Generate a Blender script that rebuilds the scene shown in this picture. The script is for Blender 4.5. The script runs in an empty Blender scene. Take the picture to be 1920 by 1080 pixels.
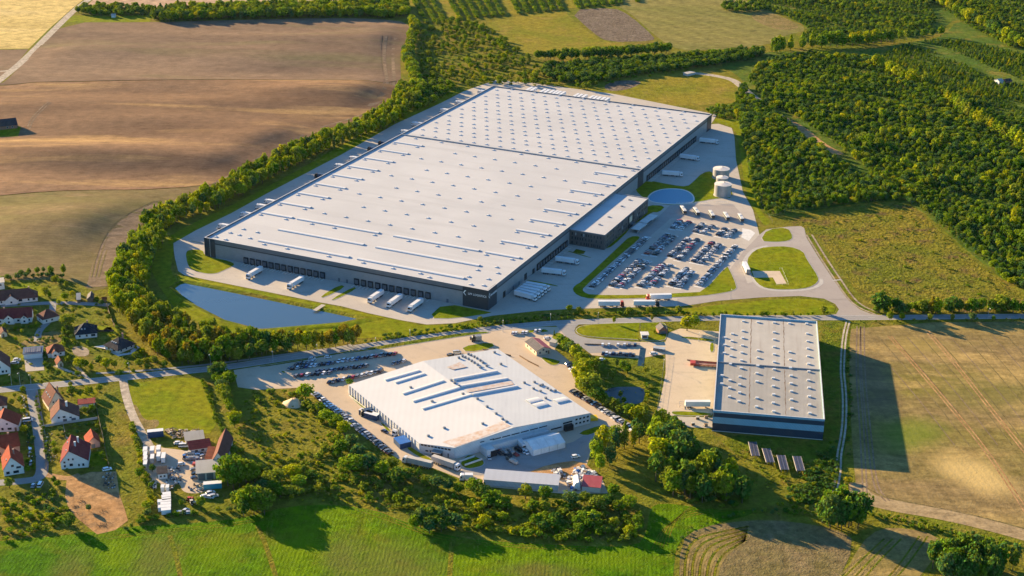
import bpy, math, random
from mathutils import Vector, Matrix
from mathutils.geometry import delaunay_2d_cdt
rnd = random.Random(7)
sc = bpy.context.scene
col = sc.collection
R = math.radians

# ------------------------------------------------------------------ camera
F_PX, PITCH, ROLL, CAM_H = 2807.7, 0.38765, 0.0140, 366.0
_c, _s = math.cos(PITCH), math.sin(PITCH)
_cr, _sr = math.cos(ROLL), math.sin(ROLL)
FWD = Vector((0, _c, -_s)); UP0 = Vector((0, _s, _c)); RT0 = Vector((1, 0, 0))
RT = RT0 * _cr + UP0 * _sr
UP = UP0 * _cr - RT0 * _sr
cam_d = bpy.data.cameras.new('camera'); cam = bpy.data.objects.new('camera', cam_d); col.objects.link(cam)
cam_d.sensor_width = 36; cam_d.lens = F_PX / 1920 * 36; cam_d.clip_start = 1; cam_d.clip_end = 30000
m = Matrix.Identity(4)
for i in range(3):
    m[i][0] = RT[i]; m[i][1] = UP[i]; m[i][2] = -FWD[i]
m[2][3] = CAM_H
cam.matrix_world = m
sc.camera = cam

def G(x, y, z=0.0):
    """survey point: photograph coordinate -> place on the level z"""
    d = FWD * F_PX + RT * (x - 960) + UP * (540 - y)
    t = (z - CAM_H) / d.z
    return Vector((d.x * t, d.y * t, z))
def G2(x, y, z=0.0):
    p = G(x, y, z); return Vector((p.x, p.y))
def GS(pts, z=0.0):
    return [G2(x, y, z) for x, y in pts]

# ------------------------------------------------------------------ properties
def tag(o, label=None, cat=None, group=None, kind=None):
    if label: o['label'] = label
    if cat: o['category'] = cat
    if group: o['group'] = group
    if kind: o['kind'] = kind
    return o
def empty(name, loc, rz=0.0, label=None, cat=None, group=None):
    o = bpy.data.objects.new(name, None); col.objects.link(o)
    o.empty_display_size = 0.5
    o.location = (loc[0], loc[1], loc[2] if len(loc) > 2 else 0); o.rotation_euler = (0, 0, rz)
    return tag(o, label, cat, group)
KIDS = {}
def link(o, parent=None):
    col.objects.link(o)
    if parent is not None:
        o.parent = parent; KIDS.setdefault(parent.name, []).append(o)
    return o
def copy_tree(o, parent=None):
    c = o.copy(); link(c, parent)
    for ch in KIDS.get(o.name, []): copy_tree(ch, c)
    return c

class MB:
    def __init__(s): s.v = []; s.f = []; s.m = []; s.sm = []
    def add(s, vs, fs, mi=0, smooth=False):
        n = len(s.v); s.v += [tuple(v) for v in vs]
        for f in fs: s.f.append([n + i for i in f]); s.m.append(mi); s.sm.append(smooth)
    def box(s, x0, x1, y0, y1, z0, z1, mi=0, M=None, top=None):
        vs = [Vector(p) for p in ((x0,y0,z0),(x1,y0,z0),(x1,y1,z0),(x0,y1,z0),(x0,y0,z1),(x1,y0,z1),(x1,y1,z1),(x0,y1,z1))]
        if M is not None: vs = [M @ v for v in vs]
        s.add(vs, [(3,2,1,0)], mi); n = len(s.v) - 8
        for f, k in (((4,5,6,7), mi if top is None else top), ((0,1,5,4), mi), ((1,2,6,5), mi), ((2,3,7,6), mi), ((3,0,4,7), mi)):
            s.f.append([n + i for i in f]); s.m.append(k); s.sm.append(False)
    def quad(s, a, b, c, d, mi=0): s.add([a, b, c, d], [(0,1,2,3)], mi)
    def poly(s, pts, z, mi=0): s.add([(p[0], p[1], z) for p in pts], [tuple(range(len(pts)))], mi)
    def prism(s, pts, z0, z1, mi=0, top=None):
        n = len(pts)
        if area(pts) < 0: pts = list(reversed(pts))
        s.add([(p[0], p[1], z0) for p in pts] + [(p[0], p[1], z1) for p in pts],
              [(i, (i+1) % n, n + (i+1) % n, n + i) for i in range(n)], mi)
        s.add([(p[0], p[1], z1) for p in pts], [tuple(range(n))], mi if top is None else top)
    def cyl(s, c, r0, r1, z0, z1, n=12, mi=0, top=None, smooth=True):
        vs = []
        for z, r in ((z0, r0), (z1, r1)):
            vs += [(c[0] + r*math.cos(2*math.pi*i/n), c[1] + r*math.sin(2*math.pi*i/n), z) for i in range(n)]
        s.add(vs, [(i, (i+1) % n, n + (i+1) % n, n + i) for i in range(n)], mi, smooth)
        s.add(vs[n:], [tuple(range(n))], mi if top is None else top)
    def tube(s, a, b, r0, r1, n=6, mi=0):
        a, b = Vector(a), Vector(b); d = (b - a).normalized()
        u = d.orthogonal().normalized(); w = d.cross(u)
        vs = [p + (u*math.cos(2*math.pi*i/n) + w*math.sin(2*math.pi*i/n)) * r for p, r in ((a, r0), (b, r1)) for i in range(n)]
        s.add(vs, [(i, (i+1) % n, n + (i+1) % n, n + i) for i in range(n)] + [tuple(range(n, 2*n)), tuple(range(n-1, -1, -1))], mi, True)
    def mesh(s, name, mats):
        me = bpy.data.meshes.new(name); me.from_pydata(s.v, [], s.f)
        for x in (mats if isinstance(mats, (list, tuple)) else [mats]): me.materials.append(x)
        me.polygons.foreach_set('material_index', s.m); me.polygons.foreach_set('use_smooth', s.sm)
        me.update(); return me
    def build(s, name, mats, parent=None, loc=None, rz=0):
        o = bpy.data.objects.new(name, s.mesh(name, mats)); link(o, parent)
        if loc is not None: o.location = (loc[0], loc[1], loc[2] if len(loc) > 2 else 0); o.rotation_euler = (0, 0, rz)
        return o

def area(p):
    return sum(p[i-1][0]*p[i][1] - p[i][0]*p[i-1][1] for i in range(len(p))) / 2
def inside(x, y, poly):
    r = False; j = len(poly) - 1
    for i in range(len(poly)):
        xi, yi = poly[i]; xj, yj = poly[j]
        if (yi > y) != (yj > y) and x < (xj-xi)*(y-yi)/(yj-yi) + xi: r = not r
        j = i
    return r
def seg_dist(x, y, a, b):
    dx, dy = b[0]-a[0], b[1]-a[1]; L = dx*dx + dy*dy
    t = 0 if L == 0 else max(0, min(1, ((x-a[0])*dx + (y-a[1])*dy) / L))
    return math.hypot(x-a[0]-t*dx, y-a[1]-t*dy)
def edge_dist(x, y, poly, closed=True):
    n = len(poly)
    return min(seg_dist(x, y, poly[i], poly[(i+1) % n]) for i in range(n if closed else n-1))
def chaikin(p, closed=True, n=2):
    for _ in range(n):
        q = []; N = len(p)
        rng = range(N) if closed else range(N-1)
        if not closed: q.append(p[0])
        for i in rng:
            a, b = p[i], p[(i+1) % N]
            q += [a*0.75 + b*0.25, a*0.25 + b*0.75]
        if not closed: q.append(p[-1])
        p = q
    return p
def inset(p, d):
    if area(p) < 0: p = list(reversed(p))
    n = len(p); out = []
    for i in range(n):
        a, b, c = p[i-1], p[i], p[(i+1) % n]
        e1 = (b-a); e2 = (c-b)
        if e1.length < 1e-6 or e2.length < 1e-6: out.append(b.copy()); continue
        e1.normalize(); e2.normalize()
        n1 = Vector((-e1.y, e1.x)); n2 = Vector((-e2.y, e2.x)); k = n1 + n2
        l = k.length_squared
        out.append(b + (k * (2*d/l) if l > 0.6 else n1 * d))
    return out
def resample(p, step, closed=False):
    out = []; N = len(p)
    for i in range(N if closed else N-1):
        a, b = p[i], p[(i+1) % N]; k = max(1, int((b-a).length/step))
        out += [a + (b-a)*(j/k) for j in range(k)]
    if not closed: out.append(p[-1])
    return out
SKY_STRENGTH, EXPOSURE, HAZE = 0.066, 1.92, 0.000004
# ------------------------------------------------------------------ materials
MATS = {}
class NT:
    def __init__(s, name):
        s.m = bpy.data.materials.new(name); s.m.use_nodes = True; s.t = s.m.node_tree; s.t.nodes.clear()
        s.out = s.t.nodes.new('ShaderNodeOutputMaterial')
        MATS[name] = s.m
    def n(s, typ, **kw):
        x = s.t.nodes.new('ShaderNode' + typ)
        for k, v in kw.items():
            if k in x.inputs: x.inputs[k].default_value = v
            else: setattr(x, k, v)
        return x
    def l(s, a, b): s.t.links.new(a, b)
    def rgb(s, c): return (c[0], c[1], c[2], 1)
    def mix(s, fac, a, b, blend='MIX'):
        x = s.n('Mix', data_type='RGBA', blend_type=blend)
        for sock, v in ((x.inputs[0], fac), (x.inputs[6], a), (x.inputs[7], b)):
            if hasattr(v, 'is_linked') or hasattr(v, 'links'): s.l(v, sock)
            else: sock.default_value = v if isinstance(v, (int, float)) else s.rgb(v)
        return x.outputs[2]
    def math(s, op, a, b=0.0, clamp=False):
        x = s.n('Math', operation=op, use_clamp=clamp)
        for i, v in enumerate((a, b)):
            if hasattr(v, 'links'): s.l(v, x.inputs[i])
            else: x.inputs[i].default_value = v
        return x.outputs[0]
    def ramp(s, v, a, b):
        x = s.n('MapRange', clamp=True); x.inputs[1].default_value = a; x.inputs[2].default_value = b
        s.l(v, x.inputs[0]); return x.outputs[0]
    def noise(s, co, scale, detail=3, rough=.55, dist=0.0):
        x = s.n('TexNoise'); x.inputs['Scale'].default_value = scale; x.inputs['Detail'].default_value = detail
        x.inputs['Roughness'].default_value = rough; x.inputs['Distortion'].default_value = dist
        s.l(co, x.inputs['Vector']); return x.outputs['Fac']
    def coord(s, ang=0.0, sc=(1, 1, 1)):
        t = s.n('TexCoord'); mp = s.n('Mapping'); s.l(t.outputs['Object'], mp.inputs['Vector'])
        mp.inputs['Rotation'].default_value = (0, 0, R(ang)); mp.inputs['Scale'].default_value = sc
        return mp.outputs['Vector']
    def bsdf(s, colr, rough=.9, bump=None, bstr=.3, bdist=.3, metal=0.0, spec=.3):
        b = s.n('BsdfPrincipled'); b.inputs['Roughness'].default_value = rough; b.inputs['Metallic'].default_value = metal
        b.inputs['Specular IOR Level'].default_value = spec
        if hasattr(colr, 'links'): s.l(colr, b.inputs['Base Color'])
        else: b.inputs['Base Color'].default_value = s.rgb(colr)
        if bump is not None:
            u = s.n('Bump'); u.inputs['Strength'].default_value = bstr; u.inputs['Distance'].default_value = bdist
            s.l(bump, u.inputs['Height']); s.l(u.outputs['Normal'], b.inputs['Normal'])
        s.l(b.outputs[0], s.out.inputs['Surface']); return s.m

def soil(name, c1, c2, c3=None, big=70, mid=9, fine=1.2, rows=None, aniso=None, bstr=.5, bdist=.35, patch=.5, rough=.95, grain=.75):
    """ground: two-colour patches, a third in blotches, fine grain; rows = (degrees, period, strength); aniso = (degrees, stretch)"""
    t = NT(name); co = t.coord()
    cb = t.coord(aniso[0], (1/aniso[1], 1, 1)) if aniso else co
    a = t.ramp(t.noise(cb, 1/big, 4, .6, .4), .5 - patch*.2, .5 + patch*.2)
    c = t.mix(a, c1, c2)
    if c3:
        b = t.ramp(t.noise(cb, 2.3/big, 4, .6), .53, .70); c = t.mix(b, c, c3)
    nm = t.noise(co, 1/mid, 4, .6); n3 = t.noise(t.coord(aniso[0], (.4, 1, 1)) if aniso else co, 1/3.4, 3, .6); nf = t.noise(co, 1/fine, 3, .65)
    k = t.math('ADD', t.math('ADD', t.math('MULTIPLY', nm, .4), t.math('MULTIPLY', n3, .4)), t.math('MULTIPLY', nf, .3))
    c = t.mix(grain, c, t.mix(t.ramp(k, .40, .70), (.38, .38, .38), (1.55, 1.55, 1.55)), 'MULTIPLY')
    h = t.math('ADD', t.math('MULTIPLY', nm, 1.2), nf)
    if rows:
        cr = t.coord(rows[0])
        w = t.n('TexWave', wave_type='BANDS', bands_direction='X'); w.inputs['Scale'].default_value = 2*math.pi/rows[1]/20
        w.inputs['Distortion'].default_value = .5; w.inputs['Detail'].default_value = 2; w.inputs['Detail Scale'].default_value = .06
        t.l(cr, w.inputs['Vector'])
        c = t.mix(t.math('MULTIPLY', w.outputs['Fac'], rows[2]), c, t.mix(.5, c, (.02, .018, .012)))
        h = t.math('ADD', h, t.math('MULTIPLY', w.outputs['Fac'], rows[2]))
    return t.bsdf(c, rough, h, bstr, bdist, spec=.02)

def plain(name, c, rough=.6, metal=0.0, var=.12, scale=.4, spec=.3):
    t = NT(name)
    if var:
        n = t.noise(t.coord(), scale, 4, .6)
        cc = t.mix(t.ramp(n, .3, .7), tuple(x*(1-var) for x in c), tuple(min(1, x*(1+var)) for x in c))
    else: cc = c
    return t.bsdf(cc, rough, metal=metal, spec=spec)

def foliage(name, c1, c2, c3, trans=.22):
    t = NT(name)
    oi = t.n('ObjectInfo'); ge = t.n('NewGeometry')
    c = t.mix(t.ramp(oi.outputs['Random'], .1, .8), c1, c2)
    c = t.mix(t.ramp(oi.outputs['Random'], .78, 1.0), c, c3)
    k = ge.outputs['Random Per Island']
    c = t.mix(.8, c, t.mix(k, (.4, .45, .45), (1.6, 1.5, 1.3)), 'MULTIPLY')
    d = t.n('BsdfDiffuse'); tr = t.n('BsdfTranslucent'); mx = t.n('MixShader'); mx.inputs[0].default_value = trans
    t.l(c, d.inputs['Color']); t.l(t.mix(.5, c, (.30, .34, .008)), tr.inputs['Color'])
    t.l(d.outputs[0], mx.inputs[1]); t.l(tr.outputs[0], mx.inputs[2]); t.l(mx.outputs[0], t.out.inputs['Surface'])
    return t.m

_d = G2(1780,760) - G2(1668,630); STUB = -math.degrees(math.atan2(_d.y, _d.x))
# fields and ground cover
soil('meadow_ground', (.135, .15, .014), (.18, .155, .018), (.21, .155, .035), 60, 8, 1.6, bstr=.8, bdist=.7)
soil('rough_grass', (.10, .135, .010), (.165, .155, .014), (.19, .135, .022), 35, 5, 1.4, bstr=.9, bdist=.9)
soil('hummock_meadow', (.125, .135, .014), (.19, .155, .02), (.135, .085, .035), 38, 7, 2.2, bstr=1, bdist=1.4, patch=.7)
soil('mown_grass', (.15, .185, .006), (.20, .20, .008), None, 25, 5, .9, bstr=.4, bdist=.25)
soil('lush_crop', (.055, .14, .003), (.11, .185, .003), (.13, .135, .010), 60, 6, 1.1, rows=(4, 1.9, .10), bstr=.75, bdist=.55)
soil('dull_crop', (.10, .135, .012), (.14, .16, .014), (.15, .12, .04), 40, 6, 1.1, rows=(4, 3.4, .12), bstr=.75, bdist=.5)
soil('ploughed_far', (.165, .11, .075), (.25, .165, .105), (.185, .145, .075), 110, 14, 1.8, rows=(84, 3.4, .2), aniso=(0, 5.5), bstr=.4, bdist=.3, grain=.5)
soil('ploughed_mid', (.155, .092, .056), (.285, .17, .095), (.42, .26, .11), 80, 10, 1.8, rows=(92, 3.4, .2), aniso=(3, 6.5), bstr=.4, bdist=.3, patch=.85, grain=.5)
soil('sprouting', (.215, .155, .072), (.165, .145, .05), (.27, .18, .095), 75, 10, 1.6, rows=(94, 3.6, .2), aniso=(5, 3.0), bstr=.35, bdist=.3, grain=.5)
soil('headland', (.20, .145, .095), (.24, .17, .11), None, 40, 8, 1.6, aniso=(20, 3), bstr=.4, bdist=.3)
soil('ripe_grain', (.50, .37, .13), (.58, .43, .16), (.54, .41, .18), 130, 12, 2, rows=(88, 7, .12), aniso=(0, 5), bstr=.3, bdist=.2)
soil('pink_fallow', (.42, .28, .18), (.48, .33, .22), (.36, .27, .18), 90, 12, 2, aniso=(0, 6), bstr=.3, bdist=.2)
soil('striped_meadow', (.19, .18, .045), (.24, .205, .06), (.18, .165, .05), 60, 8, 1.6, rows=(-38, 26, .3), aniso=(-52, 6), bstr=.6, bdist=.5)
soil('golden_meadow', (.18, .175, .016), (.235, .19, .022), (.26, .185, .04), 70, 8, 1.6, bstr=.7, bdist=.6)
soil('tilled_clods', (.14, .105, .075), (.18, .14, .10), (.24, .19, .15), 14, 3.2, 1.4, bstr=1, bdist=.8)
soil('stubble', (.27, .185, .085), (.215, .175, .045), (.42, .29, .105), 55, 8, 1.3, rows=(STUB-90, 4.1, .16), aniso=(STUB, 4.5), bstr=.5, bdist=.35, patch=.9)
def blotch(name, centre, rx, ry, ang, colr, amount):
    """a soft-edged patch of another colour at a place of its own in a field"""
    m_ = MATS[name]; t = NT.__new__(NT); t.m = m_; t.t = m_.node_tree
    bs = [n for n in t.t.nodes if n.type == 'BSDF_PRINCIPLED'][0]; src = bs.inputs['Base Color'].links[0].from_socket
    tc = t.n('TexCoord'); mp = t.n('Mapping', vector_type='TEXTURE'); mp.inputs['Location'].default_value = (centre.x, centre.y, 0); mp.inputs['Rotation'].default_value = (0, 0, R(ang)); mp.inputs['Scale'].default_value = (rx, ry, 1)
    t.l(tc.outputs['Object'], mp.inputs['Vector']); ln = t.n('VectorMath', operation='LENGTH'); t.l(mp.outputs[0], ln.inputs[0])
    co = t.coord(); d = t.math('ADD', ln.outputs['Value'], t.math('MULTIPLY', t.noise(co, 1/16, 5, .65), 1.1))
    k = t.math('MULTIPLY', t.math('SUBTRACT', 1.0, t.ramp(d, .95, 1.7)), amount); t.l(t.mix(k, src, t.mix(.75, src, colr)), bs.inputs['Base Color'])
for c_, rx, ry in (((130,1075),10,22),((295,1050),13,26),((740,1075),26,30),((640,1040),12,20),((1010,1070),20,8)): blotch('lush_crop', G2(*c_), rx, ry, 0, (.13, .125, .03), .75)
for c_, rx, ry in (((220,1040),9,16),((420,1030),14,18),((560,1020),14,18),((880,1050),10,14),((1150,1050),20,10)): blotch('lush_crop', G2(*c_), rx, ry, 0, (.14, .21, .004), .7)
blotch('stubble', G2(1830,890), 26, 17, -60, (.62, .44, .17), 1.0); blotch('stubble', G2(1710,815), 17, 26, -50, (.15, .21, .02), .8); blotch('stubble', G2(1640,720), 14, 40, -5, (.15, .10, .075), .7); blotch('stubble', G2(1730,650), 20, 16, 0, (.36, .27, .07), .6); blotch('stubble', G2(1860,740), 30, 30, 0, (.16, .15, .04), .6)
soil('stubble_edge', (.31, .225, .12), (.38, .28, .15), None, 40, 8, 1.4, aniso=(20, 3), bstr=.4, bdist=.3)
soil('stubble_swirl', (.19, .145, .068), (.16, .13, .048), (.24, .17, .085), 24, 5, 1.1, bstr=.8, bdist=.5)
soil('bare_earth', (.36, .20, .085), (.45, .265, .12), (.28, .175, .09), 22, 5, 1.0, bstr=.5, bdist=.35)
soil('dry_grass', (.25, .18, .07), (.17, .14, .045), (.30, .22, .10), 12, 3, .9, bstr=.9, bdist=.6)
soil('plantation_floor', (.065, .115, .016), (.105, .14, .018), (.19, .16, .03), 50, 8, 2, bstr=.6, bdist=.5)
soil('gravel', (.30, .235, .165), (.36, .29, .21), (.26, .21, .16), 18, 4, .8, bstr=.3, bdist=.15)
soil('dirt_track', (.40, .335, .26), (.46, .39, .30), None, 12, 3, .8, bstr=.3, bdist=.15)
# paved
def paving(name, c1, c2, c3, joint=None, ang=-24.35):
    t = NT(name); co = t.coord()
    n1 = t.noise(co, 1/45, 5, .6, .6); n2 = t.noise(co, 1/6, 4, .65); n3 = t.noise(co, 1.1, 2)
    c = t.mix(t.ramp(n1, .33, .68), c1, c2); c = t.mix(t.ramp(n2, .52, .85), c, c3)
    c = t.mix(.35, c, t.mix(n3, (.75, .75, .75), (1.25, 1.25, 1.25)), 'MULTIPLY')
    st = t.noise(t.coord(ang + 8, (.12, 1, 1)), 1/5, 4, .6); c = t.mix(t.ramp(st, .6, .8), c, t.mix(.3, c, (.09, .085, .08)))
    if joint:
        b = t.n('TexBrick'); b.offset = 0; b.inputs['Scale'].default_value = 1; b.inputs['Brick Width'].default_value = joint
        b.inputs['Row Height'].default_value = joint; b.inputs['Mortar Size'].default_value = .12; b.inputs['Mortar Smooth'].default_value = .3
        t.l(t.coord(ang), b.inputs['Vector'])
        c = t.mix(t.math('MULTIPLY', b.outputs['Fac'], .18), c, t.mix(.5, c, (.05, .05, .05)))
    return t.bsdf(c, .9, n3, .15, .05, spec=.05)
paving('concrete_yard', (.42, .37, .315), (.48, .43, .365), (.36, .325, .28), 6)
paving('asphalt_access', (.33, .285, .255), (.38, .335, .295), (.285, .25, .225))
paving('asphalt_road', (.28, .265, .25), (.33, .31, .29), (.23, .22, .21), None, 5)
paving('car_park', (.41, .355, .30), (.46, .41, .34), (.34, .31, .265), 5)
paving('yard_beige', (.47, .365, .255), (.54, .43, .315), (.40, .32, .235), None, 30)
paving('yard_pale', (.52, .41, .285), (.57, .46, .335), (.43, .35, .255), 9, -10)
plain('kerb_stone', (.42, .39, .35), .9)
plain('pale_paint', (.62, .60, .56), .8)
# buildings
t = NT('membrane_roof'); co = t.coord()
c = t.mix(t.ramp(t.noise(co, 1/60, 4, .6, .5), .35, .65), (.445, .438, .435), (.497, .488, .482))
c = t.mix(t.ramp(t.noise(t.coord(0, (.12, 1, 1)), 1/9, 4, .6), .5, .8), c, (.412, .404, .40))
b = t.n('TexBrick'); b.offset = 0; b.inputs['Scale'].default_value = 1; b.inputs['Brick Width'].default_value = 17.7; b.inputs['Row Height'].default_value = 2.6
b.inputs['Mortar Size'].default_value = .1; b.inputs['Mortar Smooth'].default_value = .6; t.l(co, b.inputs['Vector'])
c = t.mix(t.math('MULTIPLY', b.outputs['Fac'], .10), c, (.35, .33, .31))
t.bsdf(c, .75, spec=.25)
def panel(name, c, period=1.1, vertical=True, rough=.5, depth=.12):
    """sheet cladding: seams along one way of the wall"""
    t = NT(name); co = t.coord()
    w = t.n('TexWave', wave_type='BANDS', bands_direction='DIAGONAL' if vertical == 'd' else ('X' if vertical else 'Z'))
    w.inputs['Scale'].default_value = 2*math.pi/period/20; t.l(co, w.inputs['Vector'])
    n = t.noise(co, .25, 4, .6)
    cc = t.mix(t.ramp(n, .3, .7), tuple(x*.9 for x in c), tuple(x*1.08 for x in c))
    cc = t.mix(t.math('MULTIPLY', w.outputs['Fac'], depth), cc, tuple(x*.45 for x in c))
    return t.bsdf(cc, rough, spec=.4)
panel('grey_cladding', (.25, .255, .26), 1.2, False)
panel('dark_cladding', (.035, .04, .05), 1.5, 'd')
panel('mid_cladding', (.145, .15, .16), 1.2, False)
panel('office_cladding', (.10, .088, .082), 1.0, 'd')
panel('pale_cladding', (.56, .57, .58), 1.0, 'd')
panel('navy_cladding', (.03, .05, .08), .8, 'd', depth=.3)
panel('blue_cladding', (.25, .44, .53), .8, 'd', depth=.25)
plain('wall_trim', (.6, .58, .56), .6); plain('dark_trim', (.05, .05, .055), .5)
plain('parapet_cap', (.55, .54, .53), .5)
plain('dome_white', (.58, .58, .58), .7, var=.04, spec=.15); plain('door_grey', (.10, .11, .125), .5); plain('dock_black', (.02, .02, .024), .7)
plain('sign_white', (.8, .8, .8), .4, var=0)
def glassy(name, c, rough=.08):
    t = NT(name); return t.bsdf(c, rough, spec=.6)
glassy('window_glass', (.02, .028, .038)); plain('pale_glass', (.36, .39, .41), .5)
t = NT('pond_water'); nw = t.noise(t.coord(), 1.2, 3, .6)
t.bsdf((.045, .075, .10), .12, nw, .04, .05, spec=.9)
t = NT('basin_water'); t.bsdf((.018, .19, .31), .5, t.noise(t.coord(), 1.2, 3, .6), .03, .05, spec=.9)
t = NT('dark_water'); t.bsdf((.012, .032, .042), .3, t.noise(t.coord(), 1.2, 3, .6), .03, .05, spec=.25)
# ribbed white sheet roof, grey ribbed roof
def sheet_roof(name, c, c2, period, stain=None):
    t = NT(name); co = t.coord()
    w = t.n('TexWave', wave_type='BANDS', bands_direction='X'); w.inputs['Scale'].default_value = 2*math.pi/period/20; t.l(co, w.inputs['Vector'])
    n = t.noise(co, 1/14, 5, .6); cc = t.mix(t.ramp(n, .35, .7), c, c2)
    cc = t.mix(t.math('MULTIPLY', w.outputs['Fac'], .10), cc, tuple(x*.7 for x in c))
    if stain:
        n2 = t.noise(t.coord(0, (1, .06, 1)), 1/2.2, 4, .65); cc = t.mix(t.math('MULTIPLY', t.ramp(n2, .55, .8), .5), cc, stain)
    return t.bsdf(cc, .75, spec=.1)
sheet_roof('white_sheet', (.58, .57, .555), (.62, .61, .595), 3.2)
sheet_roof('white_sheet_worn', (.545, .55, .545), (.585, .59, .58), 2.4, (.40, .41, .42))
sheet_roof('grey_sheet', (.40, .37, .325), (.46, .43, .38), 4.4, (.26, .20, .155))
sheet_roof('grey_sheet_old', (.305, .29, .26), (.36, .34, .31), 2.2, (.17, .15, .125))
t = NT('rust_patch'); t.bsdf(t.mix(t.ramp(t.noise(t.coord(), .35, 6, .7), .38, .62), (.60, .56, .52), (.52, .36, .26)), .8, spec=.1)
plain('deck_rust', (.45, .25, .18), .8, var=.25); plain('rust_line', (.17, .11, .07), .9, var=.4, scale=.4)
plain('tank_steel', (.36, .35, .34), .45, metal=.3); plain('tank_lid', (.62, .56, .49), .6)
# houses
def tiles(name, c):
    t = NT(name); co = t.coord()
    w = t.n('TexWave', wave_type='BANDS', bands_direction='Z'); w.inputs['Scale'].default_value = 2*math.pi/.42/20; t.l(co, w.inputs['Vector'])
    n = t.noise(co, .5, 5, .7); cc = t.mix(t.ramp(n, .3, .7), tuple(x*.75 for x in c), tuple(x*1.25 for x in c))
    cc = t.mix(t.math('MULTIPLY', w.outputs['Fac'], .3), cc, tuple(x*.5 for x in c))
    return t.bsdf(cc, .85, w.outputs['Fac'], .3, .05, spec=.05)
for n, c in dict(tile_brown=(.15,.065,.05), tile_red=(.27, .055, .03), tile_maroon=(.18, .038, .038), tile_dark=(.028, .033, .045), tile_grey=(.15, .135, .135), tile_slate=(.055, .05, .055), tile_rust=(.22, .075, .045)).items(): tiles(n, c)
plain('render_white', (.66, .645, .61), .9, var=.06); plain('render_cream', (.6, .5, .36), .9, var=.06); plain('render_salmon', (.55, .28, .2), .9, var=.06)
plain('brick_wall', (.28, .13, .085), .9, var=.3, scale=3); plain('chimney_brick', (.35, .2, .15), .9, var=.3, scale=3); plain('timber', (.2, .13, .08), .8, var=.3, scale=2)
plain('fence_wood', (.16, .12, .085), .9, var=.3, scale=1.5); plain('fence_wire', (.2, .2, .2), .6)
t = NT('solar_cell'); b = t.n('TexBrick'); b.offset = 0; b.inputs['Scale'].default_value = 1; b.inputs['Brick Width'].default_value = 1.1; b.inputs['Row Height'].default_value = 1.7
b.inputs['Mortar Size'].default_value = .09; b.inputs['Color1'].default_value = b.inputs['Color2'].default_value = (.02, .035, .09, 1); b.inputs['Mortar'].default_value = (.16, .14, .13, 1)
t.l(t.coord(), b.inputs['Vector']); t.bsdf(b.outputs['Color'], .5, spec=.3)
# vehicles
t = NT('car_paint'); oi = t.n('ObjectInfo'); bs = t.n('BsdfPrincipled'); t.l(oi.outputs['Color'], bs.inputs['Base Color'])
bs.inputs['Roughness'].default_value = .28; bs.inputs['Coat Weight'].default_value = .6; bs.inputs['Coat Roughness'].default_value = .06; t.l(bs.outputs[0], t.out.inputs['Surface'])
glassy('car_glass', (.012, .016, .02), .05); plain('tyre', (.02, .02, .02), .9, var=0); plain('wheel_rim', (.35, .35, .36), .35, .5, var=0)
plain('trailer_white', (.66, .66, .66), .5, var=.05)
plain('bus_white', (.52, .52, .51), .5, var=.05)
plain('bus_shaded_side', (.16, .17, .18), .5, var=.05); plain('chassis', (.03, .03, .034), .6, var=0)  # lower bus body painted dark to stand for shade on the sides
plain('head_lamp', (.7, .7, .65), .2, var=0); plain('tail_lamp', (.4, .02, .02), .3, var=0)
plain('box_blue', (.03, .14, .42), .5, var=.1); plain('box_navy', (.025, .06, .13), .5); plain('box_teal', (.03, .27, .36), .5)
plain('signal_red', (.42, .05, .03), .5, var=.2); plain('red_sheet', (.45, .085, .085), .55, var=.1); plain('yellow_paint', (.75, .48, .015), .45)
plain('steel_grey', (.3, .3, .3), .4, .4); plain('tarp_white', (.7, .7, .69), .7); plain('concrete_block', (.45, .42, .38), .9)
plain('lamp_pole', (.45, .45, .45), .4, .3, var=0); plain('sand', (.6, .44, .27), .95, var=.15)
plain('bark', (.10, .075, .05), .95, var=.3, scale=2)
foliage('leaf_green', (0.094, 0.206, 0.015), (0.150, 0.237, 0.015), (0.225, 0.256, 0.016), .30)
foliage('leaf_dark', (0.044, 0.138, 0.027), (0.069, 0.163, 0.027), (0.106, 0.188, 0.022), .30)
foliage('leaf_gold', (0.300, 0.344, 0.010), (0.362, 0.356, 0.013), (0.425, 0.350, 0.013), .30)
foliage('leaf_autumn', (0.250, 0.175, 0.020), (0.325, 0.200, 0.020), (0.188, 0.188, 0.016), .30)
foliage('leaf_olive', (0.163, 0.225, 0.025), (0.206, 0.250, 0.025), (0.263, 0.256, 0.025), .30)
foliage('leaf_conifer', (0.044, 0.125, 0.035), (0.062, 0.150, 0.037), (0.094, 0.175, 0.035), .30)
foliage('leaf_teal', (.045, .14, .045), (.07, .16, .05), (.10, .18, .05), .25)
foliage('leaf_lime', (.22, .33, .018), (.28, .36, .018), (.34, .36, .018), .32)
MT = MATS
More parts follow.
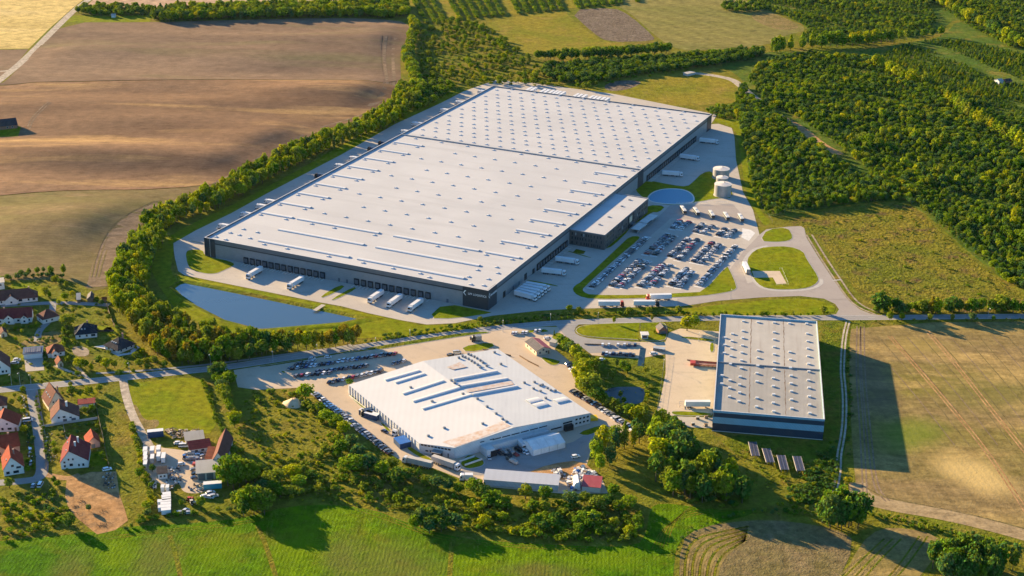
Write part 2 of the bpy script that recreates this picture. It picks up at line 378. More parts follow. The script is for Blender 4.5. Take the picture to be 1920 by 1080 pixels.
# ------------------------------------------------------------------ ground
def sheet(name, pts, mat, z, smooth=2, world=False):
    p = pts if world else GS(pts)
    if smooth: p = chaikin(p, True, smooth)
    b = MB(); b.poly(p if area(p) > 0 else list(reversed(p)), z)
    return tag(b.build(name, MT[mat]), kind='structure')
def ribbon_pts(pts, w, world=False, smooth=2):
    p = pts if world else GS(pts)
    if smooth: p = chaikin(p, False, smooth)
    L = []; Rr = []
    for i in range(len(p)):
        d = (p[min(i+1, len(p)-1)] - p[max(i-1, 0)]).normalized(); n = Vector((-d.y, d.x)) * (w/2)
        L.append(p[i] + n); Rr.append(p[i] - n)
    return L, Rr
def ribbon(name, pts, w, mat, z, world=False, smooth=2, off=0):
    if off:
        L, _ = ribbon_pts(pts, 2*abs(off), world, smooth) if off > 0 else (None, None)
        if off < 0: _, L = ribbon_pts(pts, 2*abs(off), world, smooth)
        pts, world, smooth = L, True, 0
    L, Rr = ribbon_pts(pts, w, world, smooth); b = MB(); n = len(L)
    b.add([(q.x, q.y, z) for q in L] + [(q.x, q.y, z) for q in Rr], [(i, n+i, n+i+1, i+1) for i in range(n-1)])
    return tag(b.build(name, MT[mat]), kind='structure')
def island(name, pts, mat, h=.13, smooth=2, kerb=.35, z0=0.0):
    p = chaikin(GS(pts), True, smooth) if smooth else GS(pts)
    if area(p) < 0: p = list(reversed(p))
    b = MB(); b.prism(p, z0, h, 0); b.poly(inset(p, kerb), h + .012, 1)
    return tag(b.build(name, [MT['kerb_stone'], MT[mat]]), kind='structure')

b = MB(); S = 9000
b.poly([Vector((-S, -S)), Vector((S, -S)), Vector((S, S*1.3)), Vector((-S, S*1.3))], -.02)
tag(b.build('ground', MT['meadow_ground']), kind='structure')

# rolling plough land: one height function over the whole estate
UNION = GS([(118,42),(285,42),(420,38),(640,33),(750,38),(770,50),(768,68),(750,92),(752,130),(756,152),(745,178),(720,198),(690,218),(640,234),(600,244),(560,268),(500,296),(450,326),(420,350),(350,376),(300,398),(262,420),(232,450),(212,490),(204,540),(170,546),(145,528),(90,524),(0,526),(-90,526),(-90,290),(-90,190),(0,160),(24,140),(60,100)])
HILLS = [(G2(680,175), 85, 44, 3.4), (G2(735,75), 60, 45, 2.5), (G2(470,105), 110, 40, 3.0), (G2(300,160), 130, 22, 2.6), (G2(540,262), 95, 30, 4.2), (G2(250,225), 90, 26, 3.0), (G2(400,195), 80, 18, 2.6),
         (G2(330,300), 120, 24, 3.4), (G2(120,290), 95, 26, 3.0), (G2(120,420), 60, 40, 4.5), (G2(20,350), 60, 26, 2.2), (G2(560,175), 60, 16, 2.4), (G2(100,200), 80, 22, 2.4), (G2(560,75), 70, 22, 2.2), (G2(200,95), 90, 28, 2.2)]
def hill_z(x, y):
    z = 0.0
    for c, sx, sy, a in HILLS:
        k = ((x-c.x)/sx)**2 + ((y-c.y)/(sy*1.2))**2
        if k < 9: z += 1.35 * a * math.exp(-k)
    z += .5 * math.sin(x*.021 + y*.008) * math.sin(y*.037 - x*.006) + .5
    return z
def land(name, pts, mat, lift=.03, step=13):
    p = resample(chaikin(GS(pts), True, 1), step, True)
    if area(p) < 0: p.reverse()
    n = len(p); xs = [q.x for q in p]; ys = [q.y for q in p]; pts2 = list(p)
    y = min(ys); r = 0
    while y < max(ys):
        x = min(xs) + (r % 2) * step/2
        while x < max(xs):
            if inside(x, y, p) and edge_dist(x, y, p) > step*.45: pts2.append(Vector((x, y)))
            x += step
        y += step*.8; r += 1
    vs, es, fs, *_ = delaunay_2d_cdt(pts2, [(i, (i+1) % n) for i in range(n)], [list(range(n))], 1, 1e-4)
    b = MB(); out = []
    for v in vs:
        k = min(1, edge_dist(v.x, v.y, UNION) / 38) if inside(v.x, v.y, UNION) else 0
        out.append((v.x, v.y, lift + hill_z(v.x, v.y) * k*k*(3-2*k)))
    b.add(out, [tuple(f) for f in fs], 0, True)
    return tag(b.build(name, MT[mat]), kind='structure')
land('far_ploughed_field', [(118,42),(285,42),(420,38),(640,33),(750,38),(770,50),(768,68),(750,92),(751,130),(752,158),(620,157),(480,153),(340,157),(180,158),(20,156),(-90,175),(-90,168),(0,160),(24,140),(60,100)], 'ploughed_far')
land('rolling_ploughed_field', [(-90,176),(20,157),(180,159),(340,158),(480,154),(620,158),(752,159),(745,178),(720,198),(690,218),(640,234),(600,244),(560,268),(500,296),(450,326),(430,342),(310,356),(150,360),(0,372),(-90,374)], 'ploughed_mid')
land('sprouting_field', [(-90,375),(0,373),(150,361),(310,357),(429,343),(420,350),(350,376),(300,398),(262,420),(232,450),(212,490),(204,540),(170,546),(145,528),(90,524),(0,526),(-90,526)], 'sprouting')
# tractor passes round the edge of the plough land follow the surface a little above it
def on_land(pts, w, mat, name, lift=.12):
    L, Rr = ribbon_pts(pts, w); b = MB(); n = len(L)
    def zz(q):
        k = min(1, edge_dist(q.x, q.y, UNION) / 38) if inside(q.x, q.y, UNION) else 0
        return lift + hill_z(q.x, q.y) * k*k*(3-2*k)
    b.add([(q.x, q.y, zz(q)) for q in L] + [(q.x, q.y, zz(q)) for q in Rr], [(i, n+i, n+i+1, i+1) for i in range(n-1)])
    tag(b.build(name, MT[mat]), kind='structure')
for k in range(5):
    on_land([(715+9*k,72),(712+8*k,100),(714+8*k,130),(722+6*k,158),(716+4*k,180),(690+2*k,200)], 2.2 + k % 2, 'headland' if k % 2 else 'ploughed_far', 'wheel_track')
on_land([(690,212),(640,228),(590,242),(550,264),(490,292),(440,324),(400,345)], 2.4, 'headland', 'wheel_track')
on_land([(305,383),(262,405),(228,436),(205,470),(192,510),(186,538)], 16, 'headland', 'field_headland', .10)
for k in range(3): on_land([(300-5*k,378),(252-7*k,405),(214-8*k,440),(196-8*k,480),(185-7*k,520)], 1.1, 'sprouting', 'wheel_track', .2)
on_land([(52,240),(58,226),(75,212),(92,200)], 1.3, 'headland', 'wheel_track'); on_land([(56,243),(62,228),(80,213),(97,201)], 1.3, 'headland', 'wheel_track')

# other fields
sheet('ripe_grain_field', [(-260,-120),(240,-120),(158,-2),(135,16),(92,54),(54,91),(-260,95)], 'ripe_grain', .02, 0)
sheet('fallow_strip', [(-260,96),(53,92.5),(26,126),(0,150),(-260,150)], 'ploughed_far', .02, 0)
sheet('pink_fallow_field', [(250,-120),(900,-120),(790,-20),(750,5),(620,12),(400,14),(285,14),(160,13),(178,-4)], 'pink_fallow', .02, 0)
sheet('green_strip', [(118,42),(282,41.5),(284,29),(138,29)], 'mown_grass', .035, 0)
ribbon('farm_track', [(250,-60),(165,0),(140,18),(95,62),(50,108),(25,130),(-10,158),(-60,195)], 8, 'dirt_track', .06)
ribbon('farm_track', [(-60,134),(0,134),(22,132)], 5, 'dirt_track', .05)
sheet('farmstead_plot', [(-60,214),(30,212),(56,214),(40,238),(34,258),(22,268),(-60,272)], 'mown_grass', .8, 0)
sheet('golden_meadow', [(908,44),(960,32),(1060,18),(1066,30),(1128,80),(1180,80),(1160,92),(1030,108),(1000,112),(960,85),(930,60)], 'golden_meadow', .02)
sheet('cloddy_field', [(1066,19),(1150,14),(1180,28),(1228,70),(1224,77),(1140,79),(1112,62)], 'tilled_clods', .035, 1)
sheet('striped_meadow', [(1155,10),(1185,-10),(1330,-30),(1420,10),(1470,32),(1520,56),(1470,66),(1440,86),(1300,96),(1262,90),(1232,70),(1184,26)], 'striped_meadow', .02, 1)
sheet('dry_patch', [(1418,22),(1450,24),(1505,50),(1480,58),(1440,52),(1405,32)], 'dry_grass', .035)
sheet('golden_meadow', [(1100,150),(1180,135),(1290,128),(1400,150),(1410,190),(1320,198),(1220,198),(1150,184),(1090,172)], 'golden_meadow', .02)
sheet('brown_marsh', [(1130,160),(1160,150),(1210,152),(1180,168),(1140,172)], 'tilled_clods', .035)
sheet('plantation_floor', [(1330,112),(1480,92),(1560,104),(1700,80),(1770,70),(1800,30),(2200,20),(2200,560),(1900,540),(1850,500),(1790,450),(1730,396),(1690,374),(1600,382),(1480,402),(1432,408),(1408,362),(1398,300),(1388,240),(1372,216),(1312,205),(1400,190),(1400,150)], 'plantation_floor', .02)
sheet('plantation_floor', [(1330,-60),(2300,-80),(2300,20),(1800,28),(1760,60),(1700,70),(1560,90),(1490,76),(1525,55),(1470,30),(1400,0)], 'plantation_floor', .018)
sheet('orchard_ground', [(745,-40),(1180,-40),(1150,12),(1060,15),(950,30),(860,36),(770,46),(755,10)], 'golden_meadow', .016)
ribbon('dirt_track', [(1290,136),(1330,140),(1372,148),(1388,160),(1410,180),(1425,190)], 8, 'dirt_track', .05)
ribbon('dirt_track', [(1455,214),(1480,228),(1505,242),(1528,262),(1548,276),(1575,290)], 9, 'bare_earth', .05)
sheet('rough_meadow', [(1455,412),(1560,392),(1650,378),(1700,378),(1760,430),(1820,484),(1870,524),(1920,556),(2100,600),(2100,588),(1920,588),(1660,588),(1625,566),(1600,540),(1530,440),(1490,424)], 'hummock_meadow', .022)
sheet('stubble_field', [(1597,606),(2200,600),(2200,1090),(1980,1035),(1900,1006),(1800,978),(1700,962),(1625,944),(1606,920),(1600,860),(1594,760),(1592,650)], 'stubble', .02, 1)
for pts in ([(1668,630),(1720,690),(1780,760),(1838,830),(1880,890),(1925,960)], [(1738,620),(1790,680),(1860,770),(1925,850)], [(1610,612),(1608,700),(1616,800),(1622,930)], [(1617,612),(1618,700),(1628,800),(1640,915),(1665,940)]):
    for o in (-1.0, 1.0): ribbon('wheel_track', pts, .8, 'headland' if pts[0][0] < 1640 else 'bare_earth', .045, off=o)
for k in range(14):
    dx = -70 + 27*k; q = [(1690+dx,632),(1742+dx,690),(1802+dx,760),(1860+dx,835)]
    q = [p for p in q if 1625 < p[0] < 1960]
    if len(q) > 1: ribbon('drill_line', q, .55, 'stubble_swirl' if k % 3 else 'headland', .04)
ribbon('field_headland', [(1603,905),(1612,930),(1660,946),(1760,962),(1860,985),(2000,1025)], 11, 'stubble_edge', .035)
ribbon('wheel_track', [(1625,915),(1660,934),(1760,952),(1860,974),(2000,1014)], 1.0, 'stubble_swirl', .05)
sheet('crop_field', [(-160,1035),(0,1014),(60,1009),(130,1003),(230,988),(330,983),(420,976),(480,966),(540,949),(620,946),(700,955),(760,980),(850,1008),(960,1018),(1100,1025),(1195,1024),(1212,1000),(1217,965),(1224,946),(1262,944),(1330,956),(1412,954),(1418,962),(1335,984),(1282,1004),(1262,1040),(1264,1180),(-160,1180)], 'lush_crop', .02, 1)
for a in ([(318,1003),(330,1040),(340,1090)], [(482,985),(498,1020),(520,1090)], [(848,1010),(845,1050),(842,1100)]): ribbon('crop_furrow', a, 2.2, 'rough_grass', .05)
for o in (-1, 1): ribbon('wheel_track', [(655,950),(720,970),(790,998),(850,1014),(960,1024),(1100,1030)], .6, 'rough_grass', .055, off=o)
for o in (-1, 1): ribbon('wheel_track', [(180,1012),(300,996),(420,986),(500,972)], .6, 'rough_grass', .055, off=o)
for k in range(5):
    d = 7*k
    ribbon('wheel_track', [(1222+d,1030-d*.2),(1240+d*.9,992-d*.6),(1275+d*.8,972-d*.9),(1330,960-d*.5),(1400,956-d*.2)][:4 if k > 2 else 5], .45, 'rough_grass', .05)
sheet('stubble_oval', [(1276,1015),(1310,989),(1400,975),(1480,977),(1570,992),(1606,1016),(1556,1120),(1272,1120)], 'stubble_swirl', .024, 1)
for k in range(15):
    d = k*4.6
    ribbon('mown_swath', [(1278+d,1112),(1280+d,1040+d*.45),(1296+d,1008+d*.5),(1345+d*.6,996+d*.45),(1405-d*.1,985+d*.45)], 1.3, ('dry_grass', 'rough_grass', 'stubble')[k % 3], .04)
for k in range(9): ribbon('mown_swath', [(1600-11*k,1110),(1640-9*k,1060),(1690-8*k,1010)] if k < 6 else [(1740-8*(k-6),1005),(1700-8*(k-6),1062),(1660-8*(k-6),1105)], .9, ('rough_grass', 'dry_grass')[k % 2], .04)
sheet('stubble_strip', [(1612,1020),(1650,990),(1700,990),(1758,1004),(1764,1030),(1710,1100),(1568,1110)], 'stubble', .024, 1)
sheet('pasture', [(243,720),(300,712),(358,707),(380,713),(393,745),(410,812),(345,815),(300,806),(266,808),(252,780),(242,748)], 'mown_grass', .03, 1)
sheet('worn_grass', [(248,760),(256,758),(270,790),(300,785),(296,803),(268,808),(256,788)], 'dry_grass', .045)
sheet('bare_plot', [(125,900),(170,885),(218,884),(224,928),(234,955),(240,976),(216,994),(182,1002),(145,972),(128,952),(122,930)], 'bare_earth', .03, 0)
sheet('farm_yard', [(270,820),(290,838),(335,843),(352,846),(400,846),(400,900),(385,925),(343,925),(337,905),(320,912),(292,905),(268,880),(266,848)], 'yard_beige', .03)
ribbon('dirt_track', [(231,712),(235,738),(248,780),(268,815),(285,845)], 4.5, 'dirt_track', .05)
for n, pts in (('village_road', [(59,725),(62,748),(70,790),(76,830),(80,870),(78,892),(60,902),(-60,908)]),): ribbon(n, pts, 6, 'asphalt_road', .05)
ribbon('dirt_track', [(80,888),(100,893),(128,898),(150,890)], 4, 'bare_earth', .045)
ribbon('village_road', [(-60,577),(20,572),(60,570),(92,568),(135,568),(205,572)], 5, 'asphalt_road', .05)
ribbon('village_road', [(100,566),(96,600),(72,620),(70,640)], 4, 'asphalt_road', .045)
sheet('concrete_pad', [(46,673),(81,671),(83,694),(48,697)], 'car_park', .04, 0)
sheet('gravel_drive', [(133,652),(150,648),(168,655),(166,668),(140,668)], 'gravel', .035, 1)
ribbon('footpath', [(103,685),(118,692),(138,699),(150,705)], 2.2, 'dirt_track', .05); ribbon('footpath', [(140,682),(152,697),(165,710)], 2.2, 'dirt_track', .05)
for pts in ([(148,625),(150,612),(176,610),(178,622)], [(178,611),(205,610),(214,622),(180,623)], [(192,613),(225,614),(222,630),(200,634)], [(15,533),(70,528),(92,555),(60,556),(30,545)], [(103,560),(120,552),(128,566),(105,572)], [(245,655),(272,652),(268,672),(246,670)]): sheet('lawn', pts, 'mown_grass', .04, 1)
sheet('hay_plot', [(34,648),(60,628),(115,618),(118,642),(80,650),(38,655)], 'dry_grass', .04, 1)
sheet('front_garden', [(150,760),(185,740),(180,728),(130,733)], 'mown_grass', .04, 1); sheet('front_garden', [(166,848),(200,845),(206,872),(168,874)], 'mown_grass', .04, 1)

# main road
ROAD = [(-160,746),(0,731),(110,721),(225,709),(340,697),(430,688),(500,677),(567,667),(640,656),(720,644),(800,632),(870,623),(940,614),(1020,607),(1100,603),(1200,600),(1300,597),(1400,596),(1500,596),(1600,596),(1700,595),(1800,594),(1920,593),(2300,590)]
ribbon('road_verge', ROAD, 12, 'meadow_ground', .018)
ribbon('main_road', ROAD, 7.5, 'asphalt_road', .075)
for o in (-3.3, 3.3): ribbon('road_marking', ROAD, .22, 'pale_paint', .09, off=o)
cl = resample(chaikin(GS(ROAD), False, 2), 1.0); b = MB()
i = 0
while i < len(cl) - 5:
    d = (cl[i+4] - cl[i]).normalized(); n = Vector((-d.y, d.x)) * .09
    p, q = cl[i], cl[i+4]; b.quad(*[(v.x, v.y, .09) for v in (p-n, q-n, q+n, p+n)]); i += 12
tag(b.build('road_marking', MT['pale_paint']), kind='structure')
ribbon('cycle_path', [(180,700),(240,697),(330,690),(433,679),(567,660),(633,652),(660,646)], 2.2, 'asphalt_road', .05, smooth=2)

# logistics site
sheet('concrete_yard', [(884,166),(868,172),(827,193),(740,233),(640,290),(500,363),(433,400),(367,432),(325,456),(326,470),(328,484),(334,508),(346,516),(400,527),(500,547),(600,567),(640,574),(690,587),(750,600),(800,608.5),(853,606),(923,592),(1007,583),(1073,579),(1117,578),(1280,574),(1347,564),(1380,520),(1424,440),(1412,394),(1393,360),(1380,300),(1377,256),(1372,240),(1347,232),(1333,233),(1345,215),(1150,176),(1000,156),(930,150)], 'concrete_yard', .03, 0)
sheet('access_road', [(1270,575),(1347,564),(1430,557.5),(1500,555),(1545,560),(1566,570),(1573,580),(1568,589),(1540,592),(1656,592),(1632,588),(1612,580),(1597,568),(1580,548),(1563,525),(1533,480),(1512,445),(1508,428),(1502,424),(1478,425),(1437,430),(1424,440),(1395,470),(1372,500),(1352,538),(1340,552),(1270,560)], 'asphalt_access', .045, 0)
sheet('car_park', [(1096,541),(1168,475),(1205,445),(1226,424),(1290,388),(1330,384),(1375,386),(1392,405),(1412,432),(1380,462),(1362,480),(1318,547),(1250,549),(1108,551)], 'car_park', .04, 0)
sheet('bus_apron', [(1214,428),(1256,385),(1375,384),(1400,412),(1340,416),(1262,408)], 'asphalt_access', .05, 0)
sheet('pale_paving', [(1392,428),(1408,431),(1416,437),(1404,452),(1390,445)], 'pale_paint', .055, 0)
sheet('pale_paving', [(1182,452),(1222,412),(1262,405),(1246,420),(1204,455)], 'asphalt_access', .045, 0)
island('grass_island', [(347,472),(358,467.5),(382,468.5),(384,480),(448,493),(424,506),(400,515.5),(367,510),(354,503),(349,490)], 'mown_grass')
island('grass_strip', [(357,451),(383,456.5),(383,458),(357,452.5)], 'mown_grass', smooth=0)
island('grass_strip', [(599,556),(606,559.5),(650,538.5),(638,533)], 'mown_grass', smooth=1)
island('grass_strip', [(619,562),(626,564),(672,541),(663,537)], 'mown_grass', smooth=1)
island('grass_island', [(800,597),(832,568),(915,584),(927,587),(853,598)], 'mown_grass', smooth=1)
island('grass_belt', [(1072,544),(1076,536),(1090,528),(1163,459),(1180,443),(1202,442.5),(1197,451),(1166,476),(1094,540),(1094,547),(1108,553),(1200,553),(1290,548.5),(1318,547),(1362,498.5),(1367,502),(1383,538),(1378,544),(1366,548),(1313,556),(1240,559),(1110,562),(1082,555)], 'mown_grass', smooth=1)
island('grass_strip', [(1072,455),(1077,450),(1133,461),(1143,458),(1175,428.5),(1183,429.5),(1150,462),(1136,467),(1126,466.5)], 'mown_grass', smooth=1)
island('grass_strip', [(1188,419),(1193,420),(1222,398),(1236,399),(1250,386),(1214,384),(1209,398)], 'mown_grass', smooth=1)
island('grass_strip', [(985,526),(988,524),(1047,535),(1046,538.5)], 'mown_grass', smooth=1)
island('grass_strip', [(1058,470),(1059,468),(1110,483),(1108,485)], 'mown_grass', smooth=1)
island('planted_bed', [(1073,473),(1080,466.5),(1099,471),(1095,477),(1087,476.5)], 'rough_grass', smooth=0)
island('tank_green', [(1190,357),(1193,346),(1216,338),(1262,347),(1288,350),(1300,340),(1316,324),(1336,320),(1348,340),(1368,344),(1377,372),(1345,372),(1304,380),(1262,386),(1226,381),(1206,372)], 'mown_grass', smooth=1)
sheet('pond_rim', [(1212,371),(1222,360.5),(1239,354.5),(1262,353),(1285,355.5),(1300,364),(1304,376.5),(1294,382.5),(1262,384),(1235,382),(1218,378)], 'tank_lid', .155)
sheet('fire_pond', [(1215,371),(1224,362),(1240,356),(1262,354.5),(1284,357),(1298,365),(1301,376),(1292,381),(1262,382.5),(1236,380.5),(1220,377)], 'basin_water', .17)
island('roundabout_green', [(1398,489),(1413,469),(1437,462.5),(1480,461.5),(1507,471),(1513,486),(1536,520),(1534,530),(1518,540),(1487,543.5),(1447,543),(1427,538),(1414,526),(1406,508)], 'mown_grass', smooth=1)
ribbon('footpath', [(1440,461),(1412,467),(1396,487),(1392,503)], 2.6, 'kerb_stone', .07); ribbon('footpath', [(1409,520),(1424,538),(1445,544.5),(1487,545.5),(1524,541.5),(1541,532),(1539,523)], 2.6, 'kerb_stone', .07)
sheet('concrete_pad', [(1410,508.5),(1462,508.5),(1475,532),(1456,533),(1449,520.5),(1414,521)], 'yard_pale', .15, 0)
sheet('loading_bay', [(1386,492),(1398,490),(1412,528),(1402,532)], 'concrete_yard', .055, 0)
island('grass_island', [(1424,452),(1438,429.5),(1478,426),(1488,445),(1480,452),(1454,454.5)], 'mown_grass', smooth=1)
sheet('mown_verge', [(1260,582),(1347,572),(1430,563),(1510,559),(1550,566),(1569,578),(1560,588),(1500,590),(1380,590),(1270,589)], 'mown_grass', .04, 1)
for pts in ([(1517,440),(1545,486),(1570,523),(1592,556),(1612,575),(1645,588)],):
    ribbon('ditch', pts, 5.5, 'rough_grass', .05)
    for o in (-2.0, 2.0): ribbon('footpath', pts, 1.3, 'gravel', .07, off=o)
ribbon('footpath', [(1561,526),(1577,524.5)], 1.5, 'kerb_stone', .08)
sheet('mown_verge', [(1398,362),(1414,392),(1430,420),(1438,424),(1446,414),(1432,405),(1412,365),(1400,300),(1390,238),(1386,225),(1340,222),(1340,229),(1372,236),(1384,256)], 'mown_grass', .04, 1)
# pond with its grass bank
POND = [(327,541),(336,534),(347,531),(433,548),(590,580.5),(640,591),(672,598),(640,604.5),(500,616.5),(485,617),(420,600),(367,573),(340,554)]
sheet('pond_lawn', [(318,520),(345,517),(400,528),(500,549),(600,569),(690,588),(750,602),(800,612),(900,604),(905,612),(800,628),(700,634),(600,634),(490,634),(420,622),(340,592),(285,520),(283,470),(318,440),(420,392),(500,352),(600,296),(720,228),(850,165),(870,172),(640,292),(500,365),(326,457)], 'mown_grass', .024, 1)
P = GS(POND)
if area(P) < 0: P.reverse()
sheet('pond_water', P, 'pond_water', .06, 0, True)
b = MB(); n = len(P); r0 = inset(P, .6); r1 = inset(P, -3.2); r2 = inset(P, -7.5)
b.add([(q.x, q.y, .02) for q in r0] + [(q.x, q.y, 1.0) for q in r1] + [(q.x, q.y, .03) for q in r2], [(i, n+i, n+(i+1) % n, (i+1) % n) for i in range(n)] + [(n+i, 2*n+i, 2*n+(i+1) % n, n+(i+1) % n) for i in range(n)], 0, True)
for i in range(n): b.m[i] = 1
tag(b.build('pond_bank', [MT['mown_grass'], MT['rough_grass']]), kind='structure')
ribbon('spillway', [(590,585),(607,574)], 3, 'concrete_yard', 1.05, smooth=0)

# works site of the white hall
sheet('works_yard', [(438,694),(470,689),(600,669),(700,656),(800,638),(860,630),(925,621),(1000,613),(1058,613),(1066,624),(1050,640),(1040,655),(1062,672),(1082,692),(1078,726),(1105,746),(1150,776),(1192,804),(1176,812),(1140,824),(1108,848),(1100,872),(1128,896),(1140,925),(1060,926),(905,912),(870,900),(800,873),(760,868),(700,832),(640,782),(588,733),(558,727),(482,731),(446,726)], 'yard_beige', .03, 0)
sheet('grey_apron', [(905,862),(960,845),(1060,838),(1120,800),(1150,800),(1140,822),(1106,848),(1098,868),(1040,876),(960,890),(880,892),(858,884)], 'asphalt_road', .04, 1)
sheet('mud_patch', [(985,888),(1030,870),(1090,862),(1118,888),(1120,905),(1060,900),(1000,896)], 'bare_earth', .05, 1)
island('planted_bed', [(484,687),(520,682),(575,672),(640,660),(672,655),(676,657),(600,671),(545,681),(488,690)], 'rough_grass', smooth=1)
island('planted_bed', [(672,655),(760,640),(850,626),(905,621),(925,624),(880,629),(790,643),(700,658)], 'rough_grass', smooth=1)
island('grass_island', [(863,650),(922,640.5),(930,652),(875,662)], 'mown_grass', smooth=1)
island('grass_island', [(525,697),(531,695),(538,698),(532,701)], 'mown_grass')
island('grass_island', [(965,625),(985,620),(1020,616),(1032,622),(1015,624)], 'mown_grass', smooth=1)
island('grass_island', [(1032,632),(1046,621),(1062,632),(1050,640),(1040,638)], 'mown_grass', smooth=1)
island('grass_island', [(1009,667),(1050,676),(1051,680),(1042,686),(1028,684)], 'mown_grass', smooth=1)
island('grass_island', [(866,862),(880,851),(907,862),(909,872),(895,877),(876,880),(862,872)], 'mown_grass', smooth=1)
island('grass_island', [(1080,812),(1128,796),(1132,802),(1117,812),(1098,818)], 'mown_grass', smooth=1)
island('grass_strip', [(653,742),(660,740),(690,766),(684,770)], 'mown_grass', smooth=1); island('grass_strip', [(711,793),(716,791),(735,808),(728,811)], 'mown_grass', smooth=1)
island('grass_strip', [(760,840),(766,835),(790,850),(812,861),(805,866),(780,855)], 'mown_grass', smooth=1)
# site of the grey hall
sheet('side_road', [(1040,608),(1090,604),(1076,617),(1080,628),(1110,636),(1200,641),(1200,650),(1110,666),(1090,650),(1072,640),(1056,626),(1046,614)], 'asphalt_road', .05, 1)
sheet('hall_yard', [(1110,666),(1090,648),(1120,640),(1198,641),(1248,641),(1254,624),(1275,616),(1352,622),(1352,700),(1340,775),(1300,776),(1256,780),(1231,776),(1240,740),(1248,700),(1248,664),(1197,672),(1130,668)], 'yard_pale', .035, 0)
sheet('hall_apron', [(1268,781),(1340,783),(1338,803),(1290,801)], 'car_park', .04, 0)
island('oval_green', [(1077,618.5),(1090,610.5),(1123,607),(1193,605),(1235,604.5),(1250,607),(1252,628),(1246,640),(1198,638),(1187,636.5),(1110,632.5),(1086,628)], 'mown_grass', smooth=1)
sheet('lane_verge', [(1198,606),(1203,606),(1200,640),(1196,640)], 'rough_grass', .16, 0)
island('grass_strip', [(1274,634),(1280,630),(1340,636),(1338,642)], 'rough_grass', smooth=1); island('grass_strip', [(1331,642),(1340,643),(1339,661),(1330,660)], 'mown_grass', smooth=1)
island('grass_strip', [(1257,775),(1262,770),(1335,774),(1334,780),(1270,780)], 'mown_grass', smooth=1)
sheet('mown_verge', [(1130,672),(1195,676),(1197,652),(1202,652),(1202,690),(1248,690),(1236,745),(1231,778),(1150,776),(1120,740),(1085,700),(1110,672)], 'rough_grass', .025, 1)
ribbon('ditch', [(1206,653),(1203,672),(1201,686)], 3.5, 'dark_water', .05)
sheet('small_pond', [(1132,735),(1145,727),(1165,725),(1210,726),(1208,748),(1200,758),(1165,756),(1148,752),(1136,745)], 'dark_water', .07, 1)
sheet('hall_lawn', [(1534,604),(1578,604),(1576,640),(1574,720),(1572,830),(1562,880),(1470,925),(1420,880),(1330,812),(1545,826)], 'rough_grass', .025, 1)
RUT = [(1590,603),(1583,630),(1580,670),(1579,700),(1582,722),(1584,753),(1583,797),(1578,830),(1573,853),(1573,880),(1568,910),(1561,936)]
ribbon('grass_track', RUT, 4.6, 'rough_grass', .045)
for o in (-.95, .95): ribbon('wheel_track', RUT, 1.0, 'dirt_track', .06, off=o)

# bay lines of the car parks
def bays(rows, ang, name='bay_marking'):
    b = MB(); u = Vector((math.cos(ang), math.sin(ang)))
    for a, c in rows:
        p, q = G2(*a), G2(*c); d = q-p; k = max(2, int(d.length/2.5)); n = d.normalized()*.07
        for i in range(k+2):
            m_ = p + d.normalized()*(-1.25 + 2.5*i); b.quad(*[(v.x, v.y, .062) for v in (m_-u*2.5-n, m_+u*2.5-n, m_+u*2.5+n, m_-u*2.5+n)][::-1])
        for e in (p - d.normalized()*3.0, q + d.normalized()*3.0):
            w_ = d.normalized()*.8; b.quad(*[(v.x, v.y, .064) for v in (e-u*2.6-w_, e+u*2.6-w_, e+u*2.6+w_, e-u*2.6+w_)])
    tag(b.build(name, MT['pale_paint']), kind='structure')
# ------------------------------------------------------------------ the big warehouse
# local frame: x along the front dock wall, y towards the far end, origin at the front corner by the pond
TH = -0.4250; WO = Vector((-113.6093*1.83, 517.1303*1.83)); WL, WD, WH = 212.0, 455.0, 13.0
WU = Vector((math.cos(TH), math.sin(TH))); WV = Vector((-WU.y, WU.x))
def wl(x, y): return WO + WU*x + WV*y
def part(b, name, mats, parent, label=None):
    return tag(b.build(name, [MT[k] for k in (mats if isinstance(mats, (list, tuple)) else [mats])], parent), label)
WH_ROOT = empty('warehouse', (WO.x, WO.y, 0), TH, 'huge grey logistics warehouse with a pale flat roof dotted with skylights', 'warehouse')
VD = 277.0                                        # line of the fire wall between the two halls
b = MB(); e = .35                                 # walls: lower grey, dark band, upper grey
b.box(0, WL, 0, VD, 0, 9.6, 0); b.box(-.08, WL+.08, -.08, VD+.08, 9.6, 10.5, 1); b.box(0, WL, 0, VD, 10.5, 12.1, 2)
part(b, 'front_hall_wall', ['grey_cladding', 'dark_cladding', 'mid_cladding'], WH_ROOT)
b = MB(); b.box(0, WL, VD+.02, WD, 0, 9.6, 0); b.box(-.08, WL+.08, VD+.1, WD+.08, 9.6, 10.5, 1); b.box(0, WL, VD+.02, WD, 10.5, 12.1, 2)
part(b, 'rear_hall_wall', ['grey_cladding', 'dark_cladding', 'mid_cladding'], WH_ROOT)
def roof(x0, x1, y0, y1, z, nm):
    b = MB(); b.box(x0, x1, y0, y1, z-.35, z, 0); part(b, nm, 'membrane_roof', WH_ROOT)
roof(.5, WL-.5, .5, VD-.5, 12.45, 'front_hall_roof'); roof(.5, WL-.5, VD+.5, WD-.5, 12.45, 'rear_hall_roof')
b = MB(); PZ = 13.35
for x0, x1, y0, y1 in ((-.12, .5, -.12, WD+.12), (WL-.5, WL+.12, -.12, WD+.12), (.5, WL-.5, -.12, .5), (.5, WL-.5, WD-.5, WD+.12)): b.box(x0, x1, y0, y1, 12.0, PZ, 0, top=1)
part(b, 'parapet', ['mid_cladding', 'parapet_cap'], WH_ROOT)
b = MB(); b.box(.5, WL-.5, VD-.5, VD+.5, 12.0, 13.25, 0); part(b, 'fire_wall', 'steel_grey', WH_ROOT)
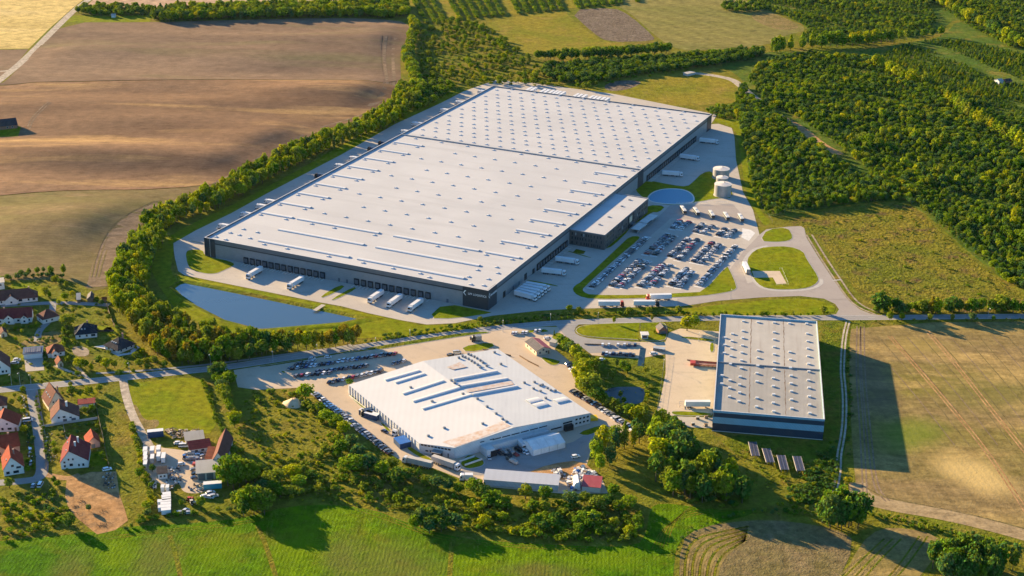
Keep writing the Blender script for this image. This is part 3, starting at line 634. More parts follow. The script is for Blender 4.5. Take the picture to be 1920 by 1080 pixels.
# dark corner panels
for nm, x0, x1, y0, y1 in (('corner_panel', -.22, 8.4, -.22, 1.0), ('corner_panel', WL-17.5, WL+.22, -.22, .9), ('corner_panel', WL-.9, WL+.22, .9, 12.5), ('corner_panel', WL-.9, WL+.22, VD-8, VD+4), ('corner_panel', WL-.9, WL+.22, WD-12, WD+.2), ('corner_panel', -.22, .9, 1.0, 9)):
    b = MB(); b.box(x0, x1, y0, y1, .02, 13.2, 0); part(b, nm, 'dark_cladding', WH_ROOT)
b = MB(); b.box(4.3, 4.5, -.3, -.2, .1, 13); part(b, 'corner_trim', 'wall_trim', WH_ROOT)
# skylight strips
def strip(x0, x1, y, w=3.1, h=.8):
    b = MB(); n = 6; z = 12.42
    prof = [(w/2*math.cos(math.pi*i/n), .35 + (h-.35)*math.sin(math.pi*i/n)) for i in range(n+1)]
    prof = [(w/2, 0)] + prof + [(-w/2, 0)]
    L = x1-x0
    vs = [(0, p, z+q) for p, q in prof] + [(L, p, z+q) for p, q in prof]; k = len(prof)
    b.add(vs, [(i, i+1, k+i+1, k+i) for i in range(k-1)], 0); b.add(vs[:k], [tuple(range(k-1, -1, -1))], 1); b.add(vs[k:], [tuple(range(k))], 1)
    j = 3.0
    while j < L - 1:
        b.box(j-.07, j+.07, -w/2-.03, w/2+.03, z+.3, z+.38, 1); j += 3.0
    o = part(b, 'skylight_strip', ['dome_white', 'pale_glass'], WH_ROOT); o.location = (x0, y, 0)
    return o
SY = [13 + 24.33*k for k in range(11)]
for k in range(3):
    strip(35, (105, 102, 100)[k], SY[k]); strip(111.5, (189, 188, 176)[k], SY[k])
for k in range(2, 11): strip(4.8, 30.6, SY[k]); strip(181, 205.5, SY[k])
# roof domes
def dome_mb(w=2.1):
    b = MB(); z = 12.42; a = w/2; q = a*.86; p = a*.5
    ring = lambda r, zz: [(r, r*.9, zz), (-r, r*.9, zz), (-r, -r*.9, zz), (r, -r*.9, zz)]
    vs = ring(a, z) + ring(a, z+.32) + ring(q, z+.48) + ring(p, z+.64)
    b.add(vs, [(i+j, i+(j+1) % 4, i+4+(j+1) % 4, i+4+j) for i in (0, 4, 8) for j in range(4)] + [(12, 13, 14, 15)])
    return b
spots = []
for y in [SY[k] for k in (3, 4, 5, 6, 7, 8, 9, 10)]:
    for k, x in enumerate([45.3, 62.9, 80.4, 98, 115.4, 133, 150.8, 168.3]):
        if (k in (0, 7) and round(y/24.33) % 2): continue
        spots.append((x, y - 6.2))
for x, y in [(5,6),(14,4.5),(17,16),(27,14),(9,17),(25,26),(13,27),(197,6),(205,8),(190,17),(203,19),(190,30),(204,31),(199,40),(168,5)]: spots.append((x, y))
for k in range(2, 11):
    for x in (7, 28, 183, 202): spots.append((x, SY[k] - 4.6))
for x in (42, 60, 92, 118, 140, 160): spots += [(x, 8.3), (x+7, 57)]
rear = [(8.5+11.9*k, 298.5+24.35*m) for k in range(17) for m in range(7)] + [(15.5+11.9*k, 284+24.35*m) for k in range(17) for m in range(7)] + [(20+23.8*k, 453) for k in range(8)]
rear += [(15.5+23.8*k, 272.5) for k in range(9)]
rear.sort(key=lambda p: p[1])
spots += rear; me = None
dm = dome_mb().mesh('roof_dome', [MT['dome_white']])
for x, y in spots[:100]:
    o = bpy.data.objects.new('roof_dome', dm); link(o, WH_ROOT); o.location = (x, y, 0)
b = MB()
for x, y in spots[100:]:
    d = dome_mb(); b.add([(v[0]+x, v[1]+y, v[2]) for v in d.v], d.f)
tag(part(b, 'roof_dome', 'dome_white', WH_ROOT), kind='stuff')
# dock doors
def dock(parent, x, y, rz, leveller=True):
    b = MB(); b.box(-1.75, 1.75, -.75, 0, 0, 4.6, 0); f = b.build('dock_shelter', [MT['dock_black']], parent); f.location = (x, y, 0); f.rotation_euler = (0, 0, rz)
    b = MB(); b.box(-1.25, 1.25, -.80, -.752, 1.1, 3.9, 0); g = b.build('door', [MT['door_grey']], f)
    b = MB(); b.box(-1.5, -1.2, -4.6, -.8, 0, .35, 0); b.box(1.2, 1.5, -4.6, -.8, 0, .35, 0); b.build('guide_rail', [MT['pale_paint']], f)
    return f
d0 = None
def put_dock(x, y, rz):
    global d0
    if d0 is None: d0 = dock(WH_ROOT, x, y, rz)
    else:
        c = copy_tree(d0, WH_ROOT); c.location = (x, y, 0); c.rotation_euler = (0, 0, rz)
for k in range(13): put_dock(33 + 4.95*k, 0, 0)
for k in range(11): put_dock(118 + 5.2*k, 0, 0)
for k in range(12): put_dock(WL, 77 + 4.4*k, math.pi/2)
for k in range(27): put_dock(WL, 291 + 4.6*k, math.pi/2)
def openings(parent, kind, mat, rects, face):
    """rects on a wall of the warehouse: (along, width, z0, z1)"""
    for a, w, z0, z1 in rects:
        b = MB()
        if face == 'front': b.box(a, a+w, -.12, .2, z0, z1)
        elif face == 'side': b.box(WL-.2, WL+.12, a, a+w, z0, z1)
        part(b, kind, mat, parent)
openings(WH_ROOT, 'gate', 'dock_black', [(22, 3.6, .05, 4.2), (55, 4, .05, 4.5), (68, 3.6, .05, 3.4)], 'side')
openings(WH_ROOT, 'door', 'door_grey', [(37, 1.6, .05, 2.6), (46, 1.6, .05, 2.6), (133, 3, .05, 3.4)], 'side')
openings(WH_ROOT, 'door', 'door_grey', [(104, 1.4, .05, 2.5), (110, 1.4, .05, 2.5), (183, 1.4, .05, 2.5)], 'front')
# sign on the dark corner: a forked arrow mark and the name, on both faces
def text(body, size, parent, loc, rot, name='sign_lettering', mat='sign_white', ext=.05, w=None):
    c = bpy.data.curves.new(name, 'FONT'); c.body = body; c.size = size; c.extrude = ext; c.align_x = 'LEFT'; c.materials.append(MT[mat])
    tmp = bpy.data.objects.new(name, c); me = bpy.data.meshes.new_from_object(tmp); bpy.data.objects.remove(tmp)
    o = bpy.data.objects.new(name, me); link(o, parent); o.location = loc; o.rotation_euler = rot
    xs = [v.co.x for v in me.vertices]
    if w: o.scale.x = w / max(.1, max(xs) - min(xs))
    return o
def mark(parent, M):
    b = MB()
    for pts in ([(1.9,2.6),(2.5,2.6),(.75,0.1),(2.5,-2.2),(1.9,-2.2),(-.2,.15)], [(.2,.9),(.7,.9),(1.9,2.6),(1.3,2.6)]):
        n = len(pts); b.add([M @ Vector((x*.8, y*.72, .1)) for x, y in pts], [tuple(range(n-1, -1, -1))])
    return part(b, 'sign_emblem', 'sign_white', parent)
Rx = Matrix.Rotation(R(90), 4, 'X')
mark(WH_ROOT, Matrix.Translation((195.0, -.2, 9.0)) @ Rx)
text('LPP LOGISTICS', 1.9, WH_ROOT, (198.2, -.27, 8.3), (R(90), 0, 0), w=12.6)
Rz = Matrix.Rotation(R(90), 4, 'Z')
mark(WH_ROOT, Matrix.Translation((WL+.2, .4, 9.0)) @ Rz @ Rx)
text('LPP LOGISTICS', 1.7, WH_ROOT, (WL+.27, 2.9, 8.4), (R(90), 0, R(90)), w=9.2)

# office block on the car-park side
b0 = (WL + .15, 131.5); OL, OW, OH = 88.0, 26.0, 11.2
OFF = empty('office_block', (*wl(b0[0], b0[1]), 0), TH, 'dark grey office block with a pale roof attached to the warehouse side', 'office building')
b = MB(); b.box(0, OW, 0, OL, 0, 10.35, 0); part(b, 'wall', 'office_cladding', OFF)
b = MB(); b.box(.35, OW-.35, .35, OL-.35, 10.4, 10.75, 0); part(b, 'roof', 'membrane_roof', OFF)
b = MB()
for x0, x1, y0, y1 in ((-.1, .35, -.1, OL+.1), (OW-.35, OW+.1, -.1, OL+.1), (.35, OW-.35, -.1, .35), (.35, OW-.35, OL-.35, OL+.1)): b.box(x0, x1, y0, y1, 10.2, OH, 0, top=1)
part(b, 'parapet', ['mid_cladding', 'parapet_cap'], OFF)
for y in (18, 36, 62, 78):
    b = MB(); b.box(14, 15.6, y, y+1.6, 10.7, 11.3); part(b, 'roof_vent', 'steel_grey', OFF)
def win(parent, x0, x1, y0, y1, z0, z1, mat='window_glass', name='window', label=None):
    b = MB(); b.box(x0, x1, y0, y1, z0, z1); return part(b, name, mat, parent, label)
rr = random.Random(3)
for fl in (1.0, 4.3, 7.4):
    x = 1.6
    while x < OW - 2:
        if rr.random() < .75:
            o = win(OFF, x, x+.75, -.06, .2, fl, fl+1.9, 'pale_glass' if rr.random() < .3 and fl > 6 else 'window_glass')
        x += rr.choice((1.3, 1.8, 2.4))
    y = 2.0
    while y < OL - 2:
        if 46 < y < 58: y = 58.5
        if rr.random() < .8: win(OFF, OW-.2, OW+.06, y, y+.8, fl, fl+1.9, 'pale_glass' if rr.random() < .05 else 'window_glass')
        y += rr.choice((1.5, 2.0, 2.6, 3.2))
win(OFF, OW-.2, OW+.12, 46.5, 48.6, .05, 10.1, 'dock_black', 'entrance_recess'); win(OFF, OW-.2, OW+.12, 55.2, 57.3, .05, 10.1, 'dock_black', 'entrance_recess')
win(OFF, OW-.2, OW+.14, 49.2, 54.6, .05, 3.2, 'window_glass', 'entrance_door'); win(OFF, OW-.2, OW+.1, 49.2, 54.6, 4.4, 8.4, 'render_cream', 'lobby_window')
b = MB(); b.box(OW+.02, OW+2.6, 48.8, 55, 3.3, 3.6); part(b, 'entrance_canopy', 'door_grey', OFF)

# bicycle shelter by the car park
p = G2(1190, 437); q = G2(1226, 409); d = (q-p); L = d.length
SH = empty('bicycle_shelter', (*p, 0), math.atan2(d.y, d.x), 'long low shelter with a pale roof and raised middle between office and car park', 'shelter')
for nm, x0, x1, z in (('roof', 0, L*.42, 2.6), ('raised_roof', L*.43, L*.64, 3.0), ('roof', L*.65, L, 2.6)):
    b = MB(); b.box(x0, x1, -3.2, 3.2, z, z+.18, 0); part(b, nm, 'pale_paint', SH)
b = MB(); b.box(L*.425, L*.645, -3.4, -3.21, 2.4, 3.2); b.box(L*.425, L*.645, 3.21, 3.4, 2.4, 3.2); part(b, 'roof_edge', 'dock_black', SH)
for i in range(8):
    for y in (-3, 3):
        b = MB(); b.box(L*i/7-.08, L*i/7+.08, y-.08, y+.08, 0, 2.6); part(b, 'post', 'steel_grey', SH)
b = MB(); b.box(.3, L-.3, -1.6, -1.5, .1, 1.1); part(b, 'bicycle_rack', 'steel_grey', SH)

# water tanks
def tank(px, py, r, h, label):
    c = G(px, py); t = empty('water_tank', c, .4, label, 'tank', 'water tanks beside the fire pond')
    b = MB(); b.cyl((0, 0), r+.5, r+.5, 0, .3, 32); part(b, 'base_ring', 'kerb_stone', t)
    b = MB(); b.cyl((0, 0), r, r, .3, h, 40)
    for k in range(1, 6): b.cyl((0, 0), r+.04, r+.04, .3+(h-.3)*k/6-.04, .3+(h-.3)*k/6+.04, 40)
    part(b, 'shell', 'tank_steel', t)
    b = MB(); b.cyl((0, 0), r+.15, r+.1, h-.12, h+.06, 40); b.cyl((0, 0), r-.2, .4, h+.05, h+.7, 40); part(b, 'lid', 'tank_lid', t)
    b = MB(); b.cyl((r*.3, r*.2), .5, .5, h+.3, h+1.0, 10); part(b, 'hatch', 'steel_grey', t)
    for s in (-.3, .3):
        b = MB(); b.tube((s, -r-.25, .3), (s, -r-.25, h+.8), .05, .05); part(b, 'ladder_rail', 'steel_grey', t)
tank(1351.5, 333, 6.5, 7.6, 'grey round water tank with a pale lid, farther from the car park')
tank(1353, 351, 4.6, 8.2, 'smaller round tank half hidden between the two big tanks')
tank(1354.5, 366, 6.5, 9.2, 'grey round water tank with a pale lid, beside the car-park edge of the pond')
# fence rails of the basin
for i, (a, c_) in enumerate((((1268, 383), (1299, 383)), ((1303, 382), (1326, 382)), ((1342, 381), (1364, 381)))):
    p, q = G2(*a), G2(*c_); d = q-p
    t = empty('railing', (*p, .15), math.atan2(d.y, d.x), ('pale railing along the fire pond edge', 'pale railing between the pond and the bus apron', 'pale railing below the nearer water tank')[i], 'railing')
    for z in (.5, 1.0, 1.5):
        b = MB(); b.box(0, d.length, -.05, .05, z-.05, z+.05); part(b, 'rail', 'pale_paint', t)
    k = int(d.length/2.5)
    for j in range(k+1):
        b = MB(); b.box(d.length*j/k-.06, d.length*j/k+.06, -.06, .06, 0, 1.6); part(b, 'post', 'pale_paint', t)

# ------------------------------------------------------------------ grey hall on the right
hp = [31.2377*1.83, 70.9437*1.83]; TO = Vector((58.0732*1.83, 383.3548*1.83)); TT = -0.1511; HL, HD, HH = 57.17, 129.83, 12.1
HALL = empty('grey_hall', (*TO, 0), TT, 'tall grey-roofed storage hall with a blue banded front beside the stubble field', 'warehouse')
HM = 62.0
b = MB(); b.box(0, HL, 0, HD, 0, 4.7, 0); b.box(-.07, HL+.07, -.07, HD+.07, 4.7, 8.3, 1); b.box(0, HL, 0, HD, 8.3, 10.79, 0)
part(b, 'wall', ['navy_cladding', 'blue_cladding'], HALL)
b = MB(); b.box(-.12, HL+.12, -.12, -.075, -.0+.02, .35); part(b, 'plinth', 'pale_paint', HALL)
b = MB(); b.box(.4, HL-.4, .4, HM-.3, 10.8, 11.1); part(b, 'roof', 'grey_sheet_old', HALL, 'darker weathered half of the roof')
b = MB(); b.box(.4, HL-.4, HM+.3, HD-.4, 10.9, 11.2); part(b, 'roof', 'grey_sheet', HALL, 'paler far half of the roof')
b = MB(); b.box(.4, HL-.4, HM-.3, HM+.3, 10.8, 11.7); part(b, 'fire_wall', 'steel_grey', HALL)
b = MB()
for x0, x1, y0, y1 in ((-.1, .4, -.1, HD+.1), (HL-.4, HL+.1, -.1, HD+.1), (.4, HL-.4, -.1, .4), (.4, HL-.4, HD-.4, HD+.1)): b.box(x0, x1, y0, y1, 10.9, 12.15, 0, top=1)
part(b, 'parapet', ['blue_cladding', 'parapet_cap'], HALL)
for x in (18.5, 37.5):
    for y0, y1, zz in ((1, HM-2, 11.112), (HM+2, HD-1, 11.212)):
        b = MB(); r2 = random.Random(int(x+y0)); y = y0; L_ = []; R_ = []
        while y < y1:
            w = r2.uniform(.06, .3); ox = r2.uniform(-.2, .2); L_.append((x+ox-w, y, zz)); R_.append((x+ox+w, y, zz)); y += r2.uniform(1.2, 3)
        n = len(L_); b.add(R_ + L_, [(i, i+1, n+i+1, n+i) for i in range(n-1)]); part(b, 'roof_gutter', 'rust_line', HALL)
inv = Matrix.Rotation(-TT, 2)
vb = MB(); vb.box(-.85, .85, -.7, .7, 0, .8); vm = vb.mesh('roof_vent', [MT['dome_white']])
for x, y in [(265,92),(379,100),(505,104),(624,109),(758,113),(180,191),(262,168),(505,179),(763,189),(123,221),(176,247),(260,223),(505,235),(767,248),(121,278),(173,305),(257,281),(505,293),(767,305),(116,341),(168,363),(253,337),(380,320),(505,350),(627,332),(770,365),(164,426),(250,397),(379,377),(505,410),(630,391),(773,425),(247,457),(377,440),(505,467),(632,456),(775,484),
             (99,516),(239,525),(371,498),(498,536),(636,517),(772,552),(160,552),(97,580),(235,587),(371,562),(498,598),(636,577),(776,611),(158,611),(235,648),(371,690),(501,663),(640,638),(778,678),(156,679),(231,716),(368,758),(498,728),(640,703),(780,743),(501,795),(642,772),(782,808)]:
    g = inv @ (G2(1330 + x/4.152, 580 + y/4.152, 11.4) - TO)
    if not (.6 < g.x < HL-.6 and .6 < g.y < HD-.6): continue
    o = bpy.data.objects.new('roof_vent', vm); link(o, HALL); o.location = (g.x, g.y, 11.1)
for y in (6, 28, 40, 58, 80, 96):
    b = MB(); b.box(-.12, .1, y, y+4, .05, 4.4); part(b, 'gate', 'dock_black', HALL)
# ------------------------------------------------------------------ white hall with the low gable
EV = 6.0
cF, cR, cL = G2(933, 654, EV), G2(1107.2, 774.8, EV), G2(653, 721, EV-.7)
a1, a2 = G2(852.5, 840, EV), G2(785.8, 829, EV-.2)
WR = empty('white_hall', (*cR, 0), 0, 'big white works hall with a low gable roof, rust stains and long rooflights', 'factory hall')
def lo(p): return Vector((p.x - cR.x, p.y - cR.y))
pF, pR, pL, p1, p2 = lo(cF), lo(cR), lo(cL), lo(a1), lo(a2)
ax = (p1 - pR).normalized(); ay = (pF - pR).normalized()      # along the front, along the side
def fa(p): return p.dot(ax) / 1.0
# ridge from the front gable to the far gable
rg0 = lo(G2(964, 803, 9.0)); rg1 = lo(G2(801, 683.5, 9.0)); RZ = 9.0
b = MB()
def wallstrip(p, q, z0, z1, zb=0):
    b.quad((q.x, q.y, zb), (p.x, p.y, zb), (p.x, p.y, z0), (q.x, q.y, z1))
gf = pR + (p1-pR) * ((rg0-pR).dot(p1-pR) / (p1-pR).length_squared); gb = pF + (pL-pF) * ((rg1-pF).dot(pL-pF) / (pL-pF).length_squared)
def _rd(p):
    d = (gb-gf).normalized(); return abs(d.x*(p.y-gf.y) - d.y*(p.x-gf.x))
ZL, Z2 = [RZ - (RZ-EV)*_rd(p)/_rd(p1) for p in (pL, p2)]
wallstrip(pR, pF, EV, EV); wallstrip(pL, p2, ZL, Z2); wallstrip(p2, p1, Z2, EV)
b.add([(pR.x, pR.y, 0), (pR.x, pR.y, EV), (gf.x, gf.y, RZ), (p1.x, p1.y, EV), (p1.x, p1.y, 0)], [(0, 1, 2, 3, 4)])
b.add([(pF.x, pF.y, 0), (pF.x, pF.y, EV), (gb.x, gb.y, RZ), (pL.x, pL.y, ZL), (pL.x, pL.y, 0)], [(4, 3, 2, 1, 0)])
part(b, 'wall', 'pale_cladding', WR)
U = .12
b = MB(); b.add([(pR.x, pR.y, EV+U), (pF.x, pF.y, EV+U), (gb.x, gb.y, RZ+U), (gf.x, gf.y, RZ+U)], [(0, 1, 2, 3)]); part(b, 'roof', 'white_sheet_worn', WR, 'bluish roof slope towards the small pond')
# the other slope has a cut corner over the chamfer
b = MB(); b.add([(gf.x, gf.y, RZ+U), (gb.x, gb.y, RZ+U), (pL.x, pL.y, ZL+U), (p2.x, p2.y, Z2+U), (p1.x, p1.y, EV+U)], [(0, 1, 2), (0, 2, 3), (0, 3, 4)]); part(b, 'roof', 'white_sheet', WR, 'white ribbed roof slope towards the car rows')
def rz_right(p):                                   # height of the right slope
    t = (p - gf).dot((pR-gf)) / (pR-gf).length_squared; return RZ + (EV-RZ)*t
nrm = lambda v: v.normalized()
def rdist(p):
    d = (gb-gf).normalized(); return abs(d.x*(p.y-gf.y) - d.y*(p.x-gf.x))
def rz_left(p): return RZ - (RZ-EV) * rdist(p) / rdist(p1)
def ridge_side(p): return (p-gf).cross(gb-gf) if hasattr(p, 'cross') else 0
def rz(p):
    d = gb - gf; s_ = d.x*(p.y-gf.y) - d.y*(p.x-gf.x); sR = d.x*(pR.y-gf.y) - d.y*(pR.x-gf.x)
    return (rz_right(p) if s_*sR > 0 else rz_left(p)) + U
def on_roof(x, y):
    p = lo(G2(x, y, 7.5)); 
    for _ in range(4): z = rz(p); p = lo(G2(x, y, z))
    return Vector((p.x, p.y, rz(p)))
def rooflight(a, c, w=2.5, h=.62):
    A, C = on_roof(*a), on_roof(*c); d = C-A; L = d.length; b = MB(); n = 5
    prof = [(w/2, -.1)] + [(w/2*math.cos(math.pi*i/n), .3 + (h-.3)*math.sin(math.pi*i/n)) for i in range(n+1)] + [(-w/2, -.1)]
    u = d.normalized(); s = Vector((-u.y, u.x, 0)).normalized(); k = len(prof); up = u.cross(s)
    if up.z < 0: up = -up
    vs = [A + s*p + up*q for p, q in prof] + [C + s*p + up*q for p, q in prof]
    b.add(vs, [(i, i+1, k+i+1, k+i) for i in range(k-1)]); b.add(vs[:k], [tuple(range(k-1, -1, -1))], 1); b.add(vs[k:], [tuple(range(k))], 1)
    part(b, 'rooflight', ['dome_white', 'pale_glass'], WR)
for a, c in [((722,713),(786,695)),((741,718),(796,701)),((755,739),(832,714)),((774,753),(862,726.5)),((792,767),(884,740)),((849,712),(932,696.5)),((862,725),(952,710)),((886,740),(970,724.5))]: rooflight(a, c)
for a, c in [((990,754),(1013,748.5)),((1002,762),(1024,756.5)),((1041,753.5),(1063,748.5))]: rooflight(a, c, 5)
def roof_patch(pts, mat, name='rust_stain'):
    P2 = resample([on_roof(*p).xy for p in pts], 3, True)
    if area(P2) < 0: P2.reverse()
    n = len(P2); q = list(P2); xs = [p.x for p in P2]; ys = [p.y for p in P2]; x = min(xs)
    while x < max(xs):
        y = min(ys)
        while y < max(ys):
            if inside(x, y, P2) and edge_dist(x, y, P2) > .8: q.append(Vector((x, y)))
            y += 1.5
        x += 1.5
    vs_, es_, fs_, *_ = delaunay_2d_cdt(q, [(i, (i+1) % n) for i in range(n)], [list(range(n))], 1, 1e-4)
    b = MB(); b.add([(v.x, v.y, rz(v) + .06) for v in vs_], [tuple(f) for f in fs_]); part(b, name, mat, WR)
roof_patch([(838,688),(862,679),(876,688),(850,693)], 'rust_patch'); roof_patch([(872,730),(958,714),(964,721),(878,736)], 'rust_patch')
roof_patch([(829,829),(905,806),(941,789.5),(958,799.5),(881,829),(853,838)], 'rust_patch')
vb = MB(); vb.box(-.7, .7, -.5, .5, -.2, .8); vb2 = vb.mesh('roof_unit', [MT['steel_grey']])
for x, y in [(867,668),(872,670),(878,673),(884,677),(889,680),(895,684),(900,689),(878,664),(883,666),(889,669),(894,672),(900,676),(905,680),(912,686),(927,661),(939,683),(860,671),(1002,717),(1012,723),(1017,722),(1026,728),(1032,732),(1000,729),(1013,734),(1041,733),(983,718),(1023,747),(868,739),(846,713.5),(852,718),(860,724),(895,748),(913,763),(930,776),(942,786),(949,791),(810,753),(803,818),(833,803),(905,795),(770,727)]:
    o = bpy.data.objects.new('roof_unit', vb2); link(o, WR); o.location = on_roof(x, y); o.rotation_euler = (0, 0, math.atan2(ax.y, ax.x))
# openings on the front, the chamfer and the left wall
def on_wall(p, q, t0, t1, z0, z1, mat, name, out=.08):
    d = (q-p); n = Vector((d.y, -d.x)).normalized(); a, c = p + d*t0, p + d*t1; b = MB(); o1 = n*out; o2 = -n*.2
    b.add([(v.x, v.y, z) for z in (z0, z1) for v in (a+o2, c+o2, c+o1, a+o1)], [(0,1,2,3),(4,5,6,7),(3,2,6,7),(2,1,5,6),(0,3,7,4),(1,0,4,5)]); part(b, name, mat, WR)
fr0, fr1 = p1, pR                                   # front wall runs from the chamfer to the office end
if Vector(((fr1-fr0).y, -(fr1-fr0).x)).dot(-ay) < 0: fr0, fr1 = fr1, fr0
sgn = (lambda t: t) if fr0 is p1 else (lambda t: 1-t)
def front(t0, t1, z0, z1, mat='window_glass', name='window', out=.08):
    a, c = sorted((sgn(t0), sgn(t1))); on_wall(fr0, fr1, a, c, z0, z1, mat, name, out)
for k in range(4):
    t = .885 + .029*k
    front(t, t+.016, 1.5, 2.5); front(t, t+.016, 3.9, 4.9)
front(.79, .86, 3.6, 4.5); front(.70, .78, 1.9, 2.7)
for k in range(6): front(.27+.068*k, .33+.068*k, 4.9, 5.5)
front(.34, .40, 2.9, 3.5)
for t in (.18, .25): front(t, t+.03, 5.3, 5.8)
front(.795, .855, .05, 3.2, 'dock_black', 'dock_shelter', 2.2)
c0, c1 = (p2, p1) if Vector(((p1-p2).y, -(p1-p2).x)).dot(p1+p2-2*pF) > 0 else (p1, p2)
for k in range(9): on_wall(c0, c1, .05+.095*k, .125+.095*k, 4.1, 5.0, 'window_glass', 'window')
on_wall(c0, c1, .18, .26, 1.2, 2.0, 'window_glass', 'window'); on_wall(c0, c1, .30, .36, 1.0, 2.2, 'window_glass', 'window'); on_wall(c0, c1, .80, .84, .05, 2.2, 'door_grey', 'door')
on_wall(c0, c1, .42, .66, 0.05, 3.0, 'dock_black', 'loading_bay', 3.0); on_wall(c0, c1, .40, .68, 3.02, 3.3, 'steel_grey', 'loading_bay_roof', 3.6)
l0, l1 = (pL, p2) if Vector(((p2-pL).y, -(p2-pL).x)).dot(pL+p2-2*pR) > 0 else (p2, pL)
for k in range(24): on_wall(l0, l1, .02+.04*k, .023+.04*k, .05, 5.2, 'wall_trim', 'drainpipe', .35)
# lean-to bay on the front and a round stair block
d = p1 - pR; nf = Vector((d.y, -d.x)).normalized()
if nf.dot(-ay) < 0: nf = -nf
A, C = p1 - d*.18, p1 - d*.66
b = MB(); q = [A, C, C + nf*3.2, A + nf*3.2]; b.prism(q, 0, 4.0, 0, 1); part(b, 'lean_to', ['pale_cladding', 'white_sheet_worn'], WR)
A, C = p1 - d*.18, p1 - d*.235
b = MB(); q = [A + nf*3.22, C + nf*3.22, C + nf*7.5, A + nf*7.5]; b.prism(q, 0, 4.4, 0, 1); part(b, 'entrance_block', ['pale_cladding', 'pale_paint'], WR)
A, C = p1 - d*.205, p1 - d*.25
b = MB(); q = [A + nf*7.52, C + nf*7.52, C + nf*7.7, A + nf*7.7]; b.prism(q, .05, 3.4, 0); part(b, 'gate', 'dock_black', WR)
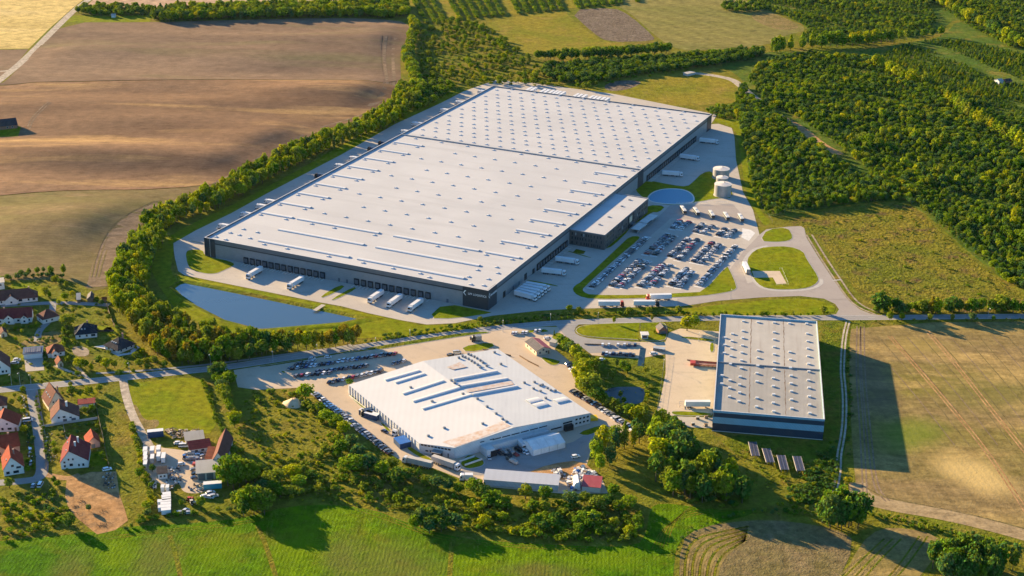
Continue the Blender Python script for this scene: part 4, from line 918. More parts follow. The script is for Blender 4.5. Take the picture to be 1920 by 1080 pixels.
# ------------------------------------------------------------------ houses, farm buildings, small works buildings
def slab(b, pts, t=.18, mi=0):
    """thin roof plane: quad or triangle with thickness"""
    P_ = [Vector(p) for p in pts]; n = (P_[1]-P_[0]).cross(P_[2]-P_[0]).normalized()
    if n.z < 0: P_.reverse(); n = -n
    k = len(P_); Q = [p - n*t for p in P_]
    b.add(P_ + Q, [tuple(range(k)), tuple(range(2*k-1, k-1, -1))] + [(i, k+i, k+(i+1) % k, (i+1) % k) for i in range(k)], mi)
def house(name, label, A, B, depth, wall, roofh, style, wm, rm, cat='house', win_f=(), win_s=0, chimney=None, ap=.5, group=None, sky=0, door=None, dormer=(), over=.45, solar=False, gate=None, upper=False, z0=0.0):
    a, c = G2(*A, z0), G2(*B, z0); d = c - a; W = d.length; D = depth
    h = empty(name, (*a, z0), math.atan2(d.y, d.x), label, cat, group)
    b = MB(); H = wall; Z = wall + roofh; o = over
    b.box(0, W, 0, D, -.1, H)
    if style == 'gable_y':
        for y in (0, D): b.add([(0, y, H), (W, y, H), (W*ap, y, Z)], [(0, 1, 2)] if y == 0 else [(2, 1, 0)])
    if style == 'gable_x':
        for x in (0, W): b.add([(x, 0, H), (x, D, H), (x, D*ap, Z)], [(0, 1, 2)] if x else [(2, 1, 0)])
    if style == 'mono':
        b.add([(0, D, H), (W, D, H), (W, D, Z), (0, D, Z)], [(3, 2, 1, 0)])
        for x in (0, W): b.add([(x, 0, H), (x, D, H), (x, D, Z)], [(0, 1, 2)] if x else [(2, 1, 0)])
    part(b, 'wall', wm, h)
    b = MB(); e = .12
    if style == 'gable_y':
        k1 = roofh/(W*ap); k2 = roofh/(W*(1-ap))
        slab(b, [(-o, -o, H-o*k1+e), (W*ap, -o, Z+e), (W*ap, D+o, Z+e), (-o, D+o, H-o*k1+e)]); slab(b, [(W+o, -o, H-o*k2+e), (W+o, D+o, H-o*k2+e), (W*ap, D+o, Z+e), (W*ap, -o, Z+e)])
    elif style == 'gable_x':
        k1 = roofh/(D*ap); k2 = roofh/(D*(1-ap))
        slab(b, [(-o, -o, H-o*k1+e), (W+o, -o, H-o*k1+e), (W+o, D*ap, Z+e), (-o, D*ap, Z+e)]); slab(b, [(-o, D+o, H-o*k2+e), (-o, D*ap, Z+e), (W+o, D*ap, Z+e), (W+o, D+o, H-o*k2+e)])
    elif style == 'hip':
        r = min(W, D)/2; z = H - o*roofh/r + e
        if W >= D: r0, r1 = (r, D/2), (W-r, D/2)
        else: r0, r1 = (W/2, r), (W/2, D-r)
        c0, c1, c2, c3 = (-o, -o, z), (W+o, -o, z), (W+o, D+o, z), (-o, D+o, z); t0, t1 = (*r0, Z), (*r1, Z)
        if W >= D:
            slab(b, [c0, c1, t1, t0] if W-2*r > .05 else [c0, c1, t0]); slab(b, [c2, c3, t0, t1] if W-2*r > .05 else [c2, c3, t0]); slab(b, [c1, c2, t1]); slab(b, [c3, c0, t0])
        else: slab(b, [c1, c2, t1, t0]); slab(b, [c3, c0, t0, t1]); slab(b, [c0, c1, t0]); slab(b, [c2, c3, t1])
    elif style == 'mono': slab(b, [(-o, -o, H+e), (W+o, -o, H+e), (W+o, D+o, Z+e), (-o, D+o, Z+e)])
    elif style == 'flat': b.box(-o, W+o, -o, D+o, H+.02, H+.32)
    rf = part(b, 'roof', rm, h)
    def rzl(x, y):
        if style == 'gable_y': return H + roofh*(x/(W*ap) if x < W*ap else (W-x)/(W*(1-ap)))
        if style == 'gable_x': return H + roofh*(y/(D*ap) if y < D*ap else (D-y)/(D*(1-ap)))
        if style == 'hip': return H + roofh*min(min(x, W-x), min(y, D-y))/(min(W, D)/2)
        return Z
    if chimney:
        for cx, cy in chimney:
            x, y = W*cx, D*cy; z = rzl(x, y); b = MB(); b.box(x-.4, x+.4, y-.35, y+.35, z-.3, Z+.7); b.box(x-.5, x+.5, y-.45, y+.45, Z+.7, Z+.85); part(b, 'chimney', 'render_white' if len(chimney) == 2 else 'chimney_brick', rf)
    for fx, fz, w_, h_ in win_f:
        b = MB(); b.box(W*fx-w_/2-.1, W*fx+w_/2+.1, -.05, .1, fz-.1, fz+h_+.1, 1); b.box(W*fx-w_/2, W*fx+w_/2, -.09, .05, fz, fz+h_, 0); part(b, 'window', ['window_glass', 'pale_paint'], h)
    if door is not None:
        b = MB(); b.box(W*door-.55, W*door+.55, -.08, .1, .02, 2.15); part(b, 'door', 'timber', h)
    if gate:
        for g0, g1, gh in gate:
            b = MB(); b.box(W*g0, W*g1, -.08, .1, .05, gh); part(b, 'garage_door', 'door_grey', h)
    for k in range(win_s):
        y = D*(k+.6)/(win_s+.2)
        for x0, x1 in ((-.07, .1), (W-.1, W+.07)):
            b = MB(); b.box(x0, x1, y-.5, y+.5, .95, 2.15); part(b, 'window', 'window_glass', h)
    for k in range(sky):
        x, y = (W*.22, D*(.25+.5*k/max(1, sky-1))) if style == 'gable_y' else (W*(.32+.14*k), D*.22)
        z = rzl(x, y) + .2; b = MB(); b.box(x-.4, x+.4, y-.55, y+.55, z-.5, z+.12); part(b, 'roof_window', 'pale_glass', rf)
    for dx, dw in dormer:                       # gabled dormer or front wing
        x = W*dx; b = MB(); b.add([(x-dw/2, -1.6, -.1), (x+dw/2, -1.6, -.1), (x+dw/2, -1.6, H), (x, -1.6, H+dw*.42), (x-dw/2, -1.6, H)], [(0, 1, 2, 3, 4)]); b.box(x-dw/2, x+dw/2, -1.595, .2, -.1, H-.01); part(b, 'front_wing', wm, h)
        b = MB(); yb = D*.42; slab(b, [(x-dw/2-.3, -2, H-.16), (x, -2, H+dw*.42+.1), (x, yb, H+dw*.42+.1), (x-dw/2-.3, yb*.3, H-.16)]); slab(b, [(x+dw/2+.3, -2, H-.16), (x+dw/2+.3, yb*.3, H-.16), (x, yb, H+dw*.42+.1), (x, -2, H+dw*.42+.1)]); part(b, 'wing_roof', rm, h)
        b = MB(); b.box(x-.6, x+.6, -1.68, -1.5, .9, 2.1); part(b, 'window', 'window_glass', h)
        if upper: b = MB(); b.box(x-.4, x+.4, -1.68, -1.5, H-.2, H+.8); part(b, 'window', 'window_glass', h)
    if solar:
        b = MB(); n = 3
        for i in range(n): b.box(W*(.06+.3*i), W*(.34+.3*i), D*.12, D*.9, H+.45, H+.55)
        part(b, 'solar_panel', 'solar_cell', h)
    return h
V = 'houses of the village'
W1 = [(.12, 1, 1.2, 1.2), (.3, 1, .9, 1.2), (.62, 1, 1.8, 1.3), (.85, 1, 1.4, 1.3)]
house('house', 'long white bungalow with a hipped brown roof and yellow garden behind', (-14,573), (71,564.5), 10, 3, 4.6, 'hip', 'render_white', 'tile_brown', win_f=[(.62,1,2.2,1.4),(.8,1,1.1,1.4),(.92,1,1.7,1.4),(.2,1,1,1.3)], chimney=[(.83,.5)], dormer=[(.42, 7.5)])
house('house', 'white house with a red-brown roof and two gabled wings near the village edge', (-6,608), (60,604), 9.5, 3.6, 4.4, 'gable_x', 'render_white', 'tile_maroon', win_f=[(.1,1,1.2,1.3),(.62,1,1.4,1.3),(.93,1,1,1.3)], dormer=[(.36, 6), (.8, 4.4)], chimney=[(.22,.5)], upper=True)
house('house', 'small white house with a hipped brown roof and one bright side', (81,608), (112,600), 9, 3.2, 3.8, 'hip', 'render_white', 'tile_brown', win_f=[(.22,1,.9,1.2),(.55,1,1.1,1.1)], win_s=1)
house('house', 'white bungalow with a dark blue pyramid roof and two roof windows', (142,636), (182.5,632), 11.5, 3, 4.6, 'hip', 'render_white', 'tile_dark', win_f=[(.2,1,.9,1.3),(.52,1,1.1,1.3),(.82,.9,2.4,1.4)], sky=2, chimney=[(.6,.62)], win_s=1)
house('house', 'dark-roofed modern bungalow with pale terraces at the wood edge', (197,654), (222,664), 12, 3, 4.2, 'hip', 'render_white', 'tile_slate', win_f=[(.3,.8,1.6,1.6),(.7,.8,2.2,1.7)], sky=3, chimney=[(.4,.8)], win_s=3, over=.9)
sheet('terrace', [(176,650),(196,647),(206,660),(222,668),(246,664),(262,652),(256,648),(240,662),(222,664),(196,654)], 'pale_paint', .06, 0)
house('house', 'little white house with a hipped red roof beside the flat shed', (91,671), (122,666), 8.5, 3, 3.4, 'hip', 'render_white', 'tile_rust', win_f=[(.4,1,1,1.1),(.75,1,1,1.1)], dormer=[(.4, 4)])
house('shed', 'small shed with a steep brown roof by the footpath', (108,689), (119,687), 6, 2.2, 2.4, 'gable_y', 'render_cream', 'tile_rust', 'shed', ap=.6, door=.6)
house('house', 'brown-roofed white house cut by the frame edge, above the main road', (-30,706), (20,700), 14, 4, 6.5, 'gable_y', 'render_white', 'tile_brown', ap=.55, win_f=[(.72,1,1.2,1.3),(.85,1,.9,1.3),(.62,3.8,1,1.1)], sky=3)
house('shed', 'brown-roofed shed at the frame edge by the overgrown garden', (2,633), (14,631), 6, 2.4, 1.8, 'gable_y', 'render_cream', 'tile_brown', 'shed', door=.4)
house('shed', 'pale two-level shed at the frame edge below the field hedge', (-16,545), (9,542), 8, 4.6, .3, 'flat', 'render_white', 'grey_sheet', 'shed', win_f=[(.7,2.6,1.6,1)])
house('shed', 'narrow shed with a pale lean-to roof, nearer the yellow tree', (145,568.5), (151,568), 7, 2.4, 1.4, 'mono', 'timber', 'grey_sheet', 'shed'); house('shed', 'narrow shed with a lit pinkish roof, nearer the wood', (164,567), (174,566.5), 8, 2.4, 1.8, 'gable_y', 'timber', 'tile_grey', 'shed', ap=.62)
house('shed', 'low garden hut against the wood edge', (193,567), (200,566), 3, 2, .9, 'gable_x', 'timber', 'tile_rust', 'shed')
house('flat_shed', 'flat-roofed blue shed with solar panels above a concrete pad', (45,674), (80,671), 9, 3.2, .3, 'flat', 'render_white', 'box_navy', 'shed', solar=True)
house('house', 'tall brown house with a steep roof and three roof windows at the road corner', (92,771), (124,764), 13, 3.4, 7.2, 'gable_y', 'render_cream', 'tile_brown', win_f=[(.3,4.2,.8,1),(.5,4.2,.9,1.1),(.62,4.2,.8,1),(.78,1,1,1.2)], sky=3, chimney=[(.72,.35)])
house('house', 'white gabled house with two garage doors and a dark right-hand roof slope', (97,796), (149,790), 12, 3.2, 5.4, 'gable_y', 'render_white', 'tile_brown', ap=.34, win_f=[(.28,3,1,1),(.47,3.1,1.4,1),(.7,2.6,1.2,.7)], gate=[(.42,.56,2.4),(.72,.88,2.4)], chimney=[(.58,.5),(.6,.55)])
house('house', 'large white house with a wide maroon roof and salmon-lit dormers', (115,880), (166,876), 17, 4.2, 5.8, 'gable_y', 'render_white', 'tile_maroon', ap=.33, win_f=[(.14,1,1,1.2),(.38,1.4,1.6,1.4),(.66,1,.8,1.3),(.82,1,1,1.4),(.3,4.6,.8,1),(.46,4.6,.8,1),(.14,3.2,1,1)], chimney=[(.52,.45),(.6,.75)], sky=2)
house('annex', 'small salmon house with an orange-red roof behind the large maroon-roofed one', (164,842), (188,838), 9, 3, 3.4, 'gable_y', 'render_salmon', 'tile_red', 'annex', ap=.55, gate=[(.3,.62,2.3)])
house('carport', 'flat maroon carport roof by the long garden fence', (148,767), (178,764), 6, 2.6, .3, 'flat', 'render_white', 'tile_maroon', 'carport', gate=[(.6,.75,2)])
house('house', 'white house with a red gable roof beside the village road, at the frame edge', (-16,811), (35,808), 11, 3.6, 4.6, 'gable_y', 'render_white', 'tile_red', ap=.42, win_f=[(.6,4,1,.9),(.42,1,1.1,1.3),(.68,1,2,1.2)], door=.9)
house('house', 'salmon-walled house with a red roof between two white gabled houses', (-18,856), (38,846), 13, 3.4, 4.2, 'gable_x', 'render_salmon', 'tile_red', dormer=[(.3, 6)], chimney=[(.7,.5)])
house('house', 'white gabled house with a red roof at the bend of the village road', (8,893), (46,887), 13, 4.0, 6.0, 'gable_y', 'render_white', 'tile_red', ap=.42, win_f=[(.46,4.4,1.3,1.2),(.75,3.2,2.2,1.1),(.2,.8,1.6,1.4),(.6,.8,2.6,1.4)], chimney=[(.6,.5)], sky=1)
house('house', 'brown-roofed cottage at the frame edge near the road junction', (-14,771), (13,768), 9, 3, 3.8, 'hip', 'render_white', 'tile_brown', win_f=[(.75,1,1,1.2)])
house('farmhouse', 'red-walled farmstead with a dark roof alone in the plough land', (-30,247), (33,240), 12, 3.2, 4.4, 'gable_x', 'brick_wall', 'tile_slate', 'farmhouse', win_f=[(.7,1,1.2,1.2),(.85,1,1.2,1.2)], z0=.9)
house('field_shed', 'tiny pale shed on the green strip before the far wood', (209,33), (216,33), 6, 2.6, 1.2, 'gable_x', 'render_white', 'grey_sheet', 'shed')
house('field_shed', 'pale hut with a dark roof inside the far forest, left of its twin', (1873,158), (1881,157), 7, 3, 1.6, 'gable_x', 'render_white', 'grey_sheet', 'hut'); house('field_shed', 'dark-roofed hut inside the far forest, right of its pale twin', (1887,158), (1897,157), 7, 3, 1.6, 'gable_x', 'brick_wall', 'tile_slate', 'hut')
house('field_shed', 'low ruined pale shed at the bend of the dirt track behind the warehouse', (1289,143), (1303,140), 6, 2.2, .3, 'flat', 'concrete_block', 'grey_sheet', 'shed')
# farm
house('barn', 'long barn with a brown gable roof at the edge of the farm yard', (398,879), (423,879), 25, 4.2, 5.2, 'gable_y', 'render_white', 'tile_brown', 'barn', ap=.5, win_f=[(.5,5,.9,1)])
house('farm_shed', 'pale grey flat shed beside the stacked logs', (349,836), (383,832), 8, 3, .6, 'mono', 'concrete_block', 'grey_sheet_old', 'shed')
house('farm_shed', 'white shed with a maroon roof joined to the barn', (357,852), (396,846), 6, 2.6, 1.6, 'mono', 'render_white', 'tile_maroon', 'shed', win_f=[(.3,1,1.4,1),(.6,1,1.4,1)])
house('farm_shed', 'low rusty lean-to on the yard side of the barn', (386,868), (397,868), 10, 2.4, 1.2, 'mono', 'timber', 'tile_rust', 'shed')
house('open_shed', 'open shed with a big pale grey roof in the farm yard', (371,901), (418,897), 10, 4.2, 1.0, 'mono', 'concrete_block', 'grey_sheet', 'shed', gate=[(.03,.3,3.6),(.36,.63,3.6),(.69,.96,3.6)], over=.8)
house('office_cabin', 'small white cabin with a dark roof among the boxes of the farm yard', (297,899), (314,897), 6, 3, .6, 'mono', 'render_white', 'tile_slate', 'cabin', win_f=[(.3,1,.9,1),(.7,1,.9,1)])
def box_thing(name, label, A, B, depth, h, mat, top, cat, group=None, z0=.0, ribs=True, doors=True):
    a, c = G2(*A), G2(*B); d = c-a; L = d.length
    t = empty(name, (*a, z0), math.atan2(d.y, d.x), label, cat, group)
    b = MB(); b.box(0, L, 0, depth, .15, h)
    if ribs:
        k = int(L/1.0)
        for i in range(k+1): x = .05 + (L-.1)*i/max(1, k); b.box(x-.05, x+.05, -.04, -.001, .2, h-.05)
    part(b, 'body', mat, t)
    b = MB(); b.box(-.06, L+.06, -.06, depth+.06, h+.001, h+.12); part(b, 'roof', top, t)
    b = MB(); b.box(.1, L-.1, .15, depth-.15, 0, .149); part(b, 'base_frame', 'chassis', t)
    if doors:
        b = MB(); b.box(L+.001, L+.07, .1, depth-.1, .25, h-.1); part(b, 'door', 'steel_grey', t)
    return t
box_thing('storage_container', 'dark blue storage container with a white top beside the log stack', (277,822), (307,819), 3, 3.4, 'box_navy', 'trailer_white', 'container')
box_thing('storage_container', 'teal storage container with a white top below the open shed', (382,919), (416,916), 3, 2.9, 'box_teal', 'trailer_white', 'container')
box_thing('blue_tent_hall', 'low blue hall with a bright blue roof by the left wall of the white hall', (750,843), (771,838), 8, 3, 'box_navy', 'box_blue', 'storage hall', ribs=False)
box_thing('storage_box', 'dark box with a white top by the left wall, nearer the long car row', (706,790), (713,785), 8, 3, 'box_navy', 'trailer_white', 'container', ribs=False); box_thing('storage_box', 'narrow dark box with a white top beside its wider twin at the left wall', (697,784), (702,780), 8, 3, 'box_navy', 'trailer_white', 'container', ribs=False)
box_thing('skip', 'bright yellow skip at the right end of the white hall', (1108,790), (1121,789), 4, 1.6, 'yellow_paint', 'yellow_paint', 'skip')
# works buildings
GD = (G2(980.8,650.8)-G2(1005.8,667.5)).length
h = house('gate_house', 'works gate house with cream walls, one grey and one red roof slope', (1005.8,667.5), (1031.7,662.5), GD, 3.2, 1.8, 'gable_y', 'render_cream', 'tile_grey', 'gate house', ap=.5, win_f=[(.25,1,1,1.2),(.5,2.6,1.2,1),(.72,1,1.2,1.2)], door=.88, win_s=3)
W_ = (G2(1031.7,662.5)-G2(1005.8,667.5)).length
b = MB(); k_ = 1.8/(W_/2); slab(b, [(W_+.5, -.5, 3.2-.5*k_+.2), (W_+.5, GD+.5, 3.2-.5*k_+.2), (W_/2+.02, GD+.5, 5.0+.2), (W_/2+.02, -.5, 5.0+.2)], .07); part(b, 'roof', 'red_sheet', h, 'red roof slope')
house('long_shed', 'long white shed with a pale single-slope roof in front of the works yard', (907,909), (1046,920), 8, 3, 1.3, 'mono', 'pale_cladding', 'white_sheet', 'shed', over=.3)
house('small_shed', 'white shed with a red roof beside the scrap heap', (1091,921), (1125,924), 8.5, 2.8, 1.4, 'mono', 'render_white', 'red_sheet', 'shed', over=.3)
house('brick_hut', 'small brick hut with a gabled grey roof by the hall yard entrance', (1235,627), (1251,626), 6, 2.7, 2.3, 'gable_y', 'brick_wall', 'tile_grey', 'hut', gate=[(.15,.85,2)])
house('kiosk', 'white-roofed open kiosk at the entrance of the grey hall yard', (1203,636), (1215,636), 4, 2.7, .3, 'flat', 'pale_glass', 'pale_paint', 'kiosk', win_f=[(.5,.9,2.6,1.3)], over=.5)
house('annex', 'small white lean-to between gate house and works trees', (1030,648), (1041,650), 4, 2.3, .3, 'flat', 'render_white', 'grey_sheet', 'annex')
# tent with four bays
a, c = G2(999, 855.5), G2(1060, 839.5); d = c-a; L = d.length; TD = 12
t = empty('storage_tent', (*a, 0), math.atan2(d.y, d.x), 'white four-bay storage tent in front of the white hall', 'tent')
b = MB(); b.box(0, L, 0, TD, 0, 3.3)
for x in (0, L): b.add([(x, 0, 3.3), (x, TD, 3.3), (x, TD/2, 5.6)], [(0, 1, 2)] if x else [(2, 1, 0)])
part(b, 'wall', 'tarp_white', t)
for k in range(4):
    x0, x1 = L*k/4 + .08, L*(k+1)/4 - .08; b = MB(); slab(b, [(x0, -.2, 3.25), (x1, -.2, 3.25), (x1, TD/2, 5.75), (x0, TD/2, 5.75)], .1); slab(b, [(x0, TD+.2, 3.25), (x0, TD/2, 5.75), (x1, TD/2, 5.75), (x1, TD+.2, 3.25)], .1); part(b, 'roof', 'tarp_white', t)
for k in range(5):
    x = L*k/4; b = MB(); b.box(x-.07, x+.07, -.09, -.01, .02, 3.2); part(b, 'frame_post', 'steel_grey', t)
# panel racks below the grey hall
for i, (n0, f0) in enumerate(((( 1416.5,861),(1410,834)), ((1444,873),(1436,847)), ((1471,887),(1463,857)), ((1501,889),(1493,860)))):
    p, q = G2(*n0), G2(*f0); d = q-p; L = min(d.length, 15); t = empty('panel_rack', (*p, 0), math.atan2(d.y, d.x) , ['first dark panel rack from the grove on the slope below the grey hall', 'second dark panel rack from the grove, below the grey hall', 'third dark panel rack from the grove, set lower down the slope', 'fourth dark panel rack, nearest the rutted track'][i], 'panel rack', 'panel racks below the grey hall')
    for k in range(3):
        b = MB(); y = -2.0 + 1.4*k; b.box(0, L, y, y+1.2, 1.9, 2.02, 0); o = part(b, 'panel', 'solar_cell', t)
        for x in (1, L/2, L-1):
            b = MB(); b.box(x-.07, x+.07, y+.5, y+.64, 0, 1.9); part(b, 'post', 'steel_grey', t)
    b = MB(); b.box(0, L, -2.1, -2.02, 1.6, 2.1); b.box(0, L, 2.08, 2.16, 1.6, 2.1); part(b, 'edge_rail', 'concrete_block', t)
# red loading ramp and frame at the grey hall
a, c = G2(1294, 687), G2(1344, 690); d = c-a; L = d.length
t = empty('loading_ramp', (*a, 0), math.atan2(d.y, d.x), 'long red steel loading ramp leading to the grey hall', 'ramp')
b = MB(); b.box(3, L, .3, .5, .9, 1.3); b.box(3, L, 3.6, 3.8, .9, 1.3); b.box(0, 3, 0, 4.1, .6, 2.1); part(b, 'frame', 'signal_red', t)
b = MB(); b.box(3, L, .51, 3.59, .95, 1.05); part(b, 'deck', 'deck_rust', t)
for y in (.1, 3.9):
    b = MB(); b.box(3, L, y-.05, y+.05, 1.9, 2.0); b.box(3, L, y-.04, y+.04, 1.4, 1.48)
    part(b, 'rail', 'signal_red', t)
for k in range(6):
    for y in (.2, 3.8): b = MB(); b.box(3+(L-3.2)*k/5, 3.2+(L-3.2)*k/5, y-.1, y+.1, 0, .9); part(b, 'leg', 'signal_red', t)
p = G2(1288, 676); d = G2(1344, 681)-p
t = empty('steel_beam', (*p, 0), math.atan2(d.y, d.x), 'long dark steel beam lying on the yard before the grey hall', 'beam'); b = MB(); b.box(0, d.length, 0, .4, 0, .08); b.box(0, d.length, .14, .26, .08, .5); b.box(0, d.length, 0, .4, .5, .58); part(b, 'profile', 'rust_line', t)
# railing frame around the docked trailer
t = empty('yard_frame', (*G2(1274, 764), 0), -.08, 'low open steel frame beside the white trailer in the hall yard', 'frame'); L = (G2(1293, 765)-G2(1274, 764)).length
b = MB(); b.box(0, L, 0, .15, .9, 1.05); b.box(0, L, 5, 5.15, .9, 1.05); b.box(0, .15, .15, 5, .9, 1.05); part(b, 'rail', 'steel_grey', t)
for x in (0, L/2, L-.15):
    for y in (0, 5): b = MB(); b.box(x, x+.15, y, y+.15, 0, .9); part(b, 'leg', 'steel_grey', t)
# trolley rack by the lane
p = G2(1224, 657); d = G2(1246, 660)-p; t = empty('trolley_rack', (*p, 0), math.atan2(d.y, d.x), 'steel rack full of parked trolleys at the hall yard fence', 'rack')
for k in range(9):
    x = d.length*k/9; b = MB(); b.box(x, x+.08, 0, 3, 0, 1.4); part(b, 'bay_frame', 'pale_paint', t)
b = MB(); b.box(0, d.length, .1, 2.9, .5, .6); part(b, 'shelf', 'steel_grey', t); b = MB(); b.box(-.1, d.length, -.1, 3.1, 1.6, 1.7); part(b, 'roof', 'pale_glass', t)
# small boxes on the apron
for i, (x, y) in enumerate([(1308,786),(1324,784),(1281,797),(1299,797),(1323,799)]):
    t = empty('pallet_stack', (*G2(x, y), 0), .1*i, ['dark pallet stack, farther one by the grass strip', 'dark pallet stack nearest the grey hall wall', 'pale pallet stack at the grove end of the apron', 'brown pallet stack in the middle of the apron', 'wide pallet stack by the hall corner'][i], 'pallets')
    for k in range(3): b = MB(); b.box(-.9, .9, -.6, .6, .16+.5*k, .5+.5*k); part(b, 'crate', ['timber', 'chassis', 'concrete_block'][(i+k) % 3], t); b = MB(); b.box(-.9, .9, -.6, .6, .02+.5*k, .15+.5*k); part(b, 'pallet', 'timber', t)
# fences
def fence(pts, label, mat='fence_wood', h=1.5, solid=True, step=2.6, smooth=0):
    p = GS(pts); p = chaikin(p, False, smooth) if smooth else p; o = p[0]
    t = empty('fence', (*o, 0), 0, label, 'fence'); b = MB()
    for i in range(len(p)-1):
        a, c = p[i]-o, p[i+1]-o; d = (c-a).normalized(); n = Vector((-d.y, d.x))*(.05 if solid else .02)
        zs = [(.08, h)] if solid else [(h*.5, h*.5+.03), (h-.04, h)]
        for z0, z1 in zs: b.prism([a-n, c-n, c+n, a+n], z0, z1)
    part(b, 'panel' if solid else 'rail', mat, t)
    q = resample([v-o for v in p], step); b = MB()
    pm = bpy.data.meshes.get('post_' + mat + str(h))
    if pm is None:
        b.box(-.05, .05, -.05, .05, 0, h+.1); pm = b.mesh('post_' + mat + str(h), [MT[mat]])
    for v in q[:100]: x = bpy.data.objects.new('post', pm); link(x, t); x.location = (v.x, v.y, 0)
fence([(179,757),(186,790),(193,820),(199,850),(204,875)], 'long solid fence between village gardens and meadow strip'); fence([(78,802),(120,795),(183,786)], 'pale wall between the two white gabled houses', 'concrete_block', 1.4)
fence([(68,735),(72,770),(79,805),(85,860),(88,885)], 'low brown fence along the village road', h=1.2); fence([(200,572),(207,595),(215,612)], 'pale board fence at the wood edge of the garden plots', 'timber')
fence([(177,612),(178,622),(214,622)], 'dark fence round the two bright lawns', 'chassis', 1.2); fence([(118,795),(124,822),(130,824)], 'short pale wall beside the solar-roofed terrace', 'concrete_block', 1.0)
fence([(1248,664),(1243,700),(1236,745),(1231,776)], 'wire fence between pond meadow and hall yard', 'fence_wire', 1.6, False, 4); fence([(654,742),(688,768),(726,798)], 'low pale barrier along the left wall of the white hall', 'pale_paint', .8, True, 5)
fence([(1200,606),(1200,638)], 'wire fence across the oval lawn', 'fence_wire', 1.4, False, 4); fence([(1390,226),(1402,290),(1418,366),(1448,418)], 'long wire fence between warehouse lane and forest', 'fence_wire', 2.0, False, 6)
fence([(1462,505),(1466,505),(1478,534),(1455,536)], 'pale railing around the concrete pad on the green', 'pale_paint', 1.2, False, 4); fence([(1096,646),(1128,647)], 'low timber barrier at the car rows by the oval lawn', 'timber', .7)
fence([(905,656),(932,662),(958,668)], 'low barrier by the far end of the white hall', 'timber', .9); fence([(974,668),(990,678),(1010,688)], 'long low stone kerb wall between white hall and gate house', 'timber', .9); fence([(330,520),(336,535),(338,552)], 'low stone wall where the farm yard meets the pond side', 'timber', .3)
KIDS_DONE = True
# lamps
def lamp(px, py, h, label, arm=1.6):
    t = empty('street_lamp', (*G2(px, py), 0), 0, label, 'street lamp', None)
    b = MB(); b.cyl((0, 0), .22, .2, 0, .5, 8); b.cyl((0, 0), .11, .07, .5, h, 8); part(b, 'pole', 'lamp_pole', t); b = MB(); b.tube((0, 0, h-.1), (0, -arm, h+.15), .06, .05); part(b, 'arm', 'lamp_pole', t); b = MB(); b.box(-.18, .18, -arm-.8, -arm, h+.08, h+.26); part(b, 'lamp_head', 'pale_paint', t)
for px, py, h, lab in [(943,622,8,'street lamp on the main road above the six white cars'),(1121,606,7.5,'street lamp at the tip of the oval lawn'),(705,655,8,'street lamp beside the first car row of the works'),(243,700,7,'street lamp by the yellow-green tree on the main road'),(395,687,8,'street lamp at the edge of the wood by the pasture corner'),(22,722,7,'street lamp at the brown-roofed house on the frame edge'),(38,721,7.5,'bright street lamp between two others by the village garden'),(58,719,6,'T-shaped street lamp by the concrete pad'),(1852,598,7.5,'street lamp on the main road by the stubble field'),(595,668,8,'street lamp at the tall russet row'),(769,640,8,'street lamp on the verge left of the bright lawn'),(1032,604,6,'street lamp at the works gate bend'),(512,678,7,'street lamp near the empty end of the works car park'),(1310,640,6,'street lamp at the hedge island of the hall yard'),(1244,690,6,'street lamp on the wire fence of the hall yard'),(1370,560,7,'street lamp on the access road by the triangle green')]: lamp(px, py, h, lab)
